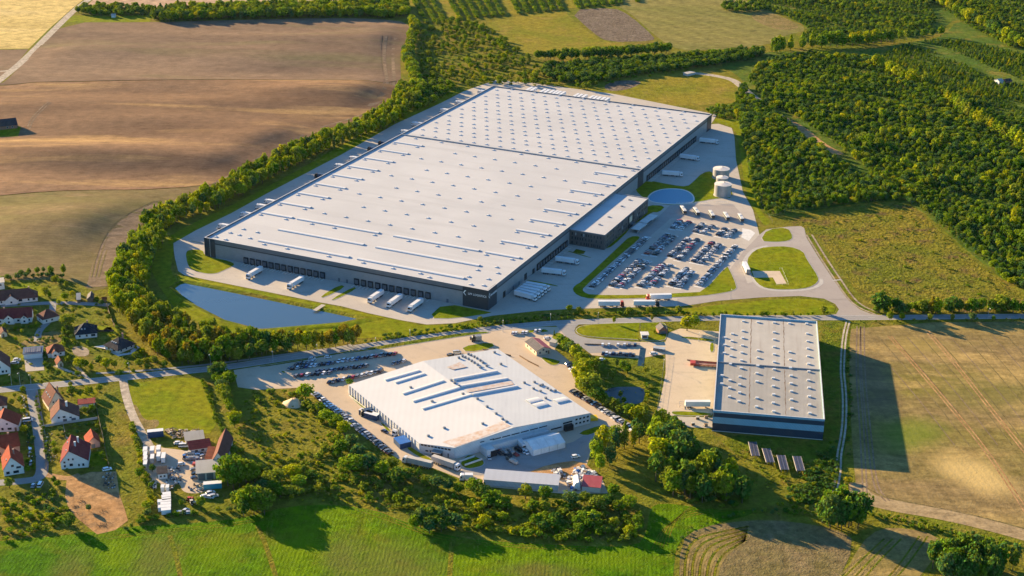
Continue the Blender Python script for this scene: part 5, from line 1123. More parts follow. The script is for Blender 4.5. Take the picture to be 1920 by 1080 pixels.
# ------------------------------------------------------------------ vehicles
def car_mesh(kind):
    b = MB(); L, W, H = dict(hatch=(4.1, 1.78, 1.5), estate=(4.7, 1.82, 1.48), saloon=(4.6, 1.82, 1.44), suv=(4.6, 1.88, 1.72), van=(5.2, 1.98, 2.1))[kind]
    w = W/2; l = L/2
    prof = dict(hatch=[(-l,.35),(-l,.85),(-l+.25,.95),(-l+.6,1.42),(-.2,H),(.7,1.42),(1.35,.95),(l-.25,.82),(l,.66),(l,.35)],
                estate=[(-l,.35),(-l,.9),(-l+.2,1.0),(-l+.65,1.4),(-.3,H),(.75,1.38),(1.45,.93),(l-.25,.8),(l,.64),(l,.35)],
                saloon=[(-l,.35),(-l,.86),(-l+.75,.96),(-1.2,1.38),(-.2,H),(.6,1.37),(1.3,.93),(l-.25,.8),(l,.64),(l,.35)],
                suv=[(-l,.4),(-l,1.0),(-l+.15,1.1),(-l+.5,1.62),(-.3,H),(.7,1.62),(1.3,1.08),(l-.2,.98),(l,.75),(l,.4)],
                van=[(-l,.4),(-l,1.1),(-l+.05,1.2),(-l+.2,2.0),(-.4,H),(1.3,2.0),(1.95,1.2),(l-.15,1.05),(l,.8),(l,.4)])[kind]
    n = len(prof); tops = {3, 4, 5}
    def wy(i, z): return w*(.80 if i in tops else (.97 if i in (2, 6) else 1.0))
    vs = [(x, -wy(i, z), z) for i, (x, z) in enumerate(prof)] + [(x, wy(i, z), z) for i, (x, z) in enumerate(prof)]
    glass = {(2, 3), (5, 6)}
    for i in range(n):
        j = (i+1) % n; b.add([vs[i], vs[j], vs[n+j], vs[n+i]], [(0, 1, 2, 3)], 1 if (i, j) in glass else 0)
    for s in (0, n):                                # lower sides, side windows, roof side
        q = [vs[s+k] for k in range(n)]
        f1 = [0, 1, 2, 6, 7, 8, 9]; f2 = [2, 3, 4, 5, 6]
        b.add([q[k] for k in f1], [tuple(range(len(f1)))] if s == 0 else [tuple(reversed(range(len(f1))))], 0)
        b.add([q[k] for k in f2], [tuple(range(len(f2)))] if s == 0 else [tuple(reversed(range(len(f2))))], 1)
    for x in (-l+.85, l-.85):
        for y in (-w+.06, w-.06):
            c = [(x+.33*math.cos(a*math.pi/4), y+s*.1, .33+.33*math.sin(a*math.pi/4)) for s in (-1, 1) for a in range(8)]
            b.add(c, [tuple(range(7, -1, -1)), tuple(range(8, 16))] + [(i, (i+1) % 8, 8+(i+1) % 8, 8+i) for i in range(8)], 2)
    b.box(l-.12, l+.02, -w+.12, -w+.5, .62, .78, 3); b.box(l-.12, l+.02, w-.5, w-.12, .62, .78, 3)
    b.box(-l-.02, -l+.1, -w+.08, -w+.35, .75, .95, 4); b.box(-l-.02, -l+.1, w-.35, w-.08, .75, .95, 4)
    return b.mesh('car_' + kind, [MT[k] for k in ('car_paint', 'car_glass', 'tyre', 'head_lamp', 'tail_lamp')])
CARM = {k: car_mesh(k) for k in ('hatch', 'estate', 'saloon', 'suv', 'van')}
PAINT = dict(white=(.72, .72, .72), silver=(.42, .43, .45), grey=(.16, .165, .175), black=(.012, .012, .015), navy=(.018, .03, .075), red=(.33, .018, .015), blue=(.03, .10, .26), beige=(.35, .30, .22))
rc = random.Random(41); CARS = []
ORD = 'first second third fourth fifth sixth seventh eighth ninth tenth eleventh twelfth thirteenth fourteenth fifteenth sixteenth seventeenth eighteenth nineteenth twentieth'.split()
def ordinal(i): return ORD[i] if i < 20 else f'{i+1}th'
def car(x, y, rz_, paint=None, kind=None, label='', group=None):
    if paint is None: paint = rc.choices(['white', 'silver', 'grey', 'black', 'navy', 'red', 'blue'], [18, 20, 24, 22, 8, 4, 4])[0]
    if kind is None: kind = rc.choices(['hatch', 'estate', 'saloon', 'suv', 'van'], [30, 24, 20, 24, 2])[0]
    CARS.append((x, y, rz_, paint, kind, label, group))
def car_row(a, c, row, grp, pitch=2.55, fill=.93, ang=None, end='near', paints=None, n=None):
    p, q = G2(*a), G2(*c); d = q-p; L = d.length; d.normalize(); k = n or max(2, int(round(L/pitch))+1); i = 0
    base = math.atan2(d.y, d.x) + math.pi/2 if ang is None else ang
    for j in range(k):
        if rc.random() > fill: continue
        v = p + d*(L*j/(k-1)); f = base + (math.pi if rc.random() < .4 else 0) + rc.gauss(0, .02)
        o = Vector((math.cos(base), math.sin(base)))*rc.uniform(-.3, .3)
        pn = paints[j % len(paints)] if paints else None
        car(v.x+o.x, v.y+o.y, f, pn, None, f'{{}} car, {ordinal(i)} from {end}, {row}', grp); i += 1
M_ = 'cars in the warehouse car park'
LOTS = [((1110,538),(1212,447),'the row along the grass strip'),((1147,536),(1200,489),'second row from office, near half'),((1163,537.5),(1213,493),'third row from office, near half'),((1211.7,476),(1250,442.5),'second row from office, middle block'),((1228,478),(1263,445),'third row from office, middle block'),
        ((1261.7,428),(1275,415),'small block nearest the entrance canopy'),((1276.7,429),(1291.7,417.5),'the small block beside the bus with a shaded side'),((1200,536.7),(1243,496.7),'fourth row from office, near half'),((1221.7,535),(1258,500),'fifth row from office, near half'),
        ((1256.7,481),(1290,449),'fourth row from office, middle block'),((1272,486.7),(1308,450.5),'fifth row from office, middle block'),((1304.6,435),(1316,421),'the small block below the second bus'),((1317.8,438),(1336,425),'the small block below the third bus'),
        ((1258,535),(1287,505),'sixth row from office, near half'),((1273,538),(1297,512),'seventh row from office, near half'),((1301,491),(1334.5,456),'sixth row from office, middle block'),((1315,493.6),(1348,460),'seventh row from office, middle block'),
        ((1348,442),(1359.5,430),'the small block below the fourth bus'),((1364,444),(1377.5,432.5),'the small block below the last bus'),((1311,535),(1377.5,463.5),'the outer row along the access road')]
bays([(a, c) for a, c, r_ in LOTS], TH)
for a, c, r_ in LOTS: car_row(a, c, r_, M_, 2.5, .95, TH + math.pi*0)
P_ = 'cars in the works car park'
car_row((555,686),(588,679), 'short row beside the works hedge', P_, 2.7, .95, R(70), 'left end'); car_row((543,692.5),(625,681.5), 'long first row of the works', P_, 2.6, .96, R(70), 'left end')
car_row((636,678.5),(741,664), 'continued first row by the hedge bed', P_, 2.7, .95, R(72), 'left end'); car_row((595,698),(687,687), 'the second row of the works car park', P_, 2.7, .96, R(70), 'left end'); car_row((556,706),(618,700), 'the front line of the second row', P_, 2.9, .85, R(70), 'left end')
car_row((618,718),(714,697), 'row along the white hall', P_, 2.8, .95, R(72), 'left end', ['black','grey','navy','white','black','red','grey','white','silver','white','grey','navy']); car_row((738,683),(758,677.5), 'the short row beside the bright lawn', P_, 3.0, 1, R(72), 'left end')
E_ = 'cars along the scrub edge of the works yard'
car_row((590,740),(643,780), 'the long line at the scrub edge', E_, 2.75, .97, None, 'far end'); car_row((646,783),(732,851), 'the lower long line at the scrub edge', E_, 2.75, .98, None, 'far end')
N_ = 'cars along the pond side of the works yard'
car_row((1074,735),(1120,762), 'the dark line by the pond-side trees', N_, 2.8, .97, None, 'far end', ['black','grey','navy','black','silver','grey','black','blue']); car_row((1122,765),(1146,779), 'the middle line by the pond-side trees', N_, 2.8, .95, None, 'far end'); car_row((1152,784),(1188,806), 'the pale line by the grove', N_, 2.8, .95, None, 'far end', ['white','silver','white','grey','silver','blue'])
car_row((1067,684),(1080,702), 'the cluster of five under the yard trees', N_, 2.9, 1, R(20), 'far end', ['navy','navy','white','white','black'], 5)
K_ = 'cars in the two rows below the oval lawn'
for i, (x, pc) in enumerate([(1130,'white'),(1141.7,'white'),(1159,'white'),(1171,'white'),(1180,'grey'),(1191,'navy')]):
    v = G2(x, 648); car(v.x, v.y, R(80), pc, 'hatch', f'{{}} car, {ordinal(i)} from the left end of the upper row below the oval lawn', K_)
car_row((1131,664),(1188,667), 'the lower row below the oval lawn', K_, 3, .9, R(80), 'left end', ['black','white','silver','navy','grey','black','grey','black','navy'], 10)
for i, x in enumerate([962.5,968,981,987.5,1004.5,1012.5]):
    v = G2(x, [626,626,625,625,622,621][i]); car(v.x, v.y, R(75), 'white', 'hatch', f'white car, {ordinal(i)} from the left of the six by the road island', 'white cars by the works gate')
for x, y, a, pc, kd, lab in [(1027,636,10,'white','estate','white car with blue flashes parked alone beside the gate house'),(1226,665,5,'white','suv','white car standing beside the trolley rack'),(722,811,-40,'navy','estate','dark blue car at the left wall near the blue hall'),(889,637,15,'navy','van','dark van on the yard beside the low barrier'),(1014,774,-35,'black','saloon','dark car parked close to the right wall of the white hall'),(1040,753,-35,'grey','hatch','x'),
        (918,849,-70,'silver','hatch','silver car near the round stair block of the white hall'),(917,860,-80,'silver','hatch','silver car one place nearer than its twin by the stair block'),(1079,858,20,'white','suv','white car alone on the apron beside the grove'),(1136,804,-50,'navy','saloon','dark blue car on the looped drive at the hall office end'),(857,663,10,'silver','van','silver van beside the bright lawn'),(845,667,0,'black','saloon','black car between silver van and white hall'),
        (982,848,-70,'white','hatch','first white car in front of the small lorry by the tent'),(987,850,-70,'white','hatch','second white car in front of the small lorry, by the tent'),(585,674,10,'white','hatch','white car on the hedge bed of the works car park'),(615,671,10,'white','hatch','white car at the road end of the hedge bed'),(612,672,10,'white','estate','x'),
        (28,682,5,'silver','estate','silver car beside the brown-roofed house at the frame edge'),(32,676,5,'white','hatch','white car above the silver one by the frame-edge house'),(57,846,-70,'white','estate','white car on the drive beside the salmon house'),(58,870,-70,'silver','hatch','silver car on the verge of the village road'),(52,790,20,'white','van','white van beside the village road'),(76,911,90,'white','van','white van at the end of the village road'),(63,912,90,'silver','hatch','silver car beside the white van at the road end'),(201,882,25,'white','suv','white car at the corner of the bare plot'),(193,876,10,'silver','hatch','x'),
        (365,882,20,'grey','estate','grey car, upper of three at the open shed'),(366,890,20,'black','hatch','black car, middle of three at the open shed'),(366,897,20,'navy','saloon','navy car, lowest of three at the open shed'),(335,833,10,'white','suv','white car at the top corner of the farm yard'),(345,838,5,'white','van','white van in front of the pale grey farm shed'),(372,855,10,'white','estate','white car beside the maroon-roofed farm shed'),(380,857,30,'silver','hatch','silver car next to the white one at the maroon farm shed'),(340,872,10,'white','hatch','white car at the yard edge among the boxes'),(395,926,30,'white','suv','white car on the farm meadow below the teal container'),(385,932,20,'white','estate','white estate car lower on the farm meadow'),(401,932,20,'silver','suv','silver car right of the white ones on the farm meadow'),(394,934,-10,'white','hatch','small white car between two others on the farm meadow'),
        (338,963,10,'silver','estate','silver car at the bottom hedge of the farm'),(354,963,15,'silver','saloon','second silver car along the bottom hedge of the farm'),(348,959,60,'white','hatch','white car behind the silver ones at the farm hedge'),(436,693,0,'white','van','x'),(1128,676,0,'white','hatch','white car lying low among trees above the small pond')]:
    if lab == 'x': continue
    v = G2(x, y); car(v.x, v.y, R(a), pc, kd, lab, None)
# the ones that show largest become objects, the rest one object
vis = sorted(CARS, key=lambda c: c[1])
def put_car(c):
    x, y, a, pc, kd, lab, grp = c
    o = bpy.data.objects.new('parked_car', CARM[kd]); link(o); o.location = (x, y, .05); o.rotation_euler = (0, 0, a); f = rc.uniform(.9, 1.12); p = PAINT[pc]; o.color = (p[0]*f, p[1]*f, p[2]*f, 1)
    tag(o, lab.replace('{}', pc), 'car', grp)
for c in vis[:298]: put_car(c)
if vis[298:]:
    paints = []
    for c in vis[298:]:
        if c[3] not in paints: paints.append(c[3])
    mats = []
    for pn in paints: plain('fleet_' + pn, PAINT[pn], .28, var=0); mats.append(MT['fleet_' + pn])
    others = [MT[k] for k in ('car_glass', 'tyre', 'head_lamp', 'tail_lamp')]; b = MB()
    for x, y, a, pc, kd, lab, grp in vis[298:]:
        me = CARM[kd]; M = Matrix.Translation((x, y, .05)) @ Matrix.Rotation(a, 4, 'Z'); n0 = len(b.v); b.v += [tuple(M @ v.co) for v in me.vertices]
        for p in me.polygons: b.f.append([n0+i for i in p.vertices]); b.m.append(paints.index(pc) if p.material_index == 0 else len(paints) + p.material_index - 1); b.sm.append(False)
    tag(b.build('parked_cars', mats + others), kind='stuff')
print('CARS', len(CARS))
# lorries -------------------------------------------------------------
_lm = {}
def lm(key, f, mats):
    if key not in _lm: b = MB(); f(b); _lm[key] = b.mesh(key, [MT[k] for k in mats])
    return _lm[key]
def kid(name, me, parent, loc=(0, 0, 0)):
    o = bpy.data.objects.new(name, me); link(o, parent); o.location = loc; return o
def wheel_f(b):
    c = [(.5*math.cos(a*math.pi/6), s*.16, .5*math.sin(a*math.pi/6)) for s in (-1, 1) for a in range(12)]
    b.add(c, [tuple(range(11, -1, -1)), tuple(range(12, 24))] + [(i, (i+1) % 12, 12+(i+1) % 12, 12+i) for i in range(12)], 0)
    for s in (-1, 1): c = [(.28*math.cos(a*math.pi/4), s*.17, .28*math.sin(a*math.pi/4)) for a in range(8)]; b.add(c, [tuple(range(8))], 1)
def cab_f(b):
    pr = [(0,.75),(0,2.0),(.25,3.1),(.7,3.75),(2.1,3.7),(2.2,.75)]; n = len(pr)
    vs = [(-x, -1.22, z) for x, z in pr] + [(-x, 1.22, z) for x, z in pr]
    b.add(vs, [(i, (i+1) % n, n+(i+1) % n, n+i) for i in range(n)] + [tuple(range(n-1, -1, -1)), tuple(range(n, 2*n))])
    b.box(-2.0, .1, -1.2, 1.2, .35, .749, 1); b.box(-.02, .12, -1.1, -.7, .85, 1.05, 2); b.box(-.02, .12, .7, 1.1, .85, 1.05, 2)
def screen_f(b):
    b.add([(.03, -1.1, 2.05), (.03, 1.1, 2.05), (-.21, 1.05, 3.0), (-.21, -1.05, 3.0)], [(0, 1, 2, 3)])
    for s in (-1, 1): b.add([(-.25, s*1.235, 2.0), (-1.3, s*1.235, 2.0), (-1.3, s*1.235, 2.85), (-.45, s*1.235, 2.85)], [(0, 1, 2, 3) if s > 0 else (3, 2, 1, 0)])
def semi(front, rear, label, group=None, cab='trailer_white', box='trailer_white', length=None, at=None):
    """front and rear foot points; the nose sits at the front point"""
    f, r_ = (G2(*front), G2(*rear)) if at is None else at
    d = (f-r_).normalized(); t = empty('lorry', (*f, .03), math.atan2(d.y, d.x), label, 'lorry', group)
    c = kid('cab', lm('cab_' + cab, cab_f, [cab, 'chassis', 'head_lamp']), t); kid('windscreen', lm('windscreen', screen_f, ['car_glass']), c)
    kid('trailer', lm('trailer_' + box, lambda b: (b.box(-16.3, -2.75, -1.28, 1.28, 1.15, 4.0), [b.box(x-.04, x+.04, s*1.3-.02, s*1.3+.02, 1.15, 4.0) for x in (-16.2, -13.5, -10.8, -8.1, -5.4, -2.9) for s in (-1, 1)]), [box]), t)
    kid('rear_door', lm('rear_door', lambda b: b.box(-16.38, -16.31, -1.2, 1.2, 1.2, 3.9), ['steel_grey']), t)
    kid('chassis', lm('semi_chassis', lambda b: (b.box(-15.8, -1.0, -.5, .5, .75, 1.149), b.box(-9.2, -6.8, -1.2, -.75, .5, 1.1), b.box(-9.2, -6.8, .75, 1.2, .5, 1.1)), ['chassis']), t)
    for x in (-1.2, -4.6, -12.1, -13.4, -14.7):
        for y in (-1.05, 1.05): kid('wheel', lm('lorry_wheel', wheel_f, ['tyre', 'wheel_rim']), t, (x, y, .5))
    return t
A1 = 'white lorries at the front docks'
for a, c, l in [((464,524.5),(492,508),'white lorry at the front docks nearest the pond corner'),((541,543.5),(568,527.5),'white lorry at the front docks before the grass strips'),((692,569.5),(717,553),'white lorry at the front docks, first of the three near the sign'),((728,578),(752,561),'white lorry at the front docks, middle one of the three'),((767,586),(790,569.5),'white lorry at the front docks nearest the sign corner')]: semi(a, c, l, A1)
A2 = 'white lorries on the office side'
semi((1085,496.8),(1042,490.8), 'white lorry parked alone nearest the office block', A2); semi((1060.5,517.3),(1017,512.5), 'white lorry at the side docks between the lone one and the five', A2)
for i in range(5): semi((1005.5+6.3*i,565.3-4.8*i),(968+4.5*i,555-3.95*i), ['nearest of five white lorries parked side by side', 'second of five white lorries parked side by side', 'third of five white lorries parked side by side', 'fourth of five white lorries parked side by side', 'farthest of five white lorries parked side by side'][i], 'five white lorries side by side')
A3 = 'white lorries at the rear side docks'
semi((1346.8,270.6),(1311.5,267), 'white lorry at the rear docks farthest from the tanks', A3); semi((1310.6,302),(1274,297.2), 'white lorry at the rear docks, middle of three', A3); semi((1280,331.6),(1243,328.8), 'white lorry at the rear docks above the fire pond', A3)
semi((1170,575),(1117,575), 'white-topped lorry with a purple-red cab waiting on the access road', cab='signal_red'); semi((1236,574.5),(1184,574.5), 'white-topped lorry with a dark cab beside an oncoming lorry', cab='chassis'); semi((1211,563),(1267,561.5), 'lorry with a dark red cab heading towards the sign corner', cab='signal_red')
semi((1395,499),(1408,528), 'white lorry waiting beside the round green')
semi((756,867),(797,876.5), 'grey-sided lorry facing the blue hall in front of the works', box='concrete_block'); semi((861,883.5),(822,870), 'grey-sided lorry with a white cab at the chamfered corner of the white hall', box='concrete_block')
A4 = 'lorries at the docks behind the left wall'
u2, v2 = WU, WV
for i, (x, y) in enumerate([(410,428),(452,406),(480,391),(496,382),(591,333),(628,315),(655,301),(690,283),(710,272),(751,251),(772,236),(825,211),(853,196),(896,176)]):
    f = G2(x, y); semi(None, None, ['lorry', 'lorry', 'dark lorry'][2 if i in (4, 7, 8) else 0] + f' behind the roof edge of the pond-side wall, {ordinal(i)} from the pond corner', A4, cab='chassis' if i in (4, 7, 8) else 'trailer_white', box='box_navy' if i in (4, 7, 8) else 'trailer_white', at=(f, f + u2*10))
# trailers behind the far wall
def trailer(at, label, group, mat='trailer_white', L=13.6, name='trailer'):
    p, a = at; t = empty(name, (*p, .03), a, label, 'trailer', group)
    kid('box', lm(f'tbox_{mat}{L}', lambda b: (b.box(-L/2, L/2, -1.28, 1.28, 1.1, 4.0), [b.box(x-.04, x+.04, s*1.3-.02, s*1.3+.02, 1.1, 4.0) for x in (-L/2+.1, 0, L/2-.1) for s in (-1, 1)]), [mat]), t); kid('chassis', lm(f'tch{L}', lambda b: (b.box(-L/2+.3, L/2-.3, -.5, .5, .72, 1.09), b.box(L/2-2.6, L/2-2.4, -.9, .9, .0, .72)), ['chassis']), t)
    for x in (-L/2+1.5, -L/2+2.8):
        for y in (-1.05, 1.05): kid('wheel', lm('lorry_wheel', wheel_f, ['tyre', 'wheel_rim']), t, (x, y, .5))
for i, (x, y) in enumerate([(993,165.5),(1000,166.5),(1018,169.5),(1025,170.5),(1034,171.5),(1041,172.5),(1047,173.5),(1054,174.5),(1080,178),(1087,179),(1095,180),(1108,182),(1115,183),(1122,184),(1130,185),(1137,186)]):
    p = G2(x, y, 4.0); trailer((p, TH + math.pi/2), f'white trailer behind the far wall, {ordinal(i)} from its far corner', 'trailers behind the far wall')
p = (G2(1293,764)+G2(1322,764))/2; trailer((p, math.atan2(*(G2(1322,764)-G2(1293,764)).yx)), 'white trailer in the hall yard beside the low steel frame', None)
# buses
def bus(far_, near, label):
    a, c = G2(*far_), G2(*near); d = (c-a).normalized(); m_ = (a+c)/2; t = empty('bus', (*m_, .05), math.atan2(d.y, d.x), label, 'bus', 'buses on the apron above the car park')
    kid('body', lm('bus_body', lambda b: (b.box(-6, 6, -1.25, 1.25, .35, 1.5, 1), b.box(-6, 6, -1.2, 1.2, 2.5, 3.1)), ['bus_white', 'bus_shaded_side']), t); kid('window_band', lm('bus_glass', lambda b: b.box(-5.95, 6.02, -1.22, 1.22, 1.5, 2.5), ['car_glass']), t)
    kid('roof_unit', lm('bus_ac', lambda b: b.box(-3.4, -.6, -.8, .8, 3.1, 3.35), ['pale_paint']), t); kid('windscreen', lm('bus_front', lambda b: b.box(6.03, 6.06, -1.1, 1.1, 1.0, 2.7), ['car_glass']), t)
    for x in (-3.2, 3.8):
        for y in (-1.08, 1.08): kid('wheel', lm('lorry_wheel', wheel_f, ['tyre', 'wheel_rim']), t, (x, y, .5))
for a, c, l in [((1276.5,391),(1285.5,404),'white bus in the shade, nearest the office'),((1300,393),(1311,408),'long white bus, second from the office'),((1329.5,398.5),(1338.5,413.5),'white bus in the middle of the five'),((1357,402.5),(1366,416),'white bus, second from the access road'),((1383.5,403.5),(1394,421),'white bus nearest the access road')]: bus(a, c, l)
# rigid lorries
def rigid(p, a, label, box='trailer_white', L=7.5, group=None, cab='trailer_white'):
    t = empty('box_lorry', (*p, .03), a, label, 'lorry', group)
    c = kid('cab', lm('cab_' + cab, cab_f, [cab, 'chassis', 'head_lamp']), t, (0, 0, -.35)); kid('windscreen', lm('windscreen', screen_f, ['car_glass']), c); kid('box', lm(f'rbox_{box}{L}', lambda b: b.box(-L, -2.4, -1.25, 1.25, .95, 3.5), [box]), t); kid('chassis', lm(f'rch{L}', lambda b: b.box(-L+.2, -.6, -.5, .5, .6, .94), ['chassis']), t)
    for x in (-1.1, -L+1.6):
        for y in (-1.05, 1.05): kid('wheel', lm('lorry_wheel', wheel_f, ['tyre', 'wheel_rim']), t, (x, y, .5))
rigid(G2(984,845), R(-65), 'small white lorry parked beside the storage tent', L=8); rigid(G2(676,780), R(205), 'dark lorry with a pale box at the left wall of the white hall', box='box_navy', L=8, cab='chassis'); rigid(G2(862,900), R(180), 'white delivery lorry half hidden by trees in front of the works', L=6.5); rigid(G2(884,640), R(190), 'dark lorry on the road side of the bright lawn', box='steel_grey', L=6, cab='chassis')
rigid(G2(738,818), R(230), 'small flatbed lorry between left wall and blue hall', box='concrete_block', L=6)
# white boxes in the farm yard
FB = 'white box bodies in the farm yard'
n_ = 0
for x, ys in ((272, (852, 860, 869, 877)), (285, (851, 866)), (297, (849, 862)), (306, (865,))):
    for j, y in enumerate(ys):
        n_ += 1; red = (x == 285 and y == 866) or (x == 272 and y == 877)
        box_thing('cargo_box', (('reddish box body' if red else 'white box body') + f', {ordinal(j)} from the far end in the {dict([(272,"outermost"),(285,"second"),(297,"third"),(306,"innermost")])[x]} row of the farm yard'), (x-3.5+(.6 if j else 0), y+5), (x+4, y+4.6), 4.8 if x != 306 else 6, 2.8, 'rust_patch' if red else 'trailer_white', 'trailer_white', 'box body', FB, .5, False)
for i, x in enumerate((302, 311)): box_thing('cargo_box', ['white upright container left of its twin below the office cabin', 'white upright container right of its twin below the office cabin'][i], (x, 925), (x+6.5, 924.6), 3, 3.0, 'trailer_white', 'trailer_white', 'box body', FB, .1, False)
for i, (x0, y) in enumerate([(306,938),(304,943),(305,947.5),(296,951.5),(302,956),(297,962),(303,967.5)]):
    box_thing('stored_trailer', f'long white trailer body, {ordinal(i)} from the top of the stack at the farm hedge', (x0, y), (321, y-2), 2.5, 2.4, 'trailer_white', 'trailer_white', 'trailer', 'white trailer bodies at the farm hedge', .4, False)
# farm machinery
def tractor(p, a, label, mat):
    t = empty('tractor', (*p, 0), a, label, 'tractor')
    kid('bonnet', lm('tr_b' + mat, lambda b: b.box(0, 1.9, -.4, .4, .9, 1.6), [mat]), t); kid('cab', lm('tr_c' + mat, lambda b: (b.box(-1.3, 0, -.75, .75, 1.0, 1.6, 0), b.box(-1.2, -.05, -.7, .7, 1.6, 2.5, 1), b.box(-1.35, .1, -.8, .8, 2.5, 2.65, 0)), [mat, 'car_glass']), t)
    for x, y, s in ((-.7, -.9, 1.6), (-.7, .9, 1.6), (1.4, -.75, 1.0), (1.4, .75, 1.0)): w_ = kid('wheel', lm('lorry_wheel', wheel_f, ['tyre', 'wheel_rim']), t, (x, y, .5*s)); w_.scale = (s, 1.6, s)
tractor(G2(357,940), 1.0, 'red tractor on the meadow behind the farm', 'signal_red'); tractor(G2(362,946), .4, 'pale tractor beside the red one behind the farm', 'concrete_block'); tractor(G2(348,861), .1, 'blue tractor among machines in the farm yard', 'box_blue')
def trolley(p, a, L, label, mat, load=None):
    t = empty('flat_trailer', (*p, 0), a, label, 'trailer'); b = MB(); b.box(0, L, 0, 2.2, .7, .85); part(b, 'bed', mat, t)
    for x in (1, L-1):
        for y in (.2, 2.0): kid('wheel', lm('lorry_wheel', wheel_f, ['tyre', 'wheel_rim']), t, (x, y, .5))
    if load: b = MB(); b.box(.3, L-.5, .2, 2.0, .86, 1.7); b.box(L*.3, L*.6, .3, 1.9, 1.7, 2.1); part(b, 'load', load, t)
trolley(G2(345,855), .05, 6, 'flat trailer with pale boards in the farm yard, upper one', 'steel_grey', 'concrete_block'); trolley(G2(347,865), .08, 7, 'flat trailer with grey pipes in the farm yard, lower one', 'steel_grey', 'steel_grey'); trolley(G2(360,875), .05, 6, 'flat trailer with a red load by the open shed', 'signal_red', 'red_sheet')
for i, (x, y, a, mt) in enumerate([(930,843,-55,'signal_red'),(936,848,-50,'steel_grey'),(942,853,-48,'chassis'),(950,846,-60,'steel_grey'),(957,850,-55,'signal_red'),(963,843,-50,'chassis'),(947,861,-50,'rust_line'),(953,866,-45,'concrete_block'),(926,848,-50,'chassis')]):
    trolley(G2(x, y), R(a), 5.5, ['red equipment trailer', 'grey equipment trailer', 'dark equipment trailer', 'grey flat trailer', 'red flat trailer', 'dark flat trailer', 'rusty trailer', 'pale trailer', 'low dark trailer'][i] + f' on the apron, {ordinal(i)} of the cluster left of the tent', mt, mt if i % 2 else None)
# ------------------------------------------------------------------ trees and shrubs
def leaf_clumps(b, rg, blobs, per, size, mi, flat=.35):
    for c, r in blobs:
        for _ in range(per):
            z = rg.uniform(-.75, 1); t = rg.uniform(0, 2*math.pi); q = math.sqrt(max(0, 1-z*z))
            n = Vector((q*math.cos(t), q*math.sin(t), z))
            p = c + n * r * rg.uniform(.72, 1.08)
            n = (n + Vector((rg.gauss(0, .28), rg.gauss(0, .28), rg.gauss(0, .28) + .1))).normalized()
            u = n.orthogonal().normalized(); v = n.cross(u); a = rg.uniform(0, math.pi); s = size * rg.uniform(.6, 1.3)
            u, v = (u*math.cos(a) + v*math.sin(a)) * s, (v*math.cos(a) - u*math.sin(a)) * s * rg.uniform(.55, .95)
            b.add([p-u*.5-v*.35, p+u*.5-v*.5, p+u*.45+v*.5, p-u*.4+v*.45], [(0, 1, 2, 3)], mi)
def trunk(b, rg, h, r, limbs, spread, mi=0):
    b.tube((0, 0, -.2), (rg.uniform(-.2, .2), rg.uniform(-.2, .2), h*.55), r, r*.6, 6, mi)
    for i in range(limbs):
        a = 2*math.pi*i/limbs + rg.uniform(-.4, .4); z0 = h*rg.uniform(.28, .5)
        b.tube((0, 0, z0), (math.cos(a)*spread*.6, math.sin(a)*spread*.6, h*rg.uniform(.6, .8)), r*.45, r*.12, 5, mi)
def broad(seed, h=10., r=4., nb=22, per=26, size=.95, lo=.16):
    rg = random.Random(seed); t = MB(); trunk(t, rg, h, .028*h, 5, r); c = MB(); blobs = []
    ctr = Vector((0, 0, h*(.5 + lo/2))); hz = h*(1-lo)/2
    for i in range(nb):
        z = 1 - 2*(i+.5)/nb; a = i*2.4 + rg.uniform(-.3, .3); q = math.sqrt(1-z*z)
        k = rg.uniform(.55, .86) * (1 if z > -.3 else .85)
        br = r*rg.uniform(.26, .42)
        blobs.append((ctr + Vector((q*math.cos(a)*r*k, q*math.sin(a)*r*k, z*hz*k)), br))
    blobs.append((ctr, r*.55))
    leaf_clumps(c, rg, blobs, per, size, 0)
    return t, c
def poplar(seed, h=14., r=2.6):
    rg = random.Random(seed); t = MB(); trunk(t, rg, h, .02*h, 4, r); c = MB(); blobs = []
    for i in range(16):
        f = (i+.5)/16; k = math.sin(math.pi*min(1, .2+f*.86))**.7; a = i*2.4
        blobs.append((Vector((math.cos(a)*r*.45*k, math.sin(a)*r*.45*k, h*(.14+.8*f))), r*.55*max(.35, k)))
    leaf_clumps(c, rg, blobs, 26, .9, 0); return t, c
def conifer(seed, h=8., r=2.2):
    rg = random.Random(seed); t = MB(); t.tube((0, 0, -.2), (0, 0, h*.9), .15, .04, 5); c = MB()
    for i in range(9):
        f = i/9; n = max(4, int(9*(1-f))); z = h*(.1+.86*f); rr_ = r*(1-f)**.85+.15
        for j in range(n):
            a = 2*math.pi*j/n + i*.7
            leaf_clumps(c, rg, [(Vector((math.cos(a)*rr_*.66, math.sin(a)*rr_*.66, z-.25*rr_*.5)), rr_*.38+.12)], 7, .75, 0)
    return t, c
def bushy(seed, h=3., r=1.8, nb=9, per=20):
    rg = random.Random(seed); t = MB(); c = MB(); blobs = []
    for k in range(4):
        a = k*1.57+rg.uniform(-.3, .3); t.tube((0, 0, -.1), (math.cos(a)*r*.4, math.sin(a)*r*.4, h*.5), .06, .03, 4)
    for i in range(nb):
        a = i*2.4; q = math.sqrt(rg.random())*.7; blobs.append((Vector((math.cos(a)*r*q, math.sin(a)*r*q, h*rg.uniform(.3, .72))), r*rg.uniform(.32, .5)))
    leaf_clumps(c, rg, blobs, per, .62, 0); return t, c
PROTO = {}   # kind -> list of (trunk mesh builder, crown mesh builder)
PROTO['broad'] = [broad(s, 10, rr_, nb, 24) for s, rr_, nb in ((1, 3.6, 22), (2, 4.2, 26), (3, 3.2, 20), (4, 4.6, 28), (5, 3.8, 24), (6, 3.3, 18))]
PROTO['poplar'] = [poplar(s) for s in (11, 12, 13)]
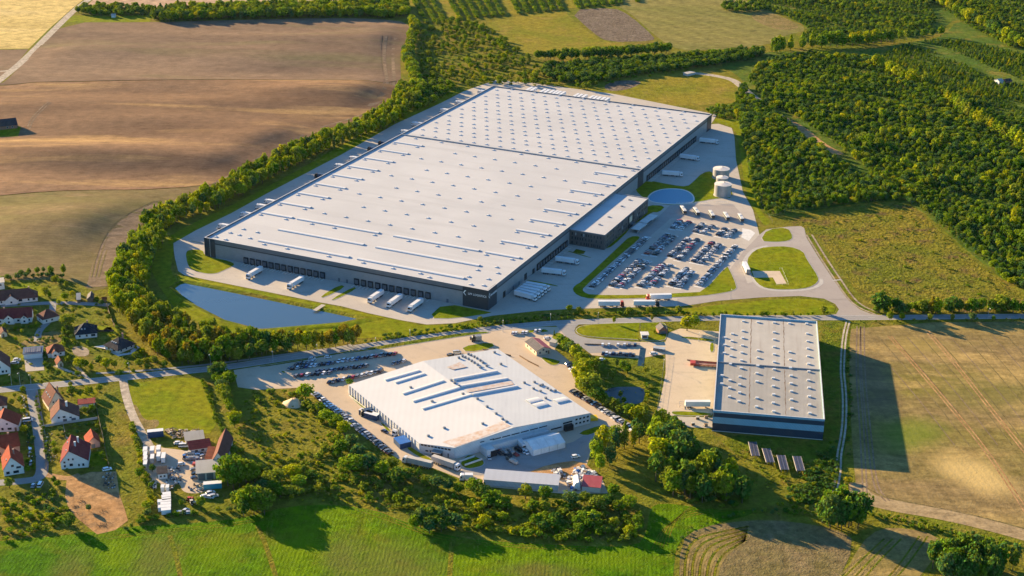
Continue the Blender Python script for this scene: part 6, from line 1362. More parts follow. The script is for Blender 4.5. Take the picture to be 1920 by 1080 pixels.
PROTO['conifer'] = [conifer(s) for s in (21, 22, 23)]
PROTO['bush'] = [bushy(s, 3, r_, n_) for s, r_, n_ in ((31, 1.8, 9), (32, 2.2, 11), (33, 1.5, 8), (34, 2.4, 12))]
BASE_H = dict(broad=10., poplar=14., conifer=8., bush=3.)
_cache = {}
def crown_mesh(shape, i, leaf):
    k = (shape, i, leaf)
    if k not in _cache: _cache[k] = PROTO[shape][i][1].mesh('crown', [MT[leaf]])
    return _cache[k]
def trunk_mesh(shape, i):
    k = (shape, i, 't')
    if k not in _cache: _cache[k] = PROTO[shape][i][0].mesh('trunk', [MT['bark']])
    return _cache[k]
def whole_mesh(shape, i, leaf):
    k = (shape, i, leaf, 'w')
    if k not in _cache:
        t, c = PROTO[shape][i]; b = MB(); b.add(t.v, t.f, 0); n = len(b.v); b.v += c.v; b.f += [[n+q for q in f] for f in c.f]; b.m += [1]*len(c.f); b.sm += [False]*len(c.f)
        _cache[k] = b.mesh(shape, [MT['bark'], MT[leaf]])
    return _cache[k]
SPOTS = []    # dict(kind, shape, leaf, x, y, h, w, label, cat, group)
rt = random.Random(99)
LEAFMIX = dict(green=[('leaf_green', .5), ('leaf_dark', .16), ('leaf_olive', .14), ('leaf_teal', .14), ('leaf_lime', .06)], dark=[('leaf_dark', .5), ('leaf_teal', .25), ('leaf_green', .25)], gold=[('leaf_lime', .2), ('leaf_gold', .4), ('leaf_olive', .25), ('leaf_green', .15)],
               autumn=[('leaf_autumn', .3), ('leaf_olive', .3), ('leaf_green', .3), ('leaf_gold', .1)], olive=[('leaf_olive', .6), ('leaf_green', .3), ('leaf_gold', .1)], forest=[('leaf_green', .45), ('leaf_dark', .2), ('leaf_teal', .22), ('leaf_olive', .06), ('leaf_lime', .07)],
               lit=[('leaf_gold', .26), ('leaf_lime', .16), ('leaf_olive', .18), ('leaf_green', .28), ('leaf_teal', .12)], conifer=[('leaf_conifer', 1)])  # lit mix: extra yellow leaves put sunlight on crowns into their colour
def pick_leaf(mixn):
    q = rt.random(); s = 0
    for k, w_ in LEAFMIX[mixn]:
        s += w_
        if q <= s: return k
    return k
COLOR_WORD = dict(leaf_green='mid green', leaf_dark='dark green', leaf_gold='yellow green', leaf_autumn='russet', leaf_olive='olive green', leaf_conifer='dark green', leaf_teal='bluish green', leaf_lime='bright green')
def plant(kind, shape, mixn, x, y, h, w=1.0, where='', group=None, label=None, cat='tree', keep=False, parts=False):
    if shape == 'broad' and not label and mixn in ('lit', 'autumn', 'forest') and rt.random() < .22: shape, w, h = 'poplar', w*1.25, h*1.08
    SPOTS.append(dict(kind=kind, shape=shape, leaf=pick_leaf(mixn), x=x, y=y, h=h, w=w, where=where, group=group, label=label, cat=cat, keep=keep, parts=parts))
def jitter_fill(poly, step, jit=.42):
    xs = [p.x for p in poly]; ys = [p.y for p in poly]; y = min(ys); r = 0
    while y < max(ys):
        x = min(xs) + (r % 2)*step/2
        while x < max(xs):
            px, py = x + rt.uniform(-jit, jit)*step, y + rt.uniform(-jit, jit)*step
            if inside(px, py, poly): yield px, py
            x += step
        y += step*.87; r += 1
def patchy(x, y):
    return math.sin(x*.043 + 1.3*math.sin(y*.021)) + math.sin(y*.061 + 1.7*math.sin(x*.033)) + .8*math.sin((x+y)*.11)
def grow(kind, shape, mixn, pts, step, h0, h1, where, group, w=1.0, cat='tree', skip=0.0, avoid=(), smooth=1, patch=0):
    poly = chaikin(GS(pts), True, smooth) if smooth else GS(pts)
    for x, y in jitter_fill(poly, step):
        if rt.random() < skip or any(inside(x, y, a) for a in avoid): continue
        hk = rt.choice((1, 1, .85, 1.1)); mx = mixn
        if patch:
            v = patchy(x, y)
            if v > patch: continue
            hk *= (.55 if v > patch - .5 else 1) * (.8 + .12*(1 - v) if v < 1 else .8)
            if v < -.5 and rt.random() < .5: mx = 'lit'  # some forest patches coloured yellower as sunlit crowns
        plant(kind, shape, mx, x, y, rt.uniform(h0, h1)*hk, w*rt.uniform(.9, 1.15), where, group, cat=cat)
def line(kind, shape, mixn, pts, step, h0, h1, where, group, w=1.0, cat='tree', jit=.25, width=0):
    p = resample(chaikin(GS(pts), False, 1), step)
    for q in p: plant(kind, shape, mixn, q.x + rt.uniform(-jit, jit)*step + rt.uniform(-width, width), q.y + rt.uniform(-jit, jit)*step + rt.uniform(-width, width), rt.uniform(h0, h1), w*rt.uniform(.9, 1.1), where, group, cat=cat)
def tree(px, py, h, w, mixn, label, shape='broad', kind='broadleaf_tree', cat='tree', group=None):
    c = G2(px, py); plant(kind, shape, mixn, c.x, c.y, h, w, label=label, cat=cat, group=group, keep=True, parts=True)
def thicket(px, py, rx, n, h0, h1, mixn, where, group, w=1.15, kind='broadleaf_tree', ratio=.8):
    c = G2(px, py)
    for i in range(n):
        a = i*2.4; q = math.sqrt((i+.5)/n)*rx
        plant(kind, 'broad', mixn, c.x + math.cos(a)*q + rt.uniform(-.8, .8), c.y + math.sin(a)*q*ratio + rt.uniform(-.8, .8), rt.uniform(h0, h1), w*rt.uniform(.9, 1.15), where, group, keep=True)

# the belt round the warehouse
BELT = 'trees of the belt between plough land and warehouse'
grow('broadleaf_tree', 'broad', 'lit', [(206,560),(214,500),(243,462),(286,432),(318,446),(288,485),(276,530),(282,570),(240,600),(215,590)], 4.3, 8, 13, 'in the belt along the edge of the sprouting field', BELT, .66)
grow('broadleaf_tree', 'broad', 'autumn', [(240,602),(284,572),(320,600),(400,628),(440,645),(430,672),(370,686),(320,680),(280,660),(255,635)], 4.7, 7.5, 13.5, 'in the wooded corner between village and pond', 'trees of the wooded corner by the village', .72)
grow('broadleaf_tree', 'broad', 'green', [(320,668),(400,640),(480,646),(560,650),(560,662),(480,672),(430,684),(350,692)], 5.0, 7, 12, 'in the wood between pond and main road', 'trees of the wood along the main road', .8)
line('broadleaf_tree', 'broad', 'autumn', [(430,648),(500,650),(560,650),(620,648),(668,640)], 3.4, 9, 13, 'in the tall russet row between pond and main road', 'trees of the row along the pond', .7)
line('broadleaf_tree', 'broad', 'autumn', [(440,656),(500,656),(560,656),(620,654),(660,648)], 3.4, 9, 12.5, 'in the tall russet row between pond and main road', 'trees of the row along the pond', .7)
BL = [(296,428),(330,412),(380,396),(440,364),(490,336),(540,310),(600,280),(650,262),(700,244),(740,222),(768,196),(782,172)]
for o in (-6, -2, 2, 6, 10, 14):
    q, _ = ribbon_pts(BL, 2*o) if o > 0 else ((ribbon_pts(BL, -2*o)[1], 0) if o < 0 else (GS(BL), 0))
    for v in resample(q, 4.6): plant('belt_tree', 'broad', 'lit', v.x + rt.uniform(-2, 2), v.y + rt.uniform(-2, 2), rt.uniform(7, 13), rt.uniform(.6, .85), 'in the belt between the brown field and the warehouse road', BELT)
for k_ in (0, 6): line('woodland_tree', 'broad', 'lit', [(782+k_,182),(776+k_,150),(764+k_,125),(762+k_,100),(770+k_,75),(776+k_,55),(770+k_,40)], 4.5, 7, 10.5, 'x', 'x', 1.1, width=2)
line('shrub', 'bush', 'gold', [(650,262),(665,256),(680,250)], 4, 2.5, 3.5, 'below the belt at the pond lawn edge', 'shrubs at the belt edge', cat='shrub')
# far woods and scrub: nobody could count them
def far(*a, **k): grow('woodland_tree', *a, 'x', 'x', **k)
far('broad', 'lit', [(283,44),(290,22),(420,14),(600,12),(758,4),(768,24),(760,36),(640,33),(420,37)], 7, 8, 12, w=1.15)
far('broad', 'green', [(143,30),(150,12),(290,16),(286,28),(240,30)], 7.5, 6, 9, w=1.2)
far('broad', 'olive', [(790,60),(835,36),(900,42),(955,80),(1000,118),(1035,140),(1090,150),(1055,166),(930,158),(872,166),(815,176),(796,150),(786,110)], 9.5, 3.5, 7.5, w=1.1, skip=.42)
far('bush', 'olive', [(790,60),(835,36),(900,42),(955,80),(1000,118),(1035,140),(1090,150),(1055,166),(930,158),(872,166),(815,176),(796,150),(786,110)], 8, 1.5, 3.5, skip=.5)
far('broad', 'green', [(790,185),(800,160),(840,160),(862,168),(820,190),(770,215)], 7.5, 6, 9, w=1.1)
far('broad', 'dark', [(1005,128),(1100,118),(1250,110),(1330,104),(1428,94),(1430,110),(1300,130),(1200,140),(1120,158),(1030,154)], 5.2, 5, 8, w=1.1)
far('broad', 'olive', [(1060,160),(1110,152),(1125,165),(1100,172)], 7, 4, 7, w=1.1)
far('bush', 'olive', [(1090,150),(1180,138),(1280,128),(1290,134),(1180,150),(1120,165)], 8, 2, 3, skip=.3)
CLEAR = [chaikin(GS(p), True, 1) for p in ([(1446,210),(1470,206),(1520,240),(1560,268),(1600,300),(1640,335),(1610,335),(1540,285),(1490,245)], [(1690,82),(1740,76),(1860,128),(1920,150),(1920,162),(1840,138),(1740,92)], [(1388,150),(1400,148),(1434,190),(1415,195)])]
far('broad', 'forest', [(1380,170),(1430,120),(1500,100),(1560,108),(1640,112),(1680,130),(1750,170),(1850,200),(2100,300),(2150,590),(1930,545),(1900,540),(1850,498),(1790,448),(1730,396),(1690,374),(1600,382),(1480,402),(1432,408),(1408,362),(1398,300),(1390,240),(1378,216)], 5.0, 4.2, 7.2, w=1.1, avoid=CLEAR, patch=2.5)
far('conifer', 'forest', [(1640,110),(1700,82),(1770,72),(1900,95),(2150,170),(2150,300),(1850,198),(1750,168),(1690,130)], 4.6, 2.2, 4.6, w=1.35, avoid=CLEAR, patch=2.3)
far('broad', 'lit', [(1540,215),(1640,200),(1720,230),(1800,290),(1960,330),(2000,450),(1900,470),(1800,400),(1720,340),(1620,300)], 12, 7, 11, w=.95, avoid=CLEAR, patch=.9)
far('broad', 'forest', [(1350,-40),(2200,-60),(2200,40),(1930,110),(1800,42),(1740,-5),(1760,55),(1700,68),(1560,84),(1490,80),(1526,58),(1470,30),(1400,8)], 5.6, 3.2, 6, w=1.2, patch=2.4)
far('broad', 'green', [(1340,14),(1400,6),(1440,20),(1400,26),(1360,22)], 7, 5, 8)
far('bush', 'green', [(1310,206),(1400,196),(1406,204),(1380,226),(1340,220)], 5.5, 2.5, 4)
far('broad', 'forest', [(1380,200),(1410,190),(1440,215),(1420,250),(1396,250)], 6.2, 5, 8, w=1.1)
for k in range(26):                                   # orchard rows
    a = G2(745 + 16.5*k, -32); c_ = G2(790 + 15.5*k, 34 - k*.6)
    q0 = G2(758 + 17*k, -28); q1 = G2(800 + 15.8*k, 44 - 1.6*k)
    if k % 7 == 3: continue
    for v in resample([q0, q1], 5.0): plant('woodland_tree', 'bush', 'green', v.x, v.y, rt.uniform(3, 4.4), 1.2)
# rows one can tell apart
line('poplar_tree', 'broad', 'green', [(1040,113),(1080,109),(1140,106),(1200,101),(1252,97)], 5.2, 9.5, 12.5, 'in the dark row across the far meadow', 'trees of the dark row across the far meadow', 1.05)
line('poplar_tree', 'broad', 'dark', [(1050,117),(1080,113),(1140,110),(1200,105),(1250,101)], 5.2, 9.5, 12.5, 'in the dark row across the far meadow', 'trees of the dark row across the far meadow', 1.05)
line('poplar_tree', 'broad', 'dark', [(1006,112),(1020,111),(1034,112)], 7, 9, 11, 'in the dark clump at the end of the meadow row', 'trees of the clump in the far meadow')
line('tall_roadside_tree', 'broad', 'lit', [(1448,98),(1475,90),(1510,88),(1560,86),(1610,84),(1665,78)], 7, 11, 17, 'in the tall row between the two plantations', 'trees of the tall row between the plantations', .95)
line('tall_roadside_tree', 'broad', 'green', [(1455,100),(1490,93),(1530,91),(1580,88),(1640,83),(1700,74),(1765,68)], 8, 9, 14, 'in the tall row between the two plantations', 'trees of the tall row between the plantations')
line('tall_roadside_tree', 'broad', 'lit', [(1736,-6),(1770,14),(1810,36),(1850,56),(1890,78),(1925,96)], 8, 11, 16, 'in the bright row along the upper plantation lane', 'trees of the row along the upper plantation', .95)
line('golden_tree', 'broad', 'gold', [(1640,128),(1658,134),(1690,150),(1715,160),(1735,164)], 7, 11, 16, 'in the short golden row inside the forest', 'golden trees inside the forest')
line('golden_tree', 'poplar', 'gold', [(1772,192),(1790,205),(1815,222),(1845,238),(1880,258),(1925,280)], 5.5, 13, 17, 'in the long sunlit golden row crossing the forest', 'sunlit golden trees of the long forest row', 1.5)  # low sun on this row is put into its yellow leaf colours
# roadside trees on the right
RG = 'trees along the main road by the stubble field'
for px, h, w_, mx in [(1648,14,1.2,'dark'),(1662,11,1.1,'green'),(1680,9,1.1,'green'),(1688,8,1,'dark'),(1730,9,1,'olive'),(1744,12,.9,'autumn'),(1752,11,1,'autumn'),(1785,10,1.05,'green'),(1800,8,1.1,'dark'),(1822,10,1,'olive'),(1838,9,1.1,'green'),(1860,8,1.1,'dark'),(1880,11,1.2,'olive'),(1898,10,1.1,'autumn'),(1915,8,1.1,'green'),(1935,9,1.1,'green')]:
    c = G2(px, 586); plant('roadside_tree', 'broad', mx, c.x, c.y + rt.uniform(-3, 3), h, w_, 'on the meadow side of the main road', RG, keep=True)
for i_ in range(26):
    c = G2(1640 + 12*i_ + rt.uniform(-6, 6), 583 + rt.uniform(-5, 3)); plant('roadside_tree', 'broad', rt.choice(('dark', 'autumn', 'green', 'olive')), c.x, c.y, rt.uniform(3, 8.5), rt.uniform(.7, 1.2), 'on the meadow side of the main road', RG, keep=True)
for px, h in [(1668,7),(1690,6),(1743,5),(1785,5),(1822,6),(1862,4)]:
    c = G2(px, 602); plant('roadside_tree', 'broad', 'green', c.x, c.y, h, .9, 'on the stubble-field side of the main road', RG, keep=True)
line('hedge_shrub', 'bush', 'green', [(1640,584),(1700,586),(1800,584),(1960,582)], 3.2, 2.5, 4.5, 'in the hedge along the far meadow edge', 'shrubs of the hedge by the meadow', cat='shrub', width=2)
line('hedge_shrub', 'bush', 'olive', [(1598,604),(1660,602),(1760,600),(1960,599)], 7, .9, 1.6, 'in the low strip between road and stubble', 'shrubs of the road edge', cat='shrub')
# hedge between warehouse lane and main road
HG = 'shrubs of the hedge between warehouse and main road'
line('hedge_shrub', 'bush', 'olive', [(1300,592),(1350,592),(1400,592),(1500,591),(1555,589)], 3.4, 1.8, 3.2, 'in the hedge behind the grey hall', HG, cat='shrub', width=1)
line('hedge_shrub', 'bush', 'green', [(720,631),(800,622),(860,614),(930,604),(1000,597),(1060,591),(1120,589),(1200,590),(1300,590)], 2.6, 1.5, 2.6, 'in the hedge between the warehouse lane and the main road', HG, cat='shrub', width=1.2)
line('hedge_shrub', 'bush', 'green', [(686,642),(760,632),(850,620),(930,610),(1010,602),(1070,597)], 2.4, 1.2, 2.2, 'in the lower hedge along the main road', HG, cat='shrub', width=.8)
for px, py, h in [(1068,585,5),(1085,586,4),(900,603,3.5),(1180,588,4.5),(1217,587,4),(1272,587,5),(1543,588,5.5)]: tree(px, py, h, 1.2, 'olive', 'small rounded tree in the hedge ' + {1068:'by the five parked lorries', 1085:'right beside a smaller one near the curve', 900:'near the sign corner of the warehouse', 1180:'below the grey-trailer lorries', 1217:'in front of the dark-cab lorry', 1272:'above the brick hut', 1543:'at the road junction'}[px])
tree(1288, 620, 10, 1.35, 'gold', 'big round yellow-green tree standing behind the grey hall yard'); tree(1302, 614, 8, .9, 'gold', 'narrow yellow-green tree touching the big round one by the hall yard')
tree(1151, 607, 5, .55, 'gold', 'young thin tree with a round head on the oval lawn edge'); tree(1222, 603, 4.6, .7, 'olive', 'young tree with an egg-shaped crown by the road above the hut')
tree(1039, 629, 4, .5, 'conifer', 'small dark conifer at the works gate beside the white cars', 'conifer', 'conifer_tree'); tree(1227, 624, 2, .8, 'green', 'little round bush beside the brick hut', 'bush', 'shrub', 'shrub')
# around the small pond
PG = 'trees of the strip between works yard and small pond'
for px, py, h, w_, mx in [(1052,650,7,1.1,'dark'),(1062,660,8,1,'green'),(1070,668,9,1,'lit'),(1080,675,9,1.1,'lit'),(1090,688,8,1,'green'),(1084,700,7,.9,'green'),(1096,705,10,1,'lit'),(1086,722,12,.95,'lit'),(1094,735,11,.95,'lit'),(1106,742,12,.9,'olive'),(1116,752,9,1,'green'),(1128,758,7,1.1,'green'),(1140,765,6,1.2,'olive'),(1152,770,7,1.1,'lit'),(1166,776,6,1.2,'olive'),(1180,784,8,1.1,'lit'),(1195,790,8,1.1,'lit'),(1205,778,6,1.1,'olive'),(1116,700,9,.8,'olive'),(1104,722,8,1,'green')]:
    c = G2(px, py); plant('broadleaf_tree', 'broad', mx, c.x, c.y, h*1.1, w_*1.15, 'in the strip between works yard and small pond', PG, keep=True)
for px, py, h, w_, lab in [(1156,690,6,.7,'slim dark tree on the meadow above the small pond'),(1168,696,7,.9,'taller leafy tree on the meadow above the small pond'),(1176,700,6,1,'leafy tree beside the taller one above the small pond'),(1148,712,7,.7,'leaning tree between works trees and small pond'),(1211,700,4,1,'small tree at the ditch corner by the hall yard'),(1135,683,3.5,.9,'low tree on the meadow by the two rows of cars')]: tree(px, py, h, w_, 'green', lab)
tree(1163, 747, 5, .8, 'olive', 'small tree on the islet in the small pond'); tree(1169, 758, 4.5, .9, 'green', 'small tree on the near bank of the small pond')
line('shrub', 'bush', 'olive', [(1212,726),(1216,742),(1212,755)], 3, 2, 3, 'on the yellow bank of the small pond', 'shrubs round the small pond', cat='shrub'); line('shrub', 'bush', 'olive', [(1125,738),(1140,752),(1165,760),(1200,762)], 3.4, 1.6, 2.8, 'on the near bank of the small pond', 'shrubs round the small pond', cat='shrub')
# trees between works and grey hall
CG = 'trees of the grove beside the grey hall'
for px, py, h, w_, mx in [(1206,800,9,1.1,'lit'),(1222,806,10,1.1,'lit'),(1240,806,10,1.2,'green'),(1256,812,9,1.1,'olive'),(1112,868,10,1,'lit'),(1128,850,11,1.1,'lit'),(1146,846,11,1.15,'lit'),(1165,842,10,1.15,'lit'),(1185,836,10,1.1,'lit'),(1120,884,9,1,'green'),(1136,872,9,1.1,'green'),(1200,828,9,1.1,'green'),(1216,826,9,1.1,'green'),(1232,838,11,1.2,'green'),(1250,848,12,1.2,'green'),(1268,842,11,1.15,'green'),(1286,850,10,1.1,'dark'),(1240,872,12,1.2,'lit'),(1262,878,13,1.2,'green'),(1284,880,12,1.2,'dark'),(1306,872,10,1.1,'dark'),(1236,900,12,1.1,'dark'),(1256,912,12,1.15,'green'),(1278,916,12,1.2,'dark'),(1302,910,12,1.2,'green'),(1326,905,13,1.25,'dark'),(1350,915,13,1.25,'lit'),(1368,922,12,1.2,'green'),(1340,935,12,1.2,'green'),(1360,942,11,1.2,'lit'),(1384,940,11,1.1,'dark'),(1320,938,11,1.1,'dark'),(1296,936,10,1.1,'dark'),(1390,920,8,1.1,'green'),(1246,860,11,1.2,'green'),(1270,862,12,1.2,'dark'),(1292,866,11,1.1,'green'),(1318,888,12,1.2,'green'),(1338,892,12,1.2,'dark'),(1314,924,12,1.2,'green'),(1290,926,11,1.2,'dark'),(1268,930,11,1.2,'green'),(1246,922,11,1.1,'green'),(1375,905,11,1.1,'lit'),(1155,838,10,1.1,'lit'),(1176,832,10,1.1,'lit'),(1196,820,9,1.1,'green'),(1120,860,10,1.1,'green'),(1228,820,10,1.1,'lit'),(1262,832,11,1.1,'green'),(1278,870,12,1.2,'green')]:
    c = G2(px, py); plant('broadleaf_tree', 'broad', mx, c.x + rt.uniform(-2, 2), c.y + rt.uniform(-2, 2), h*rt.uniform(1.1, 1.45), w_*rt.uniform(.62, .8), 'in the grove between works yard and grey hall', CG, keep=True)
grow('shrub', 'bush', 'green', [(1225,880),(1290,850),(1380,900),(1405,945),(1340,955),(1250,935)], 5.5, 1.6, 3.6, 'under the grove beside the grey hall', 'shrubs under the grove', 1.3, cat='shrub')
# big single clumps in front
thicket(1578, 980, 10, 22, 11, 17, 'dark', 'in the tall clump at the end of the rutted track', 'trees of the clump at the end of the track', .7)
thicket(1812, 1075, 15, 34, 10, 16, 'dark', 'in the dense clump at the edge of the stubble strip', 'trees of the clump below the stubble field', .68)
thicket(1866, 1062, 9, 9, 10, 14, 'green', 'in the dense clump at the edge of the stubble strip', 'trees of the clump below the stubble field', .68)
thicket(815, 988, 11, 16, 6, 9, 'dark', 'in the low dark thicket at the crop edge', 'trees of the dark thicket by the crop', 1.05, ratio=.55)
thicket(1030, 985, 8, 8, 4, 6, 'dark', 'in the rounded thicket below the white shed', 'trees of the rounded thicket below the shed', 1.6, ratio=.6)
thicket(1102, 985, 6, 6, 5, 7, 'green', 'in the thicket below the red-roofed shed', 'trees of the thicket below the red shed', 1.4)
thicket(452, 908, 8, 10, 11, 16, 'olive', 'in the tall clump beside the farm barn', 'trees of the clump beside the farm', .85)
thicket(475, 958, 8, 10, 9, 13, 'green', 'in the clump at the crop edge below the farm', 'trees of the clump at the crop edge', .9)
thicket(500, 925, 9, 8, 4, 7, 'green', 'in the thicket between farm and works', 'trees of the thicket by the farm', 1.4)
# scrub in front of the works
for i, (px, py, h, w_, mx) in enumerate([(573,748,8,1.1,'gold'),(655,722,3.5,1.3,'olive'),(600,775,6,1.1,'green'),(612,790,6,1.1,'lit'),(630,800,6,1.2,'green'),(645,815,7,1.1,'lit'),(660,840,7,1.2,'green'),(640,850,7,1.2,'green'),(672,862,8,1.2,'dark'),(690,880,8,1.3,'green'),(660,885,8,1.3,'lit'),(715,890,7,1.2,'lit'),(735,880,6,1,'olive'),(745,905,7,1.1,'dark'),(765,900,6,1.1,'green'),(785,900,6,1.2,'lit'),(800,910,5,1.2,'olive'),(820,915,6,1.1,'green'),(840,920,6,1.1,'green'),(860,925,5,1.2,'olive'),(890,925,7,1.2,'green'),(905,935,7,1.2,'dark'),(925,945,7,1.3,'green'),(985,935,7,1.2,'olive'),(1022,938,7,1.2,'lit'),(915,950,6,1.2,'green'),(940,955,6,1.2,'dark'),(900,960,5,1.2,'olive'),(1000,960,6,1.2,'olive'),(1020,965,7,1,'olive'),(1070,945,6,1.3,'lit'),(1095,945,6,1.2,'olive'),(1120,955,6,1.2,'green'),(1140,950,6,1.2,'dark'),(1160,960,6,1.3,'green'),(1150,930,6,1.2,'olive'),(1180,950,5,1.3,'gold'),(908,985,5,1.1,'olive'),(942,975,4,1.2,'green'),(1085,1000,5,1.3,'gold'),(1180,1005,5,1.5,'gold'),(1195,985,5,1.4,'gold'),(1150,990,5,1.4,'olive'),(548,895,6,1.3,'olive'),(520,905,6,1.3,'green'),(560,915,6,1.4,'green'),(585,900,5,1.3,'dark'),(600,925,5,1.3,'green'),(540,930,5,1.3,'olive')]):
    c = G2(px, py); plant('scrub_tree', 'broad', mx, c.x, c.y, h*1.1, w_*1.2, 'on the scrub strip between works yard and crop field', 'small trees of the scrub strip', keep=True)
SCR = [[(446,738),(520,732),(560,745),(590,770),(640,815),(690,862),(760,905),(870,935),(1050,945),(1130,935),(1195,950),(1212,960),(1208,1000),(1190,1020),(1000,1010),(850,996),(760,965),(700,942),(560,935),(480,945),(446,920),(430,870),(424,800)]]
OPEN = chaikin(GS([(440,745),(520,738),(575,765),(610,815),(590,850),(520,870),(470,880),(420,810)]), True, 1)
grow('shrub', 'bush', 'olive', SCR[0], 5.0, 1.3, 4.2, 'on the scrub strip between works yard and crop field', 'shrubs of the scrub strip', 1.2, cat='shrub', skip=.18, avoid=[OPEN])
grow('shrub', 'bush', 'lit', [(440,745),(520,738),(575,765),(610,815),(590,850),(520,870),(470,880),(420,810)], 7.5, .9, 2.4, 'on the open grass between pasture and works yard', 'shrubs of the open grass', 1.2, cat='shrub', skip=.45)
grow('shrub', 'bush', 'gold', [(870,965),(1000,985),(1190,1000),(1195,1020),(1000,1010),(850,998)], 5, 1.2, 2.4, 'on the golden scrub edge above the crop field', 'shrubs of the scrub strip', 1.3, cat='shrub', skip=.2)
grow('shrub', 'bush', 'lit', [(0,925),(95,915),(122,925),(130,985),(60,1010),(-10,1015)], 5, 1.3, 3, 'on the overgrown plot beside the bare earth', 'shrubs of the overgrown plot', 1.2, cat='shrub', skip=.12)
# double hedge between pasture and works scrub
line('hedge_shrub', 'bush', 'green', [(380,716),(392,740),(402,770),(412,800),(420,822)], 2.6, 1.6, 2.6, 'in the hedge along the pasture', 'shrubs of the pasture hedge', cat='shrub', width=.6)
line('broadleaf_tree', 'broad', 'lit', [(398,706),(410,722),(418,740),(426,758),(436,778),(442,800)], 5, 5.5, 8.5, 'in the row behind the pasture hedge', 'trees of the row behind the pasture', 1.1)
tree(412, 706, 9, 1.2, 'green', 'round green tree at the road corner of the pasture hedge'); tree(430, 722, 8, 1.1, 'green', 'green tree just below the road corner tree of the pasture row')
line('hedge_shrub', 'bush', 'olive', [(424,822),(440,850),(446,868)], 3, 1.6, 2.6, 'in the hedge along the pasture', 'shrubs of the pasture hedge', cat='shrub')
# farm hedge and meadow strip
line('hedge_shrub', 'bush', 'lit', [(246,795),(256,825),(262,850),(268,880),(276,900),(284,925),(280,955),(262,985)], 2.4, 2, 3.6, 'in the hedge on the meadow side of the farm yard', 'shrubs of the farm hedge', cat='shrub', width=1.2)
line('hedge_shrub', 'bush', 'green', [(235,992),(270,978),(300,968),(350,966),(400,962),(440,955)], 2.8, 1.6, 2.8, 'in the hedge between farm and crop field', 'shrubs of the farm hedge', cat='shrub', width=1)
tree(286, 885, 4.5, 1.1, 'dark', 'round dark tree beside the office cabin in the farm yard'); tree(262, 895, 5, 1.2, 'green', 'dark tree in the farm hedge by the bare plot'); tree(377, 952, 6, .9, 'olive', 'tree beside the parked red tractor'); tree(340, 950, 4, .9, 'green', 'small tree between the white trailers and the tractor')
tree(167, 958, 3.6, .9, 'green', 'lone small tree on the bare earth plot'); tree(131, 988, 7, 1, 'dark', 'dark tree at the corner of overgrown and bare plots'); tree(18, 915, 6, 1.2, 'green', 'round tree at the end of the village road')
# village greenery
VG = 'garden trees of the village'
tree(127, 614, 8.5, 1.25, 'olive', 'big round tree behind the house with the dark blue roof'); tree(150, 692, 7, 1.2, 'olive', 'round tree by the footpath below the dark-roofed bungalow'); tree(86, 555, 6, .9, 'gold', 'yellow tree in the garden of the long brown-roofed house')
tree(200, 692, 7, 1.1, 'gold', 'yellow-green tree at the road below the dark-roofed bungalow'); tree(186, 685, 6, 1.2, 'green', 'green tree next to the yellow one below the dark bungalow'); tree(240, 690, 5, 1, 'gold', 'small yellow tree by the lamp on the main road')
tree(135, 742, 6.5, 1.1, 'dark', 'dark tree beside the steep-roofed brown house'); tree(168, 741, 5.5, 1.1, 'green', 'tree behind the maroon carport roof')
for px, py, h, w_, mx in [(96,517,7,.6,'dark'),(120,516,8,.6,'lit'),(104,530,5,1,'olive'),(115,535,5,1,'green'),(125,542,6,.7,'olive'),(122,562,4.5,1.1,'lit'),(110,572,4,1,'gold'),(136,556,4,1,'gold'),(94,560,5,.6,'green'),(15,525,4,1,'dark'),(40,517,4,1,'dark'),(55,516,5,.8,'dark'),(70,514,5,.8,'dark'),(82,512,4.5,.8,'dark'),(30,620,3,1,'olive'),(42,625,3,1,'lit'),(30,640,3,1,'green'),(165,647,3.5,.7,'green'),(190,573,4,1,'dark'),(182,565,3,1,'green'),(215,690,5,1.1,'lit'),(172,695,5,1.1,'lit'),(262,688,5,1.1,'olive'),(275,684,4.5,1.1,'gold'),(290,682,5,1,'olive'),(255,672,4,1.1,'olive'),(268,664,4,1,'gold'),(42,760,3,1,'olive'),(38,752,3,1,'green'),(150,742,4,1,'dark'),(44,775,3,1,'green'),(160,690,5,1,'green'),(250,700,3,1,'green'),(120,640,3,1.1,'green'),(108,655,3,1,'dark'),(145,705,3,1,'olive')]:
    c = G2(px, py); plant('garden_tree', 'broad', mx, c.x, c.y, h, w_*1.1, 'in the village gardens', VG, keep=True)
for px, py in [(20,590),(68,590),(120,588),(135,584),(150,580),(128,628),(205,600),(10,615),(70,615),(75,640),(90,645),(60,658),(130,668),(128,680),(95,690),(90,700),(30,695),(135,712),(60,712),(110,706),(225,705),(275,692),(310,688),(80,722),(135,725),(186,735),(172,770),(160,775),(140,805),(110,812),(180,805),(48,812),(60,825),(50,850),(56,870),(50,885),(100,840),(108,855),(195,860),(175,878),(20,760),(30,745),(15,785),(45,735),(100,905),(110,912)]:
    c = G2(px + rt.uniform(-3, 3), py + rt.uniform(-2, 2)); plant('garden_tree', 'broad', rt.choice(('green', 'dark', 'olive', 'green')), c.x, c.y, rt.uniform(2.2, 4.6), rt.uniform(.95, 1.3), 'in the village gardens', VG, keep=True)
for pts in ([(128,612),(136,640),(140,648)], [(72,652),(84,668),(88,690)], [(85,742),(130,738),(180,732)], [(150,800),(185,792)], [(110,818),(140,814),(196,808)], [(52,800),(60,840),(64,880)], [(-5,622),(60,614)], [(60,640),(112,632)], [(216,626),(236,640)]):
    line('hedge_shrub', 'bush', 'dark', pts, 2.4, 1.2, 2.2, 'in a village garden hedge', 'shrubs of the village hedge', cat='shrub')
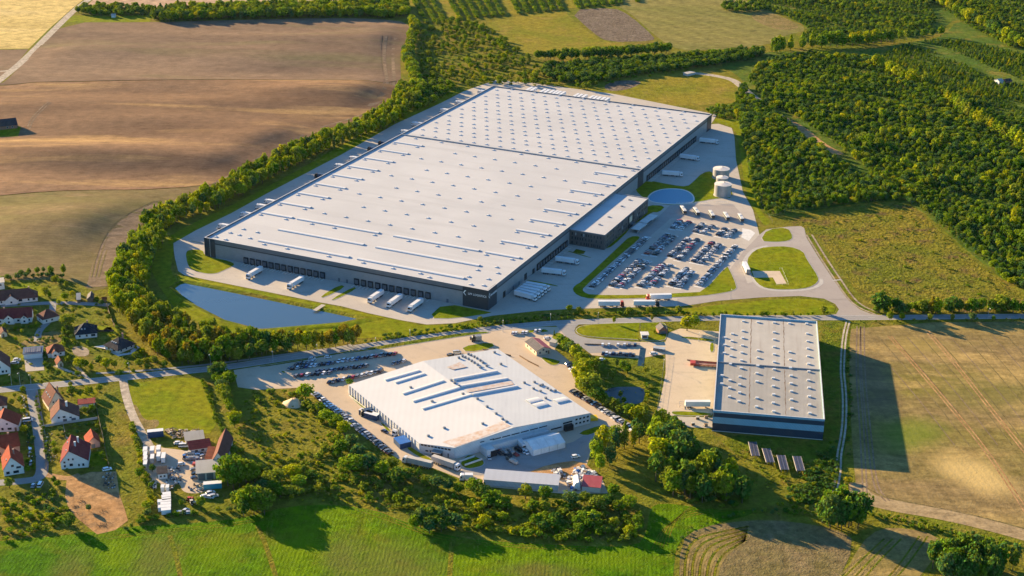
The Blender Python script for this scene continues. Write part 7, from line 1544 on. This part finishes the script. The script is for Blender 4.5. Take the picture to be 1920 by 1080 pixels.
grow('scrub_tuft', 'bush', 'green', [(-10,528),(125,522),(140,560),(200,572),(225,620),(260,650),(300,684),(160,700),(-10,722)], 6.5, .5, 1.3, 'x', 'x', 1.4, skip=.45)
grow('scrub_tuft', 'bush', 'green', [(80,735),(185,730),(205,875),(110,885),(90,860)], 6.5, .4, 1.1, 'x', 'x', 1.4, skip=.45)
line('hedge_shrub', 'bush', 'dark', [(-10,532),(10,524),(40,520),(80,518),(115,522)], 3, 2, 4, 'in the hedge between village and sprouting field', 'shrubs of the village hedge', cat='shrub')
line('hedge_shrub', 'bush', 'green', [(118,620),(120,640),(122,652)], 2, 1.4, 2.4, 'in the hedge beside the hay plot', 'shrubs of the village hedge', cat='shrub'); line('hedge_shrub', 'bush', 'green', [(215,608),(228,630),(250,650),(275,668),(300,682)], 2.6, 1.5, 2.5, 'in the hedge between village and wood', 'shrubs of the village hedge', cat='shrub')
line('hedge_shrub', 'bush', 'dark', [(0,722),(40,714),(90,707),(150,702)], 2.4, 1.2, 2, 'in the garden hedge along the main road', 'shrubs of the village hedge', cat='shrub'); line('hedge_shrub', 'bush', 'green', [(38,650),(60,664),(64,668)], 2.4, 1.4, 2.2, 'in the hedge by the flat shed', 'shrubs of the village hedge', cat='shrub')
line('hedge_shrub', 'bush', 'dark', [(68,748),(76,790),(86,830),(90,868)], 2.6, 1.2, 2, 'in the garden edge along the village road', 'shrubs of the village hedge', cat='shrub')
# by the ditch and slope round the grey hall
line('shrub', 'bush', 'dark', [(1560,830),(1545,860),(1530,890),(1510,920),(1495,945)], 2.8, 1.6, 2.6, 'on the dark bank above the rutted track', 'shrubs on the bank by the track', cat='shrub', width=3)
line('shrub', 'bush', 'olive', [(1470,900),(1490,925),(1500,945),(1440,950),(1520,955)], 3.4, 1.2, 2.2, 'on the bank below the panel racks', 'shrubs on the bank by the track', cat='shrub', width=2)
line('shrub', 'bush', 'gold', [(1589,905),(1585,930),(1582,950)], 2, 1.6, 2.6, 'in the golden strip beside the stubble corner', 'shrubs beside the stubble corner', cat='shrub', width=.5)
line('shrub', 'bush', 'green', [(1640,972),(1690,980),(1740,992),(1800,1008),(1900,1028)], 3.0, 1.4, 2.6, 'in the strip below the stubble field', 'shrubs of the strip below the stubble', cat='shrub', width=2)
line('shrub', 'bush', 'green', [(1420,960),(1480,964),(1540,968)], 2.4, 1.2, 2.2, 'in the strip round the stubble oval', 'shrubs of the strip round the oval', cat='shrub', width=2)
line('shrub', 'bush', 'green', [(1630,962),(1680,970),(1740,985),(1800,1000),(1860,1010),(1960,1030)], 3.2, 1.2, 2.2, 'in the strip below the stubble field', 'shrubs of the strip below the stubble', cat='shrub', width=1.5)
line('shrub', 'bush', 'green', [(1262,1040),(1278,1008),(1310,988),(1370,968),(1440,958),(1520,962)], 3.0, 1, 1.8, 'in the strip round the stubble oval', 'shrubs of the strip round the oval', cat='shrub', width=1)
grow('scrub_tuft', 'bush', 'olive', [(1460,412),(1700,380),(1900,545),(1660,580),(1540,440)], 9, .5, 1.3, 'x', 'x', 1.5, smooth=0, skip=.25)
grow('scrub_tuft', 'bush', 'olive', [(1315,838),(1440,930),(1490,915),(1540,870),(1480,850),(1380,830)], 3.4, .5, 1.1, 'x', 'x', 1.3, skip=.3)
grow('scrub_tuft', 'bush', 'olive', [(1100,660),(1120,740),(1240,740),(1245,690),(1160,670)], 4.5, .4, .9, 'x', 'x', 1.3, skip=.4)
grow('scrub_tuft', 'bush', 'gold', [(448,738),(540,740),(640,820),(700,870),(870,940),(1200,965),(1195,1020),(1000,1010),(760,965),(560,935),(480,945),(430,870)], 4.2, .5, 1.2, 'x', 'x', 1.35, skip=.2)
grow('scrub_tuft', 'bush', 'lit', [(-10,925),(122,925),(130,985),(-10,1015)], 3.4, .5, 1.2, 'x', 'x', 1.3, skip=.2)
grow('scrub_tuft', 'bush', 'olive', [(188,730),(235,735),(262,830),(262,960),(236,985),(225,880),(205,840)], 5.5, .25, .6, 'x', 'x', 1.5, skip=.4)

grow('scrub_tuft', 'bush', 'dark', [(1562,832),(1574,880),(1558,935),(1500,955),(1468,930),(1522,888)], 2.6, 1.0, 2.2, 'x', 'x', 1.4, skip=.1)
grow('scrub_tuft', 'bush', 'dark', [(1594,650),(1597,760),(1594,860),(1588,900),(1590,760),(1587,650)], 2.6, .7, 1.6, 'x', 'x', 1.3, skip=.2, smooth=0)
# individuals: up to LIMIT of a kind, those that show largest; all the rest becomes woodland
LIMIT = 290
camv = Vector((0, 0, CAM_H))
def shows(s):
    d = (Vector((s['x'], s['y'], 0)) - camv); z = d.dot(FWD); px = 960 + F_PX*d.dot(RT)/z; py = 540 - F_PX*d.dot(UP)/z
    return -30 < px < 1950 and -30 < py < 1120, s['h'] / z
kinds = {}
for s in SPOTS:
    ok, sz = shows(s); s['ok'] = ok; s['sz'] = sz; kinds.setdefault(s['kind'], []).append(s)
rest = []
for k, l in kinds.items():
    l.sort(key=lambda s: (not s['ok'], not s['keep'], -s['sz']))
    if k in ('woodland_tree', 'scrub_tuft'): rest += l; continue
    l2 = [s for s in l if s['ok']]
    for i, s in enumerate(l2):
        if i >= LIMIT: rest.append(s); continue
        vi = rt.randrange(len(PROTO[s['shape']])); f = s['h']/BASE_H[s['shape']]
        size = 'tall' if s['h'] > 11 else 'low' if s['h'] < 2 else 'small' if s['h'] < 6 else ''
        lab = s['label'] or ' '.join(f"{size} {COLOR_WORD[s['leaf']]} {'shrub' if s['cat'] == 'shrub' else 'tree'} {s['where']}".split())
        rz_ = rt.uniform(0, 6.28); scl = (f*s['w'], f*s['w'], f)
        if s['parts'] or s['sz'] > .0112:
            e_ = empty(k, (s['x'], s['y'], 0), rz_, lab, s['cat'], None if s['label'] else s['group']); e_.scale = scl
            link(bpy.data.objects.new('trunk', trunk_mesh(s['shape'], vi)), e_); link(bpy.data.objects.new('crown', crown_mesh(s['shape'], vi, s['leaf'])), e_)
        else:
            o = bpy.data.objects.new(k, whole_mesh(s['shape'], vi, s['leaf'])); link(o); o.location = (s['x'], s['y'], 0); o.rotation_euler = (0, 0, rz_); o.scale = scl
            tag(o, lab, s['cat'], None if s['label'] else s['group'])
print('TREES', {k: len(v) for k, v in kinds.items()}, 'rest', len(rest))
# woodland: one object of points that carries whole trees
def mass(name, spots):
    combos = sorted({(s['shape'], s['leaf']) for s in spots}); lib = bpy.data.collections.new(name + '_kinds'); idx = {}
    n = 0
    for sh, lf in combos:
        for i in range(len(PROTO[sh])):
            o = bpy.data.objects.new(f'{n:03d}_{name}', whole_mesh(sh, i, lf)); lib.objects.link(o); idx[(sh, lf, i)] = n; n += 1
    me = bpy.data.meshes.new(name); me.from_pydata([(s['x'], s['y'], 0) for s in spots], [], [])
    ai = me.attributes.new('pick', 'INT', 'POINT'); asc = me.attributes.new('size', 'FLOAT_VECTOR', 'POINT'); ar = me.attributes.new('turn', 'FLOAT_VECTOR', 'POINT')
    for j, s in enumerate(spots):
        ai.data[j].value = idx[(s['shape'], s['leaf'], rt.randrange(len(PROTO[s['shape']])))]
        f = s['h']/BASE_H[s['shape']]; asc.data[j].vector = (f*s['w'], f*s['w'], f); ar.data[j].vector = (0, 0, rt.uniform(0, 6.28))
    o = bpy.data.objects.new(name, me); link(o); tag(o, kind='stuff')
    g = bpy.data.node_groups.new(name, 'GeometryNodeTree'); g.interface.new_socket('Geometry', in_out='INPUT', socket_type='NodeSocketGeometry'); g.interface.new_socket('Geometry', in_out='OUTPUT', socket_type='NodeSocketGeometry')
    N = g.nodes.new; gi = N('NodeGroupInput'); go = N('NodeGroupOutput'); ip = N('GeometryNodeInstanceOnPoints'); ci = N('GeometryNodeCollectionInfo')
    ci.inputs['Collection'].default_value = lib; ci.inputs['Separate Children'].default_value = True; ci.inputs['Reset Children'].default_value = True
    def attr(nm, ty):
        a = N('GeometryNodeInputNamedAttribute'); a.data_type = ty; a.inputs['Name'].default_value = nm; return a.outputs['Attribute']
    L = g.links.new
    L(gi.outputs[0], ip.inputs['Points']); L(ci.outputs[0], ip.inputs['Instance']); ip.inputs['Pick Instance'].default_value = True
    L(attr('pick', 'INT'), ip.inputs['Instance Index']); L(attr('size', 'FLOAT_VECTOR'), ip.inputs['Scale'])
    er = N('FunctionNodeEulerToRotation'); L(attr('turn', 'FLOAT_VECTOR'), er.inputs[0]); L(er.outputs[0], ip.inputs['Rotation'])
    L(ip.outputs[0], go.inputs[0]); md = o.modifiers.new('trees', 'NODES'); md.node_group = g
    return o
mass('woodland', [s for s in rest if s['kind'] != 'scrub_tuft']); mass('undergrowth', [s for s in rest if s['kind'] == 'scrub_tuft'])
# ------------------------------------------------------------------ heaps and small things
rj = random.Random(5)
def heap(name, pts, n, mats, s0, s1, kind='stuff', zmax=1.2, long=False):
    poly = GS(pts); xs = [p.x for p in poly]; ys = [p.y for p in poly]; b = MB(); k = 0
    while k < n:
        x, y = rj.uniform(min(xs), max(xs)), rj.uniform(min(ys), max(ys))
        if not inside(x, y, poly): continue
        s = rj.uniform(s0, s1); M = Matrix.Translation((x, y, rj.uniform(0, zmax)*rj.random())) @ Matrix.Rotation(rj.uniform(0, 3.1), 4, 'Z') @ Matrix.Rotation(rj.uniform(-.25, .25), 4, 'X')
        b.box(-s*(2.2 if long else .6), s*(2.2 if long else .6), -s*.5, s*.5, 0, s*rj.uniform(.4, 1), rj.randrange(len(mats)), M); k += 1
    tag(b.build(name, [MT[m_] for m_ in mats]), kind=kind)
heap('scrap_rubble', [(1062,905),(1078,880),(1098,876),(1120,888),(1118,900),(1095,906),(1080,921),(1066,918)], 260, ['pale_paint', 'concrete_block', 'rust_patch', 'trailer_white', 'box_blue', 'timber', 'tarp_white'], .4, 1.6)
heap('scrap_rubble', [(1030,880),(1050,882),(1062,896),(1045,897)], 46, ['pale_paint', 'chassis', 'steel_grey', 'trailer_white'], .5, 1.8)
heap('yard_rubble', [(312,880),(338,872),(340,905),(322,922),(300,915)], 90, ['chassis', 'steel_grey', 'pale_paint', 'timber', 'box_navy'], .3, .9); heap('yard_rubble', [(352,842),(380,852),(384,880),(362,872)], 70, ['chassis', 'steel_grey', 'pale_paint', 'rust_line', 'trailer_white'], .3, 1.0)
heap('yard_rubble', [(352,915),(382,905),(386,920),(356,922)], 40, ['chassis', 'steel_grey', 'box_navy'], .3, .8); heap('yard_rubble', [(282,902),(296,905),(292,918),(280,916)], 30, ['pale_paint', 'chassis', 'concrete_block'], .3, .7)
heap('garden_clutter', [(86,815),(100,810),(108,860),(92,870)], 50, ['chassis', 'pale_paint', 'timber', 'box_navy'], .2, .6); heap('garden_clutter', [(36,742),(48,742),(54,790),(46,800)], 40, ['chassis', 'pale_paint', 'timber', 'concrete_block'], .2, .6); heap('garden_clutter', [(46,820),(62,822),(66,880),(56,888)], 40, ['chassis', 'pale_paint', 'timber', 'steel_grey'], .2, .6)
heap('building_rubble', [(192,888),(214,884),(218,918),(195,918)], 80, ['timber', 'concrete_block', 'chassis'], .2, .7, zmax=.5)
heap('log_pile', [(309,808),(325,805),(345,807),(372,805),(374,811),(340,822),(325,822)], 150, ['timber', 'render_cream', 'bark', 'render_cream'], .3, .5, zmax=1.4, long=True)
# sand heap beside the works yard
c = G2(551, 757); t = empty('sand_heap', (*c, 0), 0, 'pale heap of sand in the scrub beside the works yard', 'sand heap'); b = MB(); n = 20
rings = [(5.5, 0), (4.2, 1.0), (2.6, 2.2), (1.0, 3.1)]
vs = []
for r_, z in rings: vs += [(r_*(1+.18*math.sin(3*a*.314+r_))*math.cos(a*.314), r_*1.2*(1+.15*math.cos(2*a*.314))*math.sin(a*.314), z + .15*math.sin(5*a*.314)) for a in range(n)]
b.add(vs, [(i*n+j, i*n+(j+1) % n, (i+1)*n+(j+1) % n, (i+1)*n+j) for i in range(3) for j in range(n)] + [tuple(range(3*n, 4*n))], 0, True); part(b, 'mound', 'sand', t)
# tarped stack by the red-roofed shed
t = empty('tarped_stack', (*G2(1076, 920), 0), .05, 'tall stack under white sheeting between scrap heap and red-roofed shed', 'stack'); b = MB()
pr = [(0, 0), (.1, 3.2), (.9, 4.3), (2.3, 4.6), (3.0, 3.4), (3.2, 0)]; k = len(pr); vs = [(x, y, z) for y in (0, 8) for x, z in pr]
b.add(vs, [(i, i+1, k+i+1, k+i) for i in range(k-1)] + [tuple(range(k-1, -1, -1)), tuple(range(k, 2*k))], 0); part(b, 'cover', 'tarp_white', t); b = MB(); b.box(-.1, 3.3, -.1, 8.1, 0, .2); part(b, 'pallet_base', 'timber', t)
# ramps beside the chamfer
for i, (a, c_) in enumerate((((856,860),(884,851.5)), ((862,867),(890,857.5)), ((872,874),(904,863)))):
    p, q = G2(*a), G2(*c_); d = q-p; t = empty('retaining_wall', (*p, 0), math.atan2(d.y, d.x), ['upper pale retaining wall beside the chamfered corner', 'middle pale retaining wall beside the chamfered corner', 'lower pale retaining wall beside the chamfered corner'][i], 'wall')
    b = MB(); b.box(0, d.length, 0, .4, 0, .9); b.box(-.05, d.length+.05, -.05, .45, .9, 1.0); part(b, 'wall_body', 'pale_paint', t)
# field stones and brush piles on the bare plot
for i, (x, y, r_) in enumerate([(151,940,.8),(152,946,1.3),(139,950,.9),(145,964,1.6),(195,960,1.4),(154,985,1.7),(190,984,1.1),(199,983,1.2)]):
    t = empty('brush_pile', (*G2(x, y), 0), i, ['upright stump by the top of the bare plot', 'dark brush pile below the stump on the bare plot', 'small brush pile at the overgrown edge of the bare plot', 'broad brush pile left of the lone tree', 'long brush pile right of the lone tree', 'brush pile at the bottom corner of the bare plot', 'brush pile by the bottom hedge, left of its twin', 'brush pile by the bottom hedge, right of its twin'][i], 'brush pile'); b = MB()
    for k in range(26):
        a_ = rj.uniform(0, 6.28); q = rj.random()**.5*r_*1.6; p0 = Vector((math.cos(a_)*q*1.6, math.sin(a_)*q, .1)); b.tube(p0, p0 + Vector((rj.uniform(-1, 1), rj.uniform(-1, 1), rj.uniform(.1, .7))), .07, .03, 4)
    part(b, 'brushwood', 'bark', t)
# ------------------------------------------------------------------ air
if HAZE:
    b = MB(); b.box(-9100, 9100, -9100, 11900, -1.5, 372)
    t = NT('air'); v = t.n('VolumePrincipled'); v.inputs['Density'].default_value = HAZE; v.inputs['Color'].default_value = (.62, .84, 1, 1); v.inputs['Anisotropy'].default_value = .3
    t.l(v.outputs[0], t.out.inputs['Volume']); o = b.build('haze', [t.m]); tag(o, kind='stuff')
# ------------------------------------------------------------------ light and picture
EL, AZ = 13.5, -42.0
w = bpy.data.worlds.new('World'); sc.world = w; w.use_nodes = True
nt = w.node_tree; nt.nodes.clear()
sky = nt.nodes.new('ShaderNodeTexSky'); sky.sky_type = 'NISHITA'; sky.sun_disc = False
sd = Vector((-math.cos(R(AZ)), -math.sin(R(AZ)), 0))          # towards the sun, level
sky.sun_elevation = R(EL); sky.sun_rotation = math.atan2(sd.x, sd.y); sky.altitude = 100; sky.air_density = 1.0; sky.dust_density = .25; sky.ozone_density = 3.5
bg = nt.nodes.new('ShaderNodeBackground'); bg.inputs['Strength'].default_value = SKY_STRENGTH
wo = nt.nodes.new('ShaderNodeOutputWorld'); tint = nt.nodes.new('ShaderNodeMix'); tint.data_type = 'RGBA'; tint.blend_type = 'MULTIPLY'; tint.inputs[0].default_value = 1; tint.inputs[7].default_value = (.66, .95, 1.13, 1); nt.links.new(sky.outputs[0], tint.inputs[6]); nt.links.new(tint.outputs[2], bg.inputs[0]); nt.links.new(bg.outputs[0], wo.inputs[0])
sl = bpy.data.lights.new('sun', 'SUN'); sl.energy = 5.0; sl.angle = R(.5); sl.color = (1.0, .745, .415)
so = bpy.data.objects.new('sun', sl); col.objects.link(so); so.location = (-300, 1500, 600)
ray = Vector((math.cos(R(EL))*math.cos(R(AZ)), math.cos(R(EL))*math.sin(R(AZ)), -math.sin(R(EL))))
so.rotation_euler = ray.to_track_quat('-Z', 'Y').to_euler()
vs = sc.view_settings; vs.view_transform = 'Standard'; vs.look = 'None'; vs.exposure = EXPOSURE; vs.gamma = 1
sc.display_settings.display_device = 'sRGB'
sc.cycles.max_bounces = 5; sc.cycles.diffuse_bounces = 2; sc.cycles.glossy_bounces = 2; sc.cycles.transmission_bounces = 2; sc.cycles.transparent_max_bounces = 4
sc.cycles.use_denoising = True; sc.cycles.denoiser = 'OPENIMAGEDENOISE'; sc.cycles.denoising_input_passes = 'RGB_ALBEDO_NORMAL'; sc.cycles.denoising_prefilter = 'ACCURATE'
sc.cycles.sampling_pattern = 'TABULATED_SOBOL'
sc.cycles.sample_clamp_indirect = 4
